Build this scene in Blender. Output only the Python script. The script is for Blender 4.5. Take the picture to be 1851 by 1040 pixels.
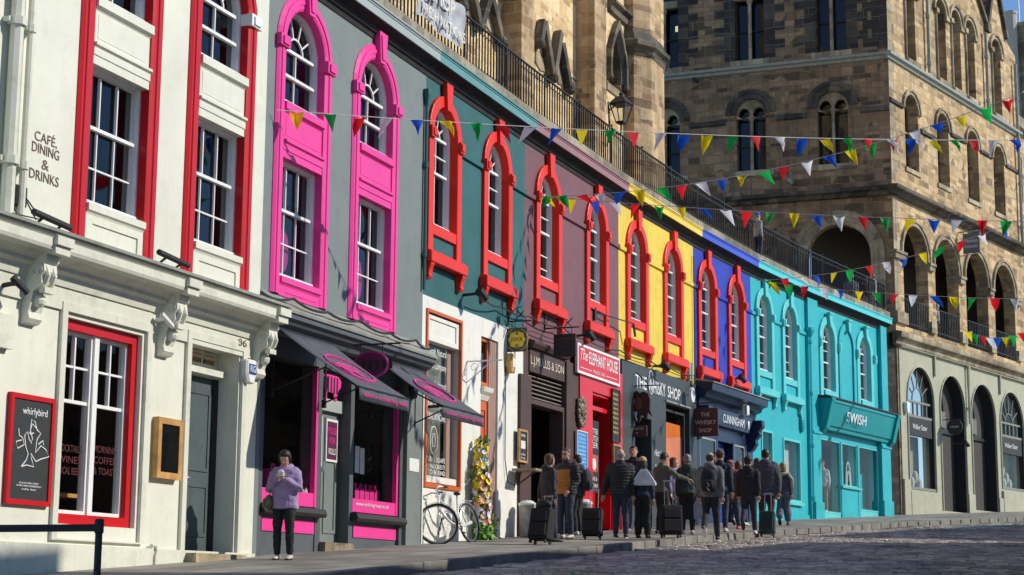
import bpy, bmesh, math, random
from mathutils import Vector, Matrix, geometry, noise
R = math.radians
random.seed(7)
sc = bpy.context.scene
for o in list(bpy.data.objects): bpy.data.objects.remove(o)

# ---------------------------------------------------------------- camera, sky, sun, exposure
FPX, CX, CY, CZ = 3200.0, 925.5, 520.0, 1.6
PITCH = math.atan((1075-520)/FPX); ROLL = math.atan(135/18200.)
cam_d = bpy.data.cameras.new('camera'); cam = bpy.data.objects.new('camera', cam_d)
sc.collection.objects.link(cam); sc.camera = cam
cam_d.sensor_fit = 'HORIZONTAL'; cam_d.sensor_width = 36; cam_d.lens = FPX/1851*36
cam_d.clip_start = .1; cam_d.clip_end = 2000
cam.matrix_world = Matrix.Translation((0, 0, CZ)) @ Matrix.Rotation(R(90)+PITCH, 4, 'X') @ Matrix.Rotation(ROLL, 4, 'Z')

SUN_AZ, SUN_EL = R(2), R(32)              # towards the sun: angle from +X, elevation
world = bpy.data.worlds.new('World'); sc.world = world; world.use_nodes = True
wn = world.node_tree
sky = wn.nodes.new('ShaderNodeTexSky'); sky.sky_type = 'NISHITA'; sky.sun_disc = False
sky.sun_elevation = SUN_EL; sky.sun_rotation = R(90)-SUN_AZ
sky.altitude = 300; sky.air_density = 1.0; sky.dust_density = 0; sky.ozone_density = 5.0
hs_ = wn.nodes.new('ShaderNodeHueSaturation'); hs_.inputs['Saturation'].default_value = 1.03; wn.links.new(sky.outputs[0], hs_.inputs['Color']); wn.links.new(hs_.outputs[0], wn.nodes['Background'].inputs[0]); wn.nodes['Background'].inputs[1].default_value = .145
sd = bpy.data.lights.new('sun', 'SUN'); sd.energy = 4.2; sd.angle = R(.5); sd.color = (1, .94, .82)
so = bpy.data.objects.new('sun', sd); sc.collection.objects.link(so)
sdir = Vector((math.cos(SUN_EL)*math.cos(SUN_AZ), math.cos(SUN_EL)*math.sin(SUN_AZ), math.sin(SUN_EL)))
so.rotation_euler = sdir.to_track_quat('Z', 'Y').to_euler(); so.location = (20, 20, 40)
sc.view_settings.view_transform = 'Standard'; sc.view_settings.look = 'None'
sc.view_settings.exposure = 0.0; sc.view_settings.gamma = 1.0
sc.cycles.max_bounces = 6; sc.cycles.transparent_max_bounces = 8; sc.cycles.use_denoising = True

# ---------------------------------------------------------------- materials
_m = {}
def nodemat(name):
    m = bpy.data.materials.new(name); m.use_nodes = True
    nt = m.node_tree; b = nt.nodes['Principled BSDF']
    return m, nt, b
def N(nt, t, **kw):
    n = nt.nodes.new(t)
    for k, v in kw.items():
        if k in n.inputs.keys(): n.inputs[k].default_value = v
        else: setattr(n, k, v)
    return n
def c4(c): return (c[0], c[1], c[2], 1)
def ramp(nt, stops, interp='LINEAR'):
    r = nt.nodes.new('ShaderNodeValToRGB'); r.color_ramp.interpolation = interp
    e = r.color_ramp.elements
    while len(e) > 1: e.remove(e[-1])
    e[0].position = stops[0][0]; e[0].color = c4(stops[0][1])
    for p, c in stops[1:]:
        x = e.new(p); x.color = c4(c)
    return r
def paint(name, col, rough=.5, var=.10, bump=.15, dirt=.25, streak=True, scale=1.0):
    """painted render / painted joinery: slight tone drift, rain streaks, grain"""
    if name in _m: return _m[name]
    m, nt, b = nodemat(name); L = nt.links.new
    tc = N(nt, 'ShaderNodeTexCoord')
    n1 = N(nt, 'ShaderNodeTexNoise', Scale=.9*scale, Detail=6.0, Roughness=.6); L(tc.outputs['Object'], n1.inputs['Vector'])
    r1 = ramp(nt, [(.3, [c*(1-var) for c in col]), (.7, [min(1, c*(1+var*.6)) for c in col])]); L(n1.outputs[0], r1.inputs[0])
    mp = N(nt, 'ShaderNodeMapping'); mp.inputs['Scale'].default_value = (5, 5, .35); L(tc.outputs['Object'], mp.inputs[0])
    n2 = N(nt, 'ShaderNodeTexNoise', Scale=1.3*scale, Detail=8.0, Roughness=.7); L(mp.outputs[0], n2.inputs['Vector'])
    r2 = ramp(nt, [(.50, (0, 0, 0)), (.75, (1, 1, 1))]); L(n2.outputs[0], r2.inputs[0])
    mm = N(nt, 'ShaderNodeMath', operation='MULTIPLY'); L(r2.outputs[0], mm.inputs[0]); mm.inputs[1].default_value = dirt if streak else 0
    mx = N(nt, 'ShaderNodeMix', data_type='RGBA'); L(mm.outputs[0], mx.inputs[0]); L(r1.outputs[0], mx.inputs[6])
    n4 = N(nt, 'ShaderNodeTexNoise', Scale=2.6*scale, Detail=9.0, Roughness=.75); L(tc.outputs['Object'], n4.inputs['Vector'])
    r4 = ramp(nt, [(.40, (.86, .86, .85)), (.47, (1, 1, 1)), (.60, (1.0, 1.0, 1.0)), (.66, (.93, .93, .92))]); L(n4.outputs[0], r4.inputs[0])
    mq = N(nt, 'ShaderNodeMix', data_type='RGBA', blend_type='MULTIPLY'); mq.inputs[0].default_value = min(1, dirt*2.2); L(mx.outputs[2], mq.inputs[6]); L(r4.outputs[0], mq.inputs[7])
    g = sum(col)/3; mx.inputs[7].default_value = c4([c*.5+g*.16 for c in col])
    L(mq.outputs[2], b.inputs['Base Color'])
    b.inputs['Roughness'].default_value = rough; b.inputs['Specular IOR Level'].default_value = .3
    n3 = N(nt, 'ShaderNodeTexNoise', Scale=14*scale, Detail=5.0); L(tc.outputs['Object'], n3.inputs['Vector'])
    bp = N(nt, 'ShaderNodeBump', Strength=bump, Distance=.02); L(n3.outputs[0], bp.inputs['Height']); L(bp.outputs[0], b.inputs['Normal'])
    _m[name] = m; return m
def stone(name, stops, bw=.45, bh=.2, mortar=(.42, .36, .27), msize=.012, stain=.5, bump=.6, rough=.9, smooth=.1, sq=1.0, uneven=1.0):
    """coursed stone: per block tone, mortar, soot staining"""
    m, nt, b = nodemat(name); L = nt.links.new
    tc = N(nt, 'ShaderNodeTexCoord'); sx = N(nt, 'ShaderNodeSeparateXYZ'); L(tc.outputs['Object'], sx.inputs[0])
    ad = N(nt, 'ShaderNodeMath', operation='ADD'); L(sx.outputs[0], ad.inputs[0]); L(sx.outputs[1], ad.inputs[1])
    # wobble so that courses and joints are not ruler straight
    nw = N(nt, 'ShaderNodeTexNoise', Scale=1.7, Detail=2.0); L(tc.outputs['Object'], nw.inputs['Vector'])
    wz = N(nt, 'ShaderNodeMath', operation='MULTIPLY_ADD'); L(nw.outputs[0], wz.inputs[0]); wz.inputs[1].default_value = bh*.45; L(sx.outputs[2], wz.inputs[2])
    wv = []
    for fq, am in ((2.3/bh*.55, .42), (1.1/bh*.8, .25)):
        s1 = N(nt, 'ShaderNodeMath', operation='MULTIPLY'); L(sx.outputs[2], s1.inputs[0]); s1.inputs[1].default_value = fq
        s2 = N(nt, 'ShaderNodeMath', operation='SINE'); L(s1.outputs[0], s2.inputs[0])
        s3 = N(nt, 'ShaderNodeMath', operation='MULTIPLY_ADD'); L(s2.outputs[0], s3.inputs[0]); s3.inputs[1].default_value = bh*am*uneven; L(wz.outputs[0], s3.inputs[2]); wz = s3
    cb = N(nt, 'ShaderNodeCombineXYZ'); L(ad.outputs[0], cb.inputs[0]); L(wz.outputs[0], cb.inputs[1])
    def brick(w, h, off):
        br = N(nt, 'ShaderNodeTexBrick'); br.offset = off; br.squash = sq; br.squash_frequency = 3
        br.inputs['Color1'].default_value = (0, 0, 0, 1); br.inputs['Color2'].default_value = (1, 1, 1, 1)
        br.inputs['Mortar'].default_value = (.5, .5, .5, 1)
        br.inputs['Scale'].default_value = 1; br.inputs['Mortar Size'].default_value = msize; br.inputs['Mortar Smooth'].default_value = smooth
        br.inputs['Brick Width'].default_value = w; br.inputs['Row Height'].default_value = h
        L(cb.outputs[0], br.inputs['Vector']); return br
    b1 = brick(bw, bh, .5); b2 = brick(bw*1.63, bh, .37)
    nb = N(nt, 'ShaderNodeTexNoise', Scale=.8, Detail=1.0); L(tc.outputs['Object'], nb.inputs['Vector'])
    gt = N(nt, 'ShaderNodeMath', operation='GREATER_THAN'); L(nb.outputs[0], gt.inputs[0]); gt.inputs[1].default_value = .5
    mc = N(nt, 'ShaderNodeMix', data_type='RGBA'); L(gt.outputs[0], mc.inputs[0]); L(b1.outputs[0], mc.inputs[6]); L(b2.outputs[0], mc.inputs[7])
    mf = N(nt, 'ShaderNodeMix', data_type='FLOAT'); L(gt.outputs[0], mf.inputs[0]); L(b1.outputs['Fac'], mf.inputs[2]); L(b2.outputs['Fac'], mf.inputs[3])
    rp = ramp(nt, stops); L(mc.outputs[2], rp.inputs[0])
    n1 = N(nt, 'ShaderNodeTexNoise', Scale=6.0, Detail=8.0, Roughness=.7); L(tc.outputs['Object'], n1.inputs['Vector'])
    r1 = ramp(nt, [(.25, (.80, .78, .76)), (.75, (1.22, 1.2, 1.18))]); L(n1.outputs[0], r1.inputs[0])
    mu = N(nt, 'ShaderNodeMix', data_type='RGBA', blend_type='MULTIPLY'); mu.inputs[0].default_value = 1; L(rp.outputs[0], mu.inputs[6]); L(r1.outputs[0], mu.inputs[7])
    n2 = N(nt, 'ShaderNodeTexNoise', Scale=.55, Detail=7.0, Roughness=.65); L(tc.outputs['Object'], n2.inputs['Vector'])
    r2 = ramp(nt, [(.48, (1, 1, 1)), (.72, (1-stain,)*3)]); L(n2.outputs[0], r2.inputs[0])
    mu2 = N(nt, 'ShaderNodeMix', data_type='RGBA', blend_type='MULTIPLY'); mu2.inputs[0].default_value = 1; L(mu.outputs[2], mu2.inputs[6]); L(r2.outputs[0], mu2.inputs[7])
    mp3 = N(nt, 'ShaderNodeMapping'); mp3.inputs['Scale'].default_value = (2.2, 2.2, .16); L(tc.outputs['Object'], mp3.inputs[0])
    n5 = N(nt, 'ShaderNodeTexNoise', Scale=1.2, Detail=8.0, Roughness=.7); L(mp3.outputs[0], n5.inputs['Vector'])
    r5 = ramp(nt, [(.47, (1, 1, 1)), (.66, (1-stain*.9, 1-stain*.92, 1-stain*.92))]); L(n5.outputs[0], r5.inputs[0])
    mu3 = N(nt, 'ShaderNodeMix', data_type='RGBA', blend_type='MULTIPLY'); mu3.inputs[0].default_value = 1; L(mu2.outputs[2], mu3.inputs[6]); L(r5.outputs[0], mu3.inputs[7]); mu2 = mu3
    mo = N(nt, 'ShaderNodeMix', data_type='RGBA'); L(mf.outputs[0], mo.inputs[0]); L(mu2.outputs[2], mo.inputs[6]); mo.inputs[7].default_value = c4(mortar)
    L(mo.outputs[2], b.inputs['Base Color']); b.inputs['Roughness'].default_value = rough
    inv = N(nt, 'ShaderNodeMath', operation='MULTIPLY_ADD'); L(mf.outputs[0], inv.inputs[0]); inv.inputs[1].default_value = -1.0; 
    n3 = N(nt, 'ShaderNodeTexNoise', Scale=22.0, Detail=4.0); L(tc.outputs['Object'], n3.inputs['Vector']); L(n3.outputs[0], inv.inputs[2])
    bp = N(nt, 'ShaderNodeBump', Strength=bump, Distance=.02); L(inv.outputs[0], bp.inputs['Height']); L(bp.outputs[0], b.inputs['Normal'])
    _m[name] = m; return m
def plain(name, col, rough=.6, metal=0., var=.12, scale=8., bump=.1, coat=0., sheen=0.):
    if name in _m: return _m[name]
    m, nt, b = nodemat(name); L = nt.links.new
    tc = N(nt, 'ShaderNodeTexCoord')
    n1 = N(nt, 'ShaderNodeTexNoise', Scale=scale, Detail=5.0); L(tc.outputs['Object'], n1.inputs['Vector'])
    r1 = ramp(nt, [(.3, [c*(1-var) for c in col]), (.7, [min(1, c*(1+var)) for c in col])]); L(n1.outputs[0], r1.inputs[0])
    L(r1.outputs[0], b.inputs['Base Color']); b.inputs['Roughness'].default_value = rough; b.inputs['Metallic'].default_value = metal
    if coat: b.inputs['Coat Weight'].default_value = coat
    if sheen: b.inputs['Sheen Weight'].default_value = sheen
    if bump:
        n3 = N(nt, 'ShaderNodeTexNoise', Scale=scale*6, Detail=3.0); L(tc.outputs['Object'], n3.inputs['Vector'])
        bp = N(nt, 'ShaderNodeBump', Strength=bump, Distance=.01); L(n3.outputs[0], bp.inputs['Height']); L(bp.outputs[0], b.inputs['Normal'])
    _m[name] = m; return m
def glassmat(name, tint=(.75, .8, .8), refl=.10, rough=.02, wav=.04, mul=.5):
    m = bpy.data.materials.new(name); m.use_nodes = True; nt = m.node_tree; L = nt.links.new
    for n in list(nt.nodes): nt.nodes.remove(n)
    out = N(nt, 'ShaderNodeOutputMaterial'); mix = N(nt, 'ShaderNodeMixShader')
    tr = N(nt, 'ShaderNodeBsdfTransparent'); tr.inputs[0].default_value = c4(tint)
    gl = N(nt, 'ShaderNodeBsdfGlossy'); gl.inputs['Roughness'].default_value = rough; gl.inputs[0].default_value = (.9, .95, 1, 1)
    lw = N(nt, 'ShaderNodeLayerWeight', Blend=.5); pw_ = N(nt, 'ShaderNodeMath', operation='POWER'); L(lw.outputs['Facing'], pw_.inputs[0]); pw_.inputs[1].default_value = 4.0
    ad = N(nt, 'ShaderNodeMath', operation='MULTIPLY_ADD'); L(pw_.outputs[0], ad.inputs[0]); ad.inputs[1].default_value = mul; ad.inputs[2].default_value = refl
    tc = N(nt, 'ShaderNodeTexCoord'); n3 = N(nt, 'ShaderNodeTexNoise', Scale=1.6, Detail=1.0); L(tc.outputs['Object'], n3.inputs['Vector'])
    bp = N(nt, 'ShaderNodeBump', Strength=wav*2, Distance=.05); L(n3.outputs[0], bp.inputs['Height']); L(bp.outputs[0], gl.inputs['Normal'])
    L(ad.outputs[0], mix.inputs[0]); L(tr.outputs[0], mix.inputs[1]); L(gl.outputs[0], mix.inputs[2]); L(mix.outputs[0], out.inputs[0])
    _m[name] = m; return m

# ---------------------------------------------------------------- pixels of the photograph to points of the street (a survey, done once)
def ray(px, py):
    x = px-CX; y = -(py-CY); c, s = math.cos(ROLL), math.sin(ROLL)
    xr, yr = c*x-s*y, s*x+c*y
    return Vector((xr, FPX*math.cos(PITCH)-yr*math.sin(PITCH), FPX*math.sin(PITCH)+yr*math.cos(PITCH)))
GA, GB = .4696, .0627                       # the street climbs 6.3 per cent
def gz(Y): return GA+GB*Y
def gnd(px, py, dz=0):
    d = ray(px, py); k = (GA+dz-CZ)/(d.z-GB*d.y); return d*k+Vector((0, 0, CZ))
def atd(px, py, D):
    d = ray(px, py); return d*(D/d.y)+Vector((0, 0, CZ))

# ---------------------------------------------------------------- object helpers
COL = sc.collection
def tag(o, label=None, cat=None, group=None, kind=None):
    if label: o['label'] = label
    if cat: o['category'] = cat
    if group: o['group'] = group
    if kind: o['kind'] = kind
    return o
def empty(name, loc=(0, 0, 0), rz=0, label=None, cat=None, group=None, kind=None):
    o = bpy.data.objects.new(name, None); COL.objects.link(o); o.empty_display_size = .3
    o.location = loc; o.rotation_euler = (0, 0, rz); return tag(o, label, cat, group, kind)
class MB:
    """collects shapes; coordinates (s along, o out towards the street, z up) when frame=True, plain xyz otherwise"""
    def __init__(self, frame=True, dz=0): self.v = []; self.f = []; self.fr = frame; self.dz = dz
    def P(self, p): return (p[0], -p[1], p[2]-self.dz) if self.fr else (p[0], p[1], p[2]-self.dz)
    def add(self, vs, fs):
        n = len(self.v); self.v += [self.P(p) for p in vs]; self.f += [tuple(i+n for i in f) for f in fs]; return self
    def box(self, x0, x1, y0, y1, z0, z1, zr=None):
        """zr: rise of the far (x1) end"""
        r = zr or 0
        v = [(x0, y0, z0), (x1, y0, z0+r), (x1, y1, z0+r), (x0, y1, z0), (x0, y0, z1), (x1, y0, z1+r), (x1, y1, z1+r), (x0, y1, z1)]
        return self.add(v, [(0, 3, 2, 1), (4, 5, 6, 7), (0, 1, 5, 4), (1, 2, 6, 5), (2, 3, 7, 6), (3, 0, 4, 7)])
    def prism(self, outer, o0, o1, holes=(), back=True):
        """outline in (s,z), from depth o0 to o1"""
        loops = [list(outer)]+[list(h) for h in holes]
        flat = [p for l in loops for p in l]
        tris = geometry.tessellate_polygon([[Vector((p[0], p[1], 0)) for p in l] for l in loops])
        n = len(flat)
        vs = [(p[0], o1, p[1]) for p in flat]+[(p[0], o0, p[1]) for p in flat]
        fs = [tuple(t) for t in tris]
        if back: fs += [tuple(n+i for i in reversed(t)) for t in tris]
        k = 0
        for l in loops:
            m = len(l)
            for i in range(m):
                j = (i+1) % m; fs.append((k+i, k+j, n+k+j, n+k+i))
            k += m
        return self.add(vs, fs)
    def sheet(self, pts, o):
        tris = geometry.tessellate_polygon([[Vector((p[0], p[1], 0)) for p in pts]])
        return self.add([(p[0], o, p[1]) for p in pts], [tuple(t) for t in tris])
    def extr(self, prof, s0, s1):
        """profile in (o,z) run from s0 to s1"""
        n = len(prof); vs = [(s0, p[0], p[1]) for p in prof]+[(s1, p[0], p[1]) for p in prof]
        fs = [(i, (i+1) % n, n+(i+1) % n, n+i) for i in range(n)]+[tuple(range(n)), tuple(range(2*n-1, n-1, -1))]
        return self.add(vs, fs)
    def tube(self, pts, r, n=6, closed=False, cap=True):
        pts = [Vector(p) for p in pts]; m = len(pts); rr = r if isinstance(r, (list, tuple)) else [r]*m
        vs = []; up = None
        for i, p in enumerate(pts):
            a = pts[i-1] if (i > 0 or closed) else p; b = pts[(i+1) % m] if (i < m-1 or closed) else p
            d = (b-a).normalized() if (b-a).length > 1e-9 else Vector((0, 0, 1))
            if up is None: up = Vector((0, 0, 1)) if abs(d.z) < .9 else Vector((1, 0, 0))
            x = d.cross(up); x = x.normalized() if x.length > 1e-6 else Vector((1, 0, 0)); y = x.cross(d).normalized(); up = y
            for k in range(n):
                t = 2*math.pi*k/n+math.pi/n; vs.append(p+(x*math.cos(t)+y*math.sin(t))*rr[i])
        fs = []
        for i in range(m if closed else m-1):
            j = (i+1) % m
            for k in range(n): fs.append((i*n+k, i*n+(k+1) % n, j*n+(k+1) % n, j*n+k))
        if cap and not closed: fs += [tuple(range(n-1, -1, -1)), tuple((m-1)*n+k for k in range(n))]
        return self.add(vs, fs)
    def loft(self, rings, cap=True):
        n = len(rings[0]); vs = [p for r in rings for p in r]
        fs = [(i*n+k, i*n+(k+1) % n, (i+1)*n+(k+1) % n, (i+1)*n+k) for i in range(len(rings)-1) for k in range(n)]
        if cap: fs += [tuple(range(n-1, -1, -1)), tuple((len(rings)-1)*n+k for k in range(n))]
        return self.add(vs, fs)
    def lathe(self, cx, cy, prof, n=12):
        """prof: (r,z)"""
        return self.loft([[(cx+r*math.cos(2*math.pi*k/n), cy+r*math.sin(2*math.pi*k/n), z) for k in range(n)] for r, z in prof])
    def ell(self, c, r, nu=14, nv=9):
        rings = []
        for i in range(nv+1):
            a = -math.pi/2+math.pi*i/nv; q = max(.02, math.cos(a))
            rings.append([(c[0]+r[0]*q*math.cos(2*math.pi*k/nu), c[1]+r[1]*q*math.sin(2*math.pi*k/nu), c[2]+r[2]*math.sin(a)) for k in range(nu)])
        return self.loft(rings)
    def build(self, name, mat, parent=None, smooth=False, loc=None, label=None, bevel=0):
        me = bpy.data.meshes.new(name); me.from_pydata([tuple(v) for v in self.v], [], self.f)
        bm = bmesh.new(); bm.from_mesh(me); bmesh.ops.recalc_face_normals(bm, faces=bm.faces); bm.to_mesh(me); bm.free()
        me.materials.append(mat)
        o = bpy.data.objects.new(name, me); COL.objects.link(o); o.parent = parent
        if loc: o.location = loc
        if smooth:
            for p in me.polygons: p.use_smooth = True
        if label: o['label'] = label
        if bevel:
            b = o.modifiers.new('b', 'BEVEL'); b.width = bevel; b.segments = 1; b.limit_method = 'ANGLE'; b.angle_limit = R(50)
        return o
def arch_path(cx, h, z0, zs, n=14, arch=True, z1=None, pointed=0):
    """opening outline, bottom left -> over the top -> bottom right; h half width, zs springing"""
    if not arch: return [(cx-h, z0), (cx-h, z1), (cx+h, z1), (cx+h, z0)]
    pts = [(cx-h, z0)]
    for i in range(n+1):
        a = math.pi-math.pi*i/n
        y = math.sin(a)
        if pointed: y = y*(1+pointed*(1-abs(math.cos(a)))**1.0)
        pts.append((cx+h*math.cos(a), zs+h*y))
    pts.append((cx+h, z0)); return pts
def ploft(mb, cx, z0, zs, prof, arch=True, z1=None, n=14, bot=False, pointed=0):
    """run a profile [(half width, out)] round an opening; rect openings grow upward with the half width"""
    h0 = prof[0][0]; paths = []
    for h, o in prof:
        if arch: p = arch_path(cx, h, z0, zs, n, pointed=pointed)
        else: p = arch_path(cx, h, z0, zs, arch=False, z1=z1+(h-h0))
        paths.append([(q[0], o, q[1]) for q in p])
    m = len(paths[0]); vs = [q for p in paths for q in p]; fs = []
    for i in range(len(paths)-1):
        for k in range(m-1): fs.append((i*m+k, i*m+k+1, (i+1)*m+k+1, (i+1)*m+k))
    mb.add(vs, fs); return mb
def text(parent, s, s0, s1, z0, z1, off, mat, shear=0, dz=0, name='lettering', wide=True, tilt=0, bold=0, thick=.004):
    """lettering fitted to a box on a wall of the parent (local x along, z up)"""
    cu = bpy.data.curves.new('t', 'FONT'); cu.body = s; cu.extrude = .02; cu.shear = shear; cu.offset = bold; cu.align_x = 'LEFT'; cu.resolution_u = 3
    o = bpy.data.objects.new('t', cu); COL.objects.link(o)
    dg = bpy.context.evaluated_depsgraph_get(); me = bpy.data.meshes.new_from_object(o.evaluated_get(dg))
    bpy.data.objects.remove(o); bpy.data.curves.remove(cu)
    if not len(me.vertices): return None
    xs = [v.co.x for v in me.vertices]; ys = [v.co.y for v in me.vertices]
    ax, bx, ay, by = min(xs), max(xs), min(ys), max(ys)
    for v in me.vertices:
        x = (v.co.x-ax)/(bx-ax); y = (v.co.y-ay)/max(1e-6, by-ay)
        S = s0+(s1-s0)*x; Z = z0+(z1-z0)*y+tilt*x
        v.co = (S, -(off+(thick if v.co.z > 0 else 0)), Z-dz)
    me.materials.clear(); me.materials.append(mat)
    t = bpy.data.objects.new(name, me); COL.objects.link(t); t.parent = parent; return t
class Frame:
    """a wall: p -> q in plan, outward to the street; objects on it are built in local (s, -out, z)"""
    def __init__(self, p, q=None, ang=None, length=None):
        self.p = Vector(p); self.t = (Vector(q)-self.p) if q else Vector((math.sin(R(ang)), math.cos(R(ang))))*length
        self.len = self.t.length; self.t.normalize(); self.n = Vector((self.t.y, -self.t.x)); self.rz = math.atan2(self.t.y, self.t.x)
    def hit(self, px, py, off=0):
        d = ray(px, py); d2 = Vector((d.x, d.y)); k = (self.p+self.n*off).dot(self.n)/d2.dot(self.n); P = d2*k
        return (P-self.p).dot(self.t), d.z*k+CZ
    def w(self, s, off, z):
        q = self.p+self.t*s+self.n*off; return Vector((q.x, q.y, z))
    def emp(self, name, label, cat, s=0, off=0, z=0, **kw):
        return empty(name, self.w(s, off, z), self.rz, label, cat, **kw)
# ---------------------------------------------------------------- materials used across the street
WHITE = paint('cream wall paint', (.73, .73, .62), .6, dirt=.2)
WHITEG = paint('cream shopfront paint', (.69, .69, .585), .55, dirt=.42)
SASH = paint('white joinery paint', (.82, .82, .80), .4, var=.04, dirt=.1)
RED1 = paint('deep red gloss', (.56, .012, .018), .35, dirt=.15, bump=.08)
GREY = paint('grey wall paint', (.20, .228, .222), .6, dirt=.3)
PINK = paint('hot pink gloss', (.86, .06, .33), .38, dirt=.12, bump=.08)
DGREY = paint('dark grey shopfront paint', (.105, .12, .13), .5, dirt=.4)
DGREY2 = paint('weathered lead flashing', (.30, .31, .27), .8, var=.35, dirt=.6, bump=.5)
TEAL = paint('teal wall paint', (.030, .125, .128), .6, var=.18, dirt=.22, bump=.25)
RED2 = paint('bright red gloss', (.82, .030, .012), .42, dirt=.12, bump=.08)
PURP = paint('dusky purple wall paint', (.20, .085, .10), .6, dirt=.42)
YEL = paint('yellow wall paint', (.80, .58, .07), .6, dirt=.42)
BLUE = paint('royal blue wall paint', (.022, .045, .43), .5, var=.2, dirt=.36)
CYAN = paint('turquoise wall paint', (.024, .45, .50), .5, dirt=.36)
CYANL = paint('light turquoise trim paint', (.12, .60, .60), .45, dirt=.2)
CYAND = paint('deep turquoise sign paint', (.01, .32, .34), .4, dirt=.1)
WHTS = paint('white shop wall paint', (.80, .79, .72), .6, dirt=.36)
ORNG = paint('orange door paint', (.66, .13, .035), .4, dirt=.15)
BRWN = paint('pinkish brown planks', (.40, .245, .19), .6, dirt=.4)
DBRN = paint('dark brown weathered wood', (.095, .055, .05), .6, var=.3, dirt=.5, bump=.4)
RED3 = paint('cafe red gloss', (.72, .012, .018), .3, dirt=.08)
SLATE = paint('charcoal shopfront paint', (.062, .075, .078), .5, dirt=.42)
NAVY = paint('navy shopfront paint', (.016, .028, .075), .35, dirt=.42)
NAVYL = paint('faded blue fascia', (.07, .12, .21), .5, dirt=.4)
BLUD = paint('blue door paint', (.02, .07, .30), .35, dirt=.2)
DOOR1 = paint('slate green door paint', (.085, .115, .12), .45, dirt=.42)
BLACK = plain('black iron', (.007, .007, .008), .5, var=.3)
BLKM = plain('matt black', (.02, .02, .022), .7)
CHALK = plain('chalkboard', (.022, .024, .026), .6)
WHT = plain('white lettering', (.80, .80, .78), .5, var=.03, bump=0)
GOLD = plain('gold lettering', (.75, .50, .10), .4, bump=0)
BRNL = plain('brown lettering', (.13, .07, .045), .6, bump=0)
CREAM = plain('cream lettering', (.70, .62, .44), .5, bump=0)
PINKL = plain('pink print', (.85, .04, .33), .5, bump=0)
CANV = plain('charcoal canvas', (.085, .09, .11), .85, scale=5, var=.18, bump=.25)
WOOD = plain('honey wood', (.50, .27, .08), .45, scale=5, var=.3)
STEEL = plain('brushed steel', (.55, .55, .55), .3, metal=.9)
PAPER = plain('paper', (.72, .72, .70), .7, var=.1)
SHADE = plain('shade black underside', (.018, .018, .018), .9, var=.5, scale=3, bump=.3)  # deep shade under the cornices, put into the colour
GLASS = glassmat('window glass', (.62, .66, .68), .04)
GLASSC = glassmat('clear shop glass', (.88, .89, .87), .02, mul=.28)
IN_D = plain('dim interior', (.045, .038, .036), .8)
IN_G = plain('grey interior', (.16, .16, .15), .8)
IN_W = plain('pale interior', (.5, .5, .47), .8)
CURT = plain('pale blind', (.55, .55, .53), .8, var=.2, scale=3)
COPE = stone('coping stone', [(.2, (.20, .18, .13)), (.5, (.30, .27, .20)), (.8, (.38, .34, .26))], bw=1.4, bh=.6, mortar=(.12, .11, .09), stain=.5)
TAN = stone('church ashlar', [(.05, (.42, .275, .13)), (.2, (.64, .44, .21)), (.4, (.74, .55, .29)), (.65, (.78, .62, .36)), (.85, (.66, .45, .21)), (.97, (.48, .34, .19))], bw=.62, bh=.24, mortar=(.68, .56, .37), stain=.25)
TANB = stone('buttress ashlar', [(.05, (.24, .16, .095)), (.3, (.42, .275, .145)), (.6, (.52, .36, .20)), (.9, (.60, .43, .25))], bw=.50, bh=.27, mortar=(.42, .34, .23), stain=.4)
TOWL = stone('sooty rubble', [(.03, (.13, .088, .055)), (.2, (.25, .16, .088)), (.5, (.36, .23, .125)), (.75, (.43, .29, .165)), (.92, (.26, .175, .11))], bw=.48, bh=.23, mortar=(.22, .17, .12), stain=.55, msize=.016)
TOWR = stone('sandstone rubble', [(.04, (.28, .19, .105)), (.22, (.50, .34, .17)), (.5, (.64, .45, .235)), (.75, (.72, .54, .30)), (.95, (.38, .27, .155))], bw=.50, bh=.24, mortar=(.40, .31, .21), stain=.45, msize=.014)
TRIM = stone('dressed stone trim', [(.2, (.30, .24, .16)), (.5, (.44, .36, .235)), (.8, (.52, .44, .30))], bw=.8, bh=.5, mortar=(.30, .25, .18), stain=.6, bump=.3)
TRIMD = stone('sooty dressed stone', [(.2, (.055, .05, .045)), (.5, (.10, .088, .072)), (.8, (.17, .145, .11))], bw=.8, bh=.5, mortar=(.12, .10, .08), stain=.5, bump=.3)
QUOIN = stone('black quoins', [(.2, (.04, .036, .034)), (.6, (.07, .062, .055)), (.9, (.12, .10, .08))], bw=1.2, bh=.37, mortar=(.17, .14, .11), stain=.5, bump=.4)
SHOPC = paint('pale stone shopfront paint', (.44, .43, .31), .6, dirt=.42)
ZINC = plain('grey green lead', (.30, .32, .28), .5, var=.2)

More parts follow.
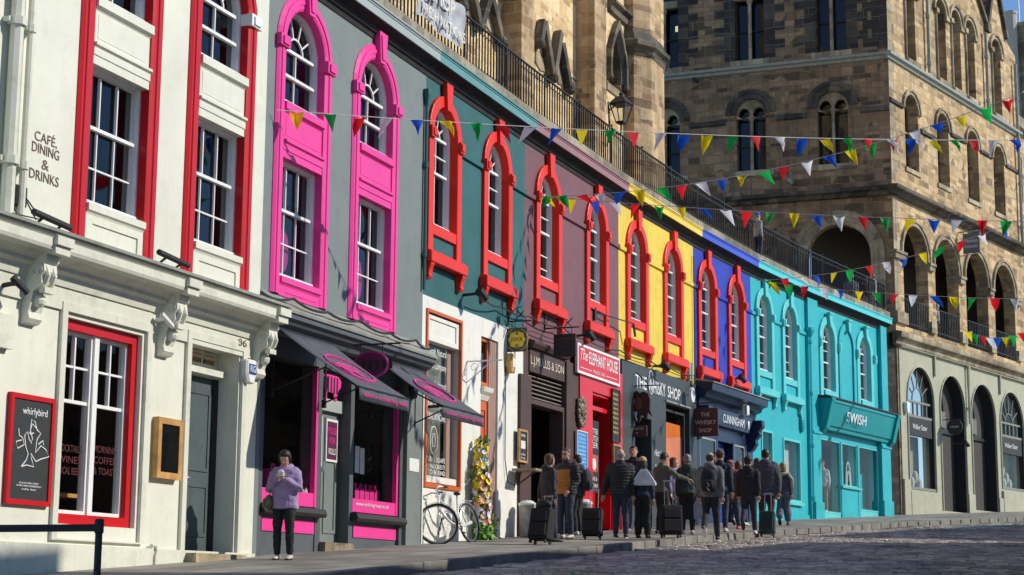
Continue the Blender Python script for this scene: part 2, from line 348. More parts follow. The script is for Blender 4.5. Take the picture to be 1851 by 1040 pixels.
# ---------------------------------------------------------------- facade line of the terrace, in plan
PTS = dict(A0=(-6.211, 19.855), A1=(-3.793, 26.313), P1=(-1.639, 32.082), T1=(.255, 37.033), U1=(2.619, 42.880),
           Y1=(5.024, 48.350), B1=(7.235, 52.935), C1=(9.745, 57.662), C2=(13.555, 63.998))
SEG = dict(A=('A0', 'A1'), P=('A1', 'P1'), T=('P1', 'T1'), U=('T1', 'U1'), Y=('U1', 'Y1'), B=('Y1', 'B1'), C=('B1', 'C1'), S=('C1', 'C2'))
FRM = {k: Frame(PTS[a], PTS[b]) for k, (a, b) in SEG.items()}
class Bld:
    def __init__(self, fr, name, label, cat='building'):
        self.fr = fr; self.z0 = round(gz(fr.p.y)-.1, 3)
        self.e = fr.emp(name, label, cat, 0, 0, self.z0); self.len = fr.len
    def mb(self): return MB(True, self.z0)
    def H(self, px, py, off=0): return self.fr.hit(px, py, off)
    def t(self, s, *a, **k): return text(self.e, s, *a, dz=self.z0, **k)
    def rect(self, L, Rr, T, Bo, off=0):
        """a rectangle on the wall from left x, right x, and the y of its top and bottom edges at the left side"""
        s0, z1 = self.H(L, T, off); _, z0 = self.H(L, Bo, off); s1, _ = self.H(Rr, T, off); return s0, s1, z0, z1

def sash(b, cx, h, z0, zs, arch=True, z1=None, dep=.10, nv=1, zm=None, hb=(), hb2=(), fan=True, mat=None, parent=None, glass=None, blind=0):
    """box frame, sashes with glazing bars and the pane behind them"""
    mat = mat or SASH; top = (zs+h) if arch else z1
    w = b.mb(); ploft(w, cx, z0, zs, [(h+.01, -dep), (h-.035, -dep), (h-.035, -dep-.06), (h-.07, -dep-.06), (h-.07, -dep-.12)], arch, z1=(z1+.01 if z1 else None))
    w.box(cx-h, cx+h, -dep-.12, -dep+.03, z0-.01, z0+.07)
    fr = w.build('window', mat, parent or b.e)
    hi = h-.06; g = b.mb(); zt = zs if arch else z1-.09
    zm = zm or (z0+(zt-z0)*.5)
    lo, up = (-dep-.105, -dep-.075), (-dep-.095, -dep-.055)
    g.box(cx-hi, cx+hi, up[0], -dep-.03, zm-.022, zm+.024)
    for i in range(nv):
        s = cx-hi+2*hi*(i+1)/(nv+1)
        g.box(s-.011, s+.011, lo[0], lo[1], z0+.07, zm-.028); g.box(s-.012, s+.012, up[0], up[1], zm+.03, zt-.0)
    for z in hb: g.box(cx-hi, cx+hi, lo[0]-.001, lo[1]+.002, z-.011, z+.011)
    for z in hb2: g.box(cx-hi, cx+hi, up[0]-.001, up[1]+.002, z-.012, z+.012)
    if arch and fan:
        g.box(cx-hi, cx+hi, up[0], up[1]+.015, zs-.025, zs+.025)
        r0 = hi*.42; pts = [(cx+r0*math.cos(math.pi*i/8), -dep-.075, zs+r0*math.sin(math.pi*i/8)) for i in range(9)]
        g.tube(pts, .02, 4)
        for k in range(1, 5):
            a = math.pi*k/5; g.tube([(cx+r0*math.cos(a), -dep-.075, zs+r0*math.sin(a)), (cx+hi*.98*math.cos(a), -dep-.075, zs+hi*.98*math.sin(a))], .017, 4)
    g.build('glazing_bar', mat, fr)
    p = b.mb(); pp = arch_path(cx, h-.06, z0, zs, 12, arch, z1=z1); p.sheet(pp, -dep-.11)
    p.build('pane', glass or GLASS, fr)
    if blind:
        c = b.mb(); zb = top-(top-z0)*abs(blind)
        if blind > 0: c.box(cx-hi, cx+hi, -dep-.24, -dep-.22, zb, top-.12)
        else:
            for k in range(6): c.box(cx+hi*(.28+.12*k), cx+hi*(.38+.12*k), -dep-.3-.02*(k % 2), -dep-.27-.02*(k % 2), z0+.05, top-.2)
        c.build('curtain', CURT, fr)
    return fr
def interior(b, s0, s1, z0, z1, depth=3., mat=None, name='shop_interior', front=-.36):
    m = b.mb(); d = -depth
    v = [(s0, front, z0), (s1, front, z0), (s1, d, z0), (s0, d, z0), (s0, front, z1), (s1, front, z1), (s1, d, z1), (s0, d, z1)]
    m.add(v, [(0, 1, 2, 3), (4, 5, 6, 7), (3, 2, 6, 7), (0, 3, 7, 4), (1, 2, 6, 5)])
    return m.build(name, mat or IN_D, b.e)

# ---------------------------------------------------------------- window of the lower terrace houses (arched, with a sill box on brackets)
def small_window(b, cx, mat, mat2=None, z_sill=8.42, zs=10.2, h=.57, H=.79, box=True, zm=9.5, nv=1, hb=(8.95,), hb2=(9.85,), blind=-1, wallmat=None):
    mat2 = mat2 or mat
    m = b.mb(); zb = 7.84 if box else z_sill-.1
    ploft(m, cx, zb, zs, [(H, .0), (H, .06), (H-.015, .07), (h+.012, .07), (h, .058), (h, -.14)])
    su = m.build('window_surround', mat, b.e)
    k = b.mb(); k.prism([(cx-.10, zs+h-.06), (cx+.10, zs+h-.06), (cx+.155, 11.24), (cx-.155, 11.24)], .03, .13); k.build('keystone', mat, su)
    for sg in (-1, 1):
        q = b.mb(); c = cx+sg*(h+H)/2; w = (H-h)/2+.02
        q.box(c-w+.05*sg, c+w, .02, .125, zs-.16, zs+.05) if sg > 0 else q.box(c-w, c+w-.05, .02, .125, zs-.16, zs+.05); q.box(c-w*.55, c+w*.55, .12, .15, zs-.12, zs+.01)
        # inner return of the impost across the reveal
        q.box(cx+sg*h-.012, cx+sg*h+.012, -.13, .03, zs-.155, zs+.045); q.build('impost', mat, su)
    if box:
        r = b.mb(); r.box(cx-h-.09, cx+h+.09, -.03, .055, 8.22, z_sill-.01); r.build('sill', mat, su)
        x = b.mb(); x.box(cx-H-.09, cx+H+.09, .005, .18, 7.64, 7.84); x.box(cx-H-.06, cx+H+.06, .006, .15, 7.84, 7.875)
        bx = x.build('sill_box', mat, su, bevel=.012)
        for sg in (-1, 1):
            c = cx+sg*(H-.03); v = b.mb()
            v.extr([(.005, 7.645), (.155, 7.645), (.15, 7.60), (.12, 7.52), (.10, 7.43), (.115, 7.38), (.09, 7.335), (.005, 7.33)], c-.075, c+.075)
            v.build('bracket', mat, su)
    else:
        r = b.mb(); r.box(cx-h, cx+h, -.03, .10, z_sill-.14, z_sill-.01); r.build('sill', mat, su)
    sash(b, cx, h, z_sill, zs, nv=nv, zm=zm, hb=hb, hb2=hb2, blind=blind)
    return arch_path(cx, h+.012, z_sill-.13, zs, 14)

def cornice_top(b, mat, s0, s1, e0=0, e1=0):
    """crowning cornice, painted fascia, stone coping of the walk above"""
    m = b.mb(); m.extr([(.001, 11.44), (.27, 11.435), (.285, 11.44), (.285, 11.585), (.30, 11.59), (.30, 11.605), (.29, 11.61), (.29, 11.63), (.315, 11.635), (.315, 11.665), (.001, 11.665)], s0-e0, s1+e1)
    c = m.build('cornice', mat, b.e)
    m = b.mb(); m.extr([(.001, 11.19), (.02, 11.19), (.035, 11.26), (.08, 11.29), (.10, 11.37), (.262, 11.425), (.262, 11.436), (.001, 11.439)], s0-e0, s1+e1); m.build('bed_moulding', SHADE, c)  # moulding painted black as the cornice's shade, run low to widen the band
    return c
def wall(b, mat, outer, holes, o0=-.34, name='wall'):
    m = b.mb(); m.prism(outer, o0, 0, holes); return m.build(name, mat, b.e)
def rect_pts(s0, s1, z0, z1): return [(s0, z0), (s0, z1), (s1, z1), (s1, z0)]
def frame_rect(mb, s0, s1, z0, z1, w, o0, o1, wb=None):
    wb = w if wb is None else wb
    mb.prism(rect_pts(s0, s1, z0, z1), o0, o1, [rect_pts(s0+w, s1-w, z0+wb, z1-w)])
    return mb
def string_course(b, mat, gaps, z=10.1, s0=0, s1=None):
    s1 = s1 or b.len; xs = [s0]+[x for g in gaps for x in g]+[s1]
    m = b.mb()
    for i in range(0, len(xs), 2):
        if xs[i+1]-xs[i] > .03: m.extr([(.001, z-.075), (.05, z-.07), (.055, z-.06), (.055, z+.03), (.001, z+.05)], xs[i], xs[i+1])
    return m.build('string_course', mat, b.e)

# ================================================================= A: cream cafe building with red architraves
A = Bld(FRM['A'], 'cafe_building', 'tall cream building with deep red window architraves, a cafe on its ground floor')
aw = [(2.90, .67, .96), (5.54, .67, .96)]
holes = []
for cx, h, H_ in aw:
    holes += [arch_path(cx, h+.012, 9.2, 10.15, 14), rect_pts(cx-h-.012, cx+h+.012, 6.47, 8.40)]
# shop window and door openings
ws0, wz1 = A.H(119, 572); ws1, _ = A.H(258, 603); _, wz0 = A.H(99, 946)
ds0, dz1 = A.H(344, 616); ds1, _ = A.H(433, 640); dz0 = 2.13
holes += [rect_pts(ws0, ws1, wz0, wz1), rect_pts(ds0, ds1, dz0, dz1)]
wall(A, WHITE, rect_pts(-1.5, A.len-.005, 1.2, 14.0), holes)
ST = [0, .01, .02]
def tall_bay(b, cx, h, H_, zb, mat, pan, arch_cap=None, apron=6.47, nvu=2, nvl=1):
    m = b.mb(); w = H_-h
    ploft(m, cx, zb, 10.15, [(H_, .0), (H_, .015), (H_-.05, .05), (H_-.09, .05), (H_-.10, .068), (H_-.17, .068), (H_-.18, .05), (h+.04, .05), (h, .03), (h, -.14)])
    su = m.build('window_surround', mat, b.e)
    cap = arch_cap or mat
    for sg in (-1, 1):
        q = b.mb(); c = cx+sg*(h+H_)/2; ww = w/2+.02
        q.box(c-ww, c+ww, .01, .10, 10.03, 10.22); q.box(c-ww*.6, c+ww*.6, .09, .125, 10.06, 10.18)
        q.box(cx+sg*h-.012, cx+sg*h+.012, -.13, .06, 10.035, 10.215); q.build('impost', cap, su)
    k = b.mb(); k.prism([(cx-.10, 10.15+h-.06), (cx+.10, 10.15+h-.06), (cx+.17, 11.33), (cx-.17, 11.33)], .02, .13)
    k.prism([(cx-.055, 10.15+h), (cx+.055, 10.15+h), (cx+.11, 11.26), (cx-.11, 11.26)], .12, .152); k.build('keystone', mat, su)
    # spandrel between the two windows
    s = b.mb(); s.box(cx-h+.002, cx+h-.002, -.2, .006, 8.40, 9.2); s.box(cx-h+.1, cx+h-.1, .006, .012, 8.66, 8.98); s.build('spandrel', pan, su)
    l = b.mb(); l.extr([(-.13, 8.30), (.02, 8.30), (.02, 8.41), (.035, 8.42), (.035, 8.52), (.07, 8.545), (.07, 8.58), (-.13, 8.59)], cx-h+.001, cx+h-.001); l.build('lintel', pan, su)
    l = b.mb(); l.extr([(-.13, 9.01), (.0, 9.01), (.03, 9.05), (.07, 9.07), (.07, 9.19), (-.13, 9.215)], cx-h+.001, cx+h-.001); l.build('sill', pan, su)
    # apron under the lower window
    a = b.mb(); a.box(cx-h+.002, cx+h-.002, -.19, .006, zb-.02, apron-.08)
    a.prism(rect_pts(cx-h+.003, cx+h-.003, zb-.01, apron-.15), .006, .028, [rect_pts(cx-h+.16, cx+h-.12, zb+.06, apron-.25)]); a.build('apron', pan, su)
    a = b.mb(); a.extr([(-.13, apron-.16), (.02, apron-.16), (.04, apron-.12), (.07, apron-.10), (.07, apron-.01), (-.13, apron+.01)], cx-h+.001, cx+h-.001); a.build('sill', pan, su)
    sash(b, cx, h, apron, 8.30, arch=False, z1=8.32, nv=nvu, zm=7.52 if apron > 6.4 else 7.45, hb=(7.0,), hb2=(), dep=.10, blind=0)
    sash(b, cx, h, 9.21, 10.15, nv=1, zm=9.72, hb=(), hb2=(), dep=.10)
for cx, h, H_ in aw: tall_bay(A, cx, h, H_, 5.93, RED1, WHITE, SASH)
interior(A, .2, A.len-.2, 6.0, 11.4, 3, IN_D, 'room_interior')
interior(A, 1.2, 4.4, 2.0, 5.2, 3.2, IN_D)
# shop cornice with console brackets
m = A.mb(); m.extr([(.001, 5.30), (.06, 5.30), (.09, 5.42), (.16, 5.46), (.16, 5.50), (.30, 5.58), (.42, 5.60), (.44, 5.64), (.44, 5.74), (.48, 5.78), (.48, 5.82), (.001, 5.90)], -1.5, A.len+.02)
cn = m.build('shop_cornice', WHITEG, A.e)
m = A.mb(); m.extr([(.001, 5.90), (.30, 5.85), (.50, 5.822), (.505, 5.79), (.52, 5.80), (.52, 5.84), (.30, 5.885), (.001, 5.955)], -1.5, A.len+.04); m.build('lead_flashing', DGREY2, cn)
m = A.mb(); m.box(-1.5, A.len-.01, .001, .035, 5.02, 5.30); m.build('frieze', WHITEG, A.e)
for px, py in ((92, 490), (330, 560), (497, 606)):
    s, _ = A.H(px, py, .3); s = min(s, A.len-.1)
    m = A.mb(); m.extr([(.002, 5.58), (.32, 5.58), (.32, 5.48), (.29, 5.45), (.30, 5.36), (.26, 5.30), (.27, 5.22), (.22, 5.16), (.16, 5.12), (.13, 4.98), (.10, 4.88), (.12, 4.80), (.08, 4.75), (.002, 4.73)], s-.13, s+.13)
    br = m.build('console_bracket', WHITEG, A.e)
    m = A.mb()
    for q in (-1, 1): m.tube([(s+q*.135, .19+.08*math.cos(i*.7)*(1-i*.07), 5.36+.09*math.sin(i*.7)*(1-i*.07)) for i in range(10)], .018, 5)
    for q in (-.08, .08): m.tube([(s+q*.8, .31-.02*abs(i-3), 5.46-.05*i) for i in range(6)], .035, 6)
    m.box(s-.10, s+.10, .22, .30, 5.10, 5.17); m.ell((s, .16, 5.02), (.09, .08, .09), 10, 6); m.build('carved_scroll', WHITEG, br)
    m = A.mb(); m.box(s-.15, s+.15, .0, .46, 5.56, 5.66); m.box(s-.17, s+.17, .0, .50, 5.66, 5.77); m.build('bracket_cap', WHITEG, br)
# shop window: white architrave, red frame, two tall casements
m = A.mb(); frame_rect(m, ws0-.13, ws1+.17, wz0-.2, wz1+.17, .11, .001, .05, .02); m.build('architrave', WHITEG, A.e)
m = A.mb(); frame_rect(m, ws0, ws1, wz0, wz1, .13, -.20, -.07, .13); sh = m.build('shop_window', RED1, A.e)
i0, i1, j0, j1 = ws0+.13, ws1-.13, wz0+.13, wz1-.13; md = (i0+i1)/2
m = A.mb(); m.box(md-.05, md+.05, -.26, -.11, j0, j1)
for x0, x1 in ((i0, md-.05), (md+.05, i1)):
    frame_rect(m, x0, x1, j0, j1, .042, -.24, -.14, .05)
    c = (x0+x1)/2; zt = j0+(j1-j0)*.615
    m.box(x0+.04, x1-.04, -.22, -.16, zt-.022, zt+.022); m.box(x0+.04, x1-.04, -.218, -.17, zt+(j1-zt)*.5-.016, zt+(j1-zt)*.5+.012); m.box(c-.014, c+.014, -.22, -.165, zt, j1-.05)
m.build('casement', SASH, sh)
m = A.mb(); m.sheet(rect_pts(i0, i1, j0, j1), -.20); m.build('pane', GLASSC, sh)
REDP = plain('dull red print', (.09, .010, .010), .6, bump=0)
for k, w in enumerate(('COCKTAILS', 'WINES', 'LOCAL BEER')): A.t(w, i0+.12, i0+.62, 3.32-.14*k, 3.41-.14*k, -.192, REDP)
for k, w in enumerate(('MORNING', 'COFFEE', '& TOAST')): A.t(w, md+.16, md+.66, 3.36-.14*k, 3.45-.14*k, -.192, REDP)
m = A.mb()
m.box(i0+.1, md+.35, -1.2, -.45, 2.78, 2.83); m.box(i0+.3, i0+.38, -1.1, -1.0, 1.9, 2.78); m.box(md+.1, md+.18, -1.1, -1.0, 1.9, 2.78)
m.tube([(md+.1, -.6, 2.0), (md-.1, -.6, 2.75)], .03); m.tube([(md-.35, -.6, 2.0), (md-.2, -.6, 2.75)], .03); m.box(md-.4, md+.1, -.8, -.55, 2.42, 2.46)
m.build('table', WOOD, sh)
# door
m = A.mb(); frame_rect(m, ds0-.13, ds1+.15, dz0-.2, dz1+.14, .11, .001, .05, .02); m.build('architrave', WHITEG, A.e)
m = A.mb(); m.box(ds0, ds1, -.5, .22, 1.5, dz0); m.build('doorstep', TRIM, A.e)
zl = A.H(345, 676, -.3)[1]; zt2 = dz1-.02
m = A.mb(); m.box(ds0+.002, ds1-.002, -.42, -.34, zl, dz1+.05); m.extr([(-.34, zl), (-.20, zl+.02), (-.20, zl+.11), (-.34, zl+.14)], ds0+.05, ds1-.05)
fl = m.build('transom', WHITEG, A.e)
m = A.mb()
for k in range(3):
    x = ds0+.22+.36*k
    m.box(x, x+.3, -.339, -.333, zl+.2, zt2-.1)
m.build('vent_grille', CHALK, fl)
m = A.mb()
for k in range(3):
    x = ds0+.22+.36*k
    for i in range(1, 5): m.box(x+.06*i-.008, x+.06*i+.008, -.332, -.325, zl+.2, zt2-.1); m.box(x, x+.3, -.331, -.326, zl+.2+.06*i-.008, zl+.2+.06*i+.008)
m.build('vent_lattice', WOOD, fl)
dm = ds0+.47; m = A.mb()
for x0, x1 in ((ds0+.06, dm-.006), (dm+.006, ds1-.13)):
    m.box(x0, x1, -.40, -.36, dz0+.02, zl-.01)
    for z0_, z1_ in ((dz0+.25, dz0+1.0), (dz0+1.18, zl-.2)):
        m.prism(rect_pts(x0+.06, x1-.06, z0_, z1_), -.36, -.345, [rect_pts(x0+.10, x1-.10, z0_+.05, z1_-.05)])
dr = m.build('door', DOOR1, A.e)
m = A.mb(); m.ell((dm+.08, -.31, dz0+1.06), (.03, .05, .03), 8, 6); m.box(dm+.05, dm+.11, -.36, -.35, dz0+1.2, dz0+1.3); m.build('handle', STEEL, dr)
m = A.mb(); m.box(ds0, ds0+.06, -.41, -.33, dz0, zl); m.box(ds1-.13, ds1, -.41, -.33, dz0, zl); m.build('door_frame', BLKM, A.e)
A.t('36', *[A.H(*p)[0] for p in ((426, 618), (440, 622))], A.H(430, 626)[1], A.H(430, 613)[1], .055, BRNL)
for w, L, R_, zc, hh in (('CAFÉ,', 62, 103, None, None), ('DINING', 57, 107, 0, 0), ('&', 75, 88, 0, 0), ('DRINKS', 52, 106, 0, 0)):
    y = dict(zip(('CAFÉ,', 'DINING', '&', 'DRINKS'), (251, 273, 299, 321)))[w]
    s0, _ = A.H(L, y); s1, _ = A.H(R_, y); _, z = A.H((L+R_)/2, y); hgt = .062 if w != 'CAFÉ,' else .085
    A.t(w, s0, s1, z-hgt, z+hgt, .003, BRNL)
m = A.mb(); m.box(-1.5, A.H(20, 600, .05)[0], .0, .09, *sorted((A.H(5, 628, .09)[1], A.H(5, 566, .09)[1]))); m.build('meter_box', WHITEG, A.e)
m = A.mb(); m.box(-1.5, A.len-.02, .001, .06, 1.2, wz0-.25); m.build('plinth', WHITEG, A.e)

# ================================================================= P: grey building with hot pink surrounds
P = Bld(FRM['P'], 'roast_shop_building', 'grey rendered building with tall hot pink arched window surrounds and a black shopfront')
pw = [(1.22, .68, .96), (3.96, .68, .96)]
holes = []
for cx, h, H_ in pw: holes += [arch_path(cx, h+.012, 9.2, 10.15, 14), rect_pts(cx-h-.012, cx+h+.012, 6.40, 8.40)]
holes.append(rect_pts(.12, 5.44, 1.6, 5.52))
wall(P, GREY, rect_pts(0, P.len, 1.2, 11.35), holes)
for cx, h, H_ in pw: tall_bay(P, cx, h, H_, 6.12, PINK, PINK, None, apron=6.42)
for cx, z in ((1.19, 7.05), (3.95, 7.05)):      # pink things hung inside the lower windows
    m = P.mb(); m.ell((cx+.05, -.30, z-.1), (.2, .03, .36), 10, 6); m.box(cx-.42, cx-.2, -.31, -.27, z-.35, z+.3); m.build('window_display', PINKL, P.e)
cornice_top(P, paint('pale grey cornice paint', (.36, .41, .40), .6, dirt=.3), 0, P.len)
interior(P, .1, P.len-.1, 6.0, 11.2, 3, IN_D, 'room_interior')
interior(P, .12, 5.44, 2.0, 5.5, 3.4, IN_D, front=-.5)
# slab and dark cornice above the shop
m = P.mb(); m.extr([(.001, 5.52), (.10, 5.52), (.14, 5.60), (.22, 5.64), (.26, 5.70), (.31, 5.72), (.31, 5.80), (.001, 5.86)], .02, P.len-.05); cn = m.build('shop_cornice', DGREY, P.e)
m = P.mb(); m.extr([(.001, 5.86), (.30, 5.803), (.34, 5.80), (.345, 5.84), (.22, 5.95), (.001, 6.11)], .0, P.len-.03); m.build('lead_flashing', DGREY2, cn)
# shopfront joinery set in the opening
gP = lambda s: gz(P.fr.w(s, 0, 0).y)
m = P.mb()
m.box(.12, .28, -.36, -.02, 1.7, 5.5); m.box(2.14, 2.30, -.36, -.06, 1.7, 5.2); m.box(3.36, 3.50, -.36, -.06, 1.7, 5.2); m.box(5.32, 5.44, -.36, -.02, 1.7, 5.5)
m.box(.28, 5.32, -.36, -.10, 5.2, 5.5)
m.box(.28, 2.14, -.36, -.08, 1.7, 2.78); m.box(3.50, 5.32, -.36, -.08, 1.7, 2.78)
m.build('shopfront', DGREY, P.e)
for s0, s1, zs_ in ((.24, 2.27, 2.78), (3.42, 5.44, 2.78)):
    m = P.mb(); m.extr([(-.10, zs_), (.06, zs_), (.09, zs_+.05), (.06, zs_+.13), (-.10, zs_+.15)], s0, s1); m.build('sill', BLKM, P.e)
    m = P.mb(); m.box(s0+.14, s1-.16, -.079, -.06, zs_-.26, zs_-.06); m.build('riser_panel', PINK, P.e)
    m = P.mb(); m.box(s1-.20, s1-.13, -.13, -.05, zs_+.16, 5.15); m.box(s0+.05, s1-.20, -.13, -.06, zs_+.16, zs_+.38); fr = m.build('shop_window', PINK, P.e)
    m = P.mb(); m.sheet(rect_pts(s0+.12, s1-.19, zs_+.3, 5.1), -.16); m.build('pane', GLASSC, fr)
    m = P.mb(); n = 3 if s0 < 1 else 5
    for k in range(n):
        x = s1-.42-.2*k if s0 > 1 else s1-.5-.3*k; hh = .30 if s0 > 1 else .42; w_ = .17 if s0 > 1 else .26
        m.box(x, x+w_, -.5-.05*(k % 2), -.36, zs_+.3, zs_+.3+hh)
        m.tube([(x+w_*.3, -.4, zs_+.3+hh), (x+w_*.35, -.4, zs_+.38+hh), (x+w_*.65, -.4, zs_+.38+hh), (x+w_*.7, -.4, zs_+.3+hh)], .018, 5)
    m.build('paper_bag', PINKL, fr)
    if s0 > 1: P.t('www.oinkhogroast.co.uk', s0+.2, s1-.5, zs_+.25, zs_+.33, -.055, WHT)
    else: P.t('.uk', s1-.45, s1-.25, zs_+.38, zs_+.46, -.14, WHT)
m = P.mb()                                       # notices and shelf seen through the right window
m.box(3.75, 3.92, -.155, -.15, gP(4)+1.25, gP(4)+1.7); m.box(3.95, 4.12, -.155, -.15, gP(4)+1.24, gP(4)+1.68); m.build('paper_notice', PAPER, P.e)
m = P.mb(); m.box(4.45, 5.0, -1.2, -1.18, gP(4)+1.5, gP(4)+2.2); m.box(.5, 1.5, -1.4, -1.38, 4.1, 4.5); m.build('picture_frame', IN_G, P.e)
# door between the windows
m = P.mb(); m.box(2.30, 3.36, -.4, .05, 1.7, gP(2.8)+.12); m.build('doorstep', TRIM, P.e)
z0_ = gP(2.8)+.13; m = P.mb()
for x0, x1 in ((2.31, 2.73), (2.75, 3.36)):
    m.box(x0, x1, -.34, -.28, z0_, 4.55); m.prism(rect_pts(x0+.08, x1-.08, z0_+.15, 4.45), -.28, -.262, [rect_pts(x0+.14, x1-.14, z0_+.21, 4.39)])
dr = m.build('door', paint('grey green door', (.20, .235, .225), .5, dirt=.35), P.e)
m = P.mb(); m.tube([(2.68, -.2, z0_+1.15), (2.68, -.2, z0_+1.3)], .02, 6); m.box(2.64, 2.72, -.26, -.2, z0_+1.13, z0_+1.19); m.build('handle', STEEL, dr)
m = P.mb(); m.box(2.38, 2.58, -.262, -.257, z0_+.72, z0_+.85); m.build('notice', BLKM, dr)
P.t('OI', 2.42, 2.54, z0_+.74, z0_+.83, -.252, WHT)
m = P.mb(); m.box(2.37, 2.70, -.262, -.25, z0_+1.22, z0_+2.05); q = m.build('poster', PAPER, dr)
m = P.mb(); m.box(2.39, 2.52, -.25, -.247, z0_+1.27, z0_+2.0); m.box(2.54, 2.68, -.25, -.247, z0_+1.27, z0_+1.62); m.build('print', PINKL, q)
m = P.mb(); m.box(2.85, 3.27, -.262, -.25, z0_+1.32, z0_+2.02); q = m.build('poster', PAPER, dr)
m = P.mb(); m.box(2.88, 3.24, -.25, -.247, z0_+1.36, z0_+1.98); m.build('print', plain('dark magenta print', (.10, .01, .06), .5), q)
P.t('PULLED', 2.91, 3.21, z0_+1.78, z0_+1.88, -.245, PINKL); P.t('PORK', 2.95, 3.17, z0_+1.62, z0_+1.72, -.245, PINKL); P.t('ROLLS', 2.93, 3.19, z0_+1.44, z0_+1.54, -.245, WHT)
m = P.mb(); m.box(2.30, 3.36, -.36, -.2, 4.55, 4.75); tr = m.build('transom', paint('pale grey transom', (.42, .45, .43), .5), P.e)
def hog(mb, c, sc_, o, flip=1):
    """hog silhouette outline in (s,z)"""
    pts = [(-.9, .1), (-.78, -.08), (-.6, -.1), (-.5, -.3), (-.45, -.75), (-.3, -.75), (-.27, -.35), (.2, -.38), (.3, -.75), (.45, -.75), (.5, -.3), (.72, 0), (.75, .3), (.55, .5), (.2, .6), (-.2, .58), (-.5, .45), (-.6, .6), (-.7, .42), (-.82, .28)]
    mb.prism([(c[0]+flip*x*sc_[0], c[1]+z*sc_[1]) for x, z in pts], o, o+.02)
m = P.mb(); hog(m, (2.84, 4.98), (.50, .32), -.2); hgm = m.build('hog_sign', PINKL, P.e)
m = P.mb()
for k in range(5): m.box(2.6+.11*k, 2.64+.11*k, -.178, -.17, 4.85, 5.12)
m.build('hog_stripe', BLKM, hgm)
# pilasters and pink posts
m = P.mb(); m.box(5.46, P.len-.06, .001, .05, 1.7, 5.5); m.build('pilaster', GREY, P.e)
m = P.mb(); m.box(P.len-.05, P.len+.0, .0, .07, 1.7, 5.7); m.build('corner_strip', WHTS, P.e)
m = P.mb(); m.box(5.55, 5.98, .05, .06, 3.75, 3.98); m.build('name_plate', PAPER, P.e)
def upper(b, mat, wins, trim, cor, zlow=None, extra=(), sk=True, **kw):
    """upper storey of a lower terrace house; returns nothing, builds wall with openings"""
    hs = list(extra)
    for c, opt in wins: hs.append(small_window(b, c, trim, **dict(kw, **opt)))
    wall(b, mat, rect_pts(0, b.len, zlow or 1.5, 11.35), hs)
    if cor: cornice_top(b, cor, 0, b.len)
    interior(b, .15, b.len-.15, 7.4, 11.2, 2.5, IN_D, 'room_interior')

# ================================================================= T: teal house over a white shop
T = Bld(FRM['T'], 'teal_house', 'dark teal upper storey with two red arched windows over a white shopfront with orange joinery')
TEALC = paint('teal fascia paint', (.12, .30, .31), .6, dirt=.3)
w0, w1 = T.H(771, 565)[0]-.02, T.H(834, 582)[0]; wz1, wz0 = 6.80, 3.52
dd0, dd1 = T.H(870, 610)[0], T.H(897, 618)[0]+.12
hs = []
for cx, o in ((.86, {}), (3.63, {})): hs.append(small_window(T, cx, RED2, hb=(), nv=1, hb2=(9.85,)))
m = T.mb(); m.prism(rect_pts(0, T.len, 7.03, 11.35), -.34, 0, hs); m.build('wall', TEAL, T.e)
m = T.mb(); m.prism(rect_pts(0, T.len-.02, 1.6, 7.03), -.34, 0, [rect_pts(w0, w1, wz0, wz1), rect_pts(dd0, dd1, 1.6001, 6.66)]); m.build('shop_wall', WHTS, T.e)
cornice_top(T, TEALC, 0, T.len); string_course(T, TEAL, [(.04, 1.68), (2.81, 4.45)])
interior(T, .15, T.len-.15, 7.4, 11.2, 2.5, IN_D, 'room_interior'); interior(T, .1, T.len-.1, 2.3, 6.9, 3, IN_D)
m = T.mb(); frame_rect(m, w0, w1, wz0, wz1, .055, -.03, .035, .08); fr = m.build('shop_window', ORNG, T.e)
m = T.mb(); zp = 6.22; m.box(w0+.085, w1-.085, -.2, -.04, zp, wz1-.085); m.prism(rect_pts(w0+.09, w1-.09, zp+.01, wz1-.09), -.04, -.015, [rect_pts(w0+.2, w1-.2, zp+.1, wz1-.16)])
m.box(w1-.30, w1-.085, -.21, -.16, wz0, zp); m.box(w0+.085, w1-.085, -.2, -.03, wz0+.1, wz0+.22)
m.build('window_panel', WHTS, fr)
m = T.mb(); m.box(w1-.32, w1-.10, -.159, -.155, wz0+.22, zp); m.build('inner_frame', BRWN, fr)
m = T.mb(); m.sheet(rect_pts(w0, w1-.3, wz0+.2, zp), -.26); m.build('shop_backdrop', plain('olive shop interior', (.20, .20, .15), .8, var=.4, scale=2), fr)
m = T.mb(); m.sheet(rect_pts(w0+.085, w1-.3, wz0+.2, zp), -.14); m.build('pane', GLASSC, fr)
wl, wr = w0+.18, w1-.42
rows = [('Edinburgh Natural', 5.98, .17), ('Skincare Company', 5.72, .17), ('handmade brand', 5.42, .11), ('the ancient art', 5.22, .11), ('in the World', 5.04, .11), ('NATURAL SKINCARE', 4.80, .13), ('NATURAL SOAPS', 4.02, .09), ('VEGAN AND CRUELTY', 3.90, .08), ('FREE TO BE KIND', 3.79, .08)]
for s, z, hh in rows: T.t(s, wl, wr, z, z+hh, -.13, WHT)
m = T.mb(); c = (wl+wr)/2
m.tube([(c+.17*math.cos(i*.3), -.13, 4.42+.26*math.sin(i*.3)) for i in range(21)], .012, 4, closed=True); m.tube([(c+.08*math.cos(i*1.047), -.13, 4.42+.14*math.sin(i*1.047)) for i in range(6)], .012, 4, closed=True)
m.build('window_emblem', WHT, fr)
m = T.mb(); random.seed(3)
for k in range(14):
    x = w0+.15+.09*k; z = wz0+.22; m.lathe(x, -.34-random.random()*.1, [(.035, z), (.035, z+.08+.1*random.random()), (.015, z+.2), (.015, z+.23)], 8)
m.build('bottle_display', GOLD, fr)
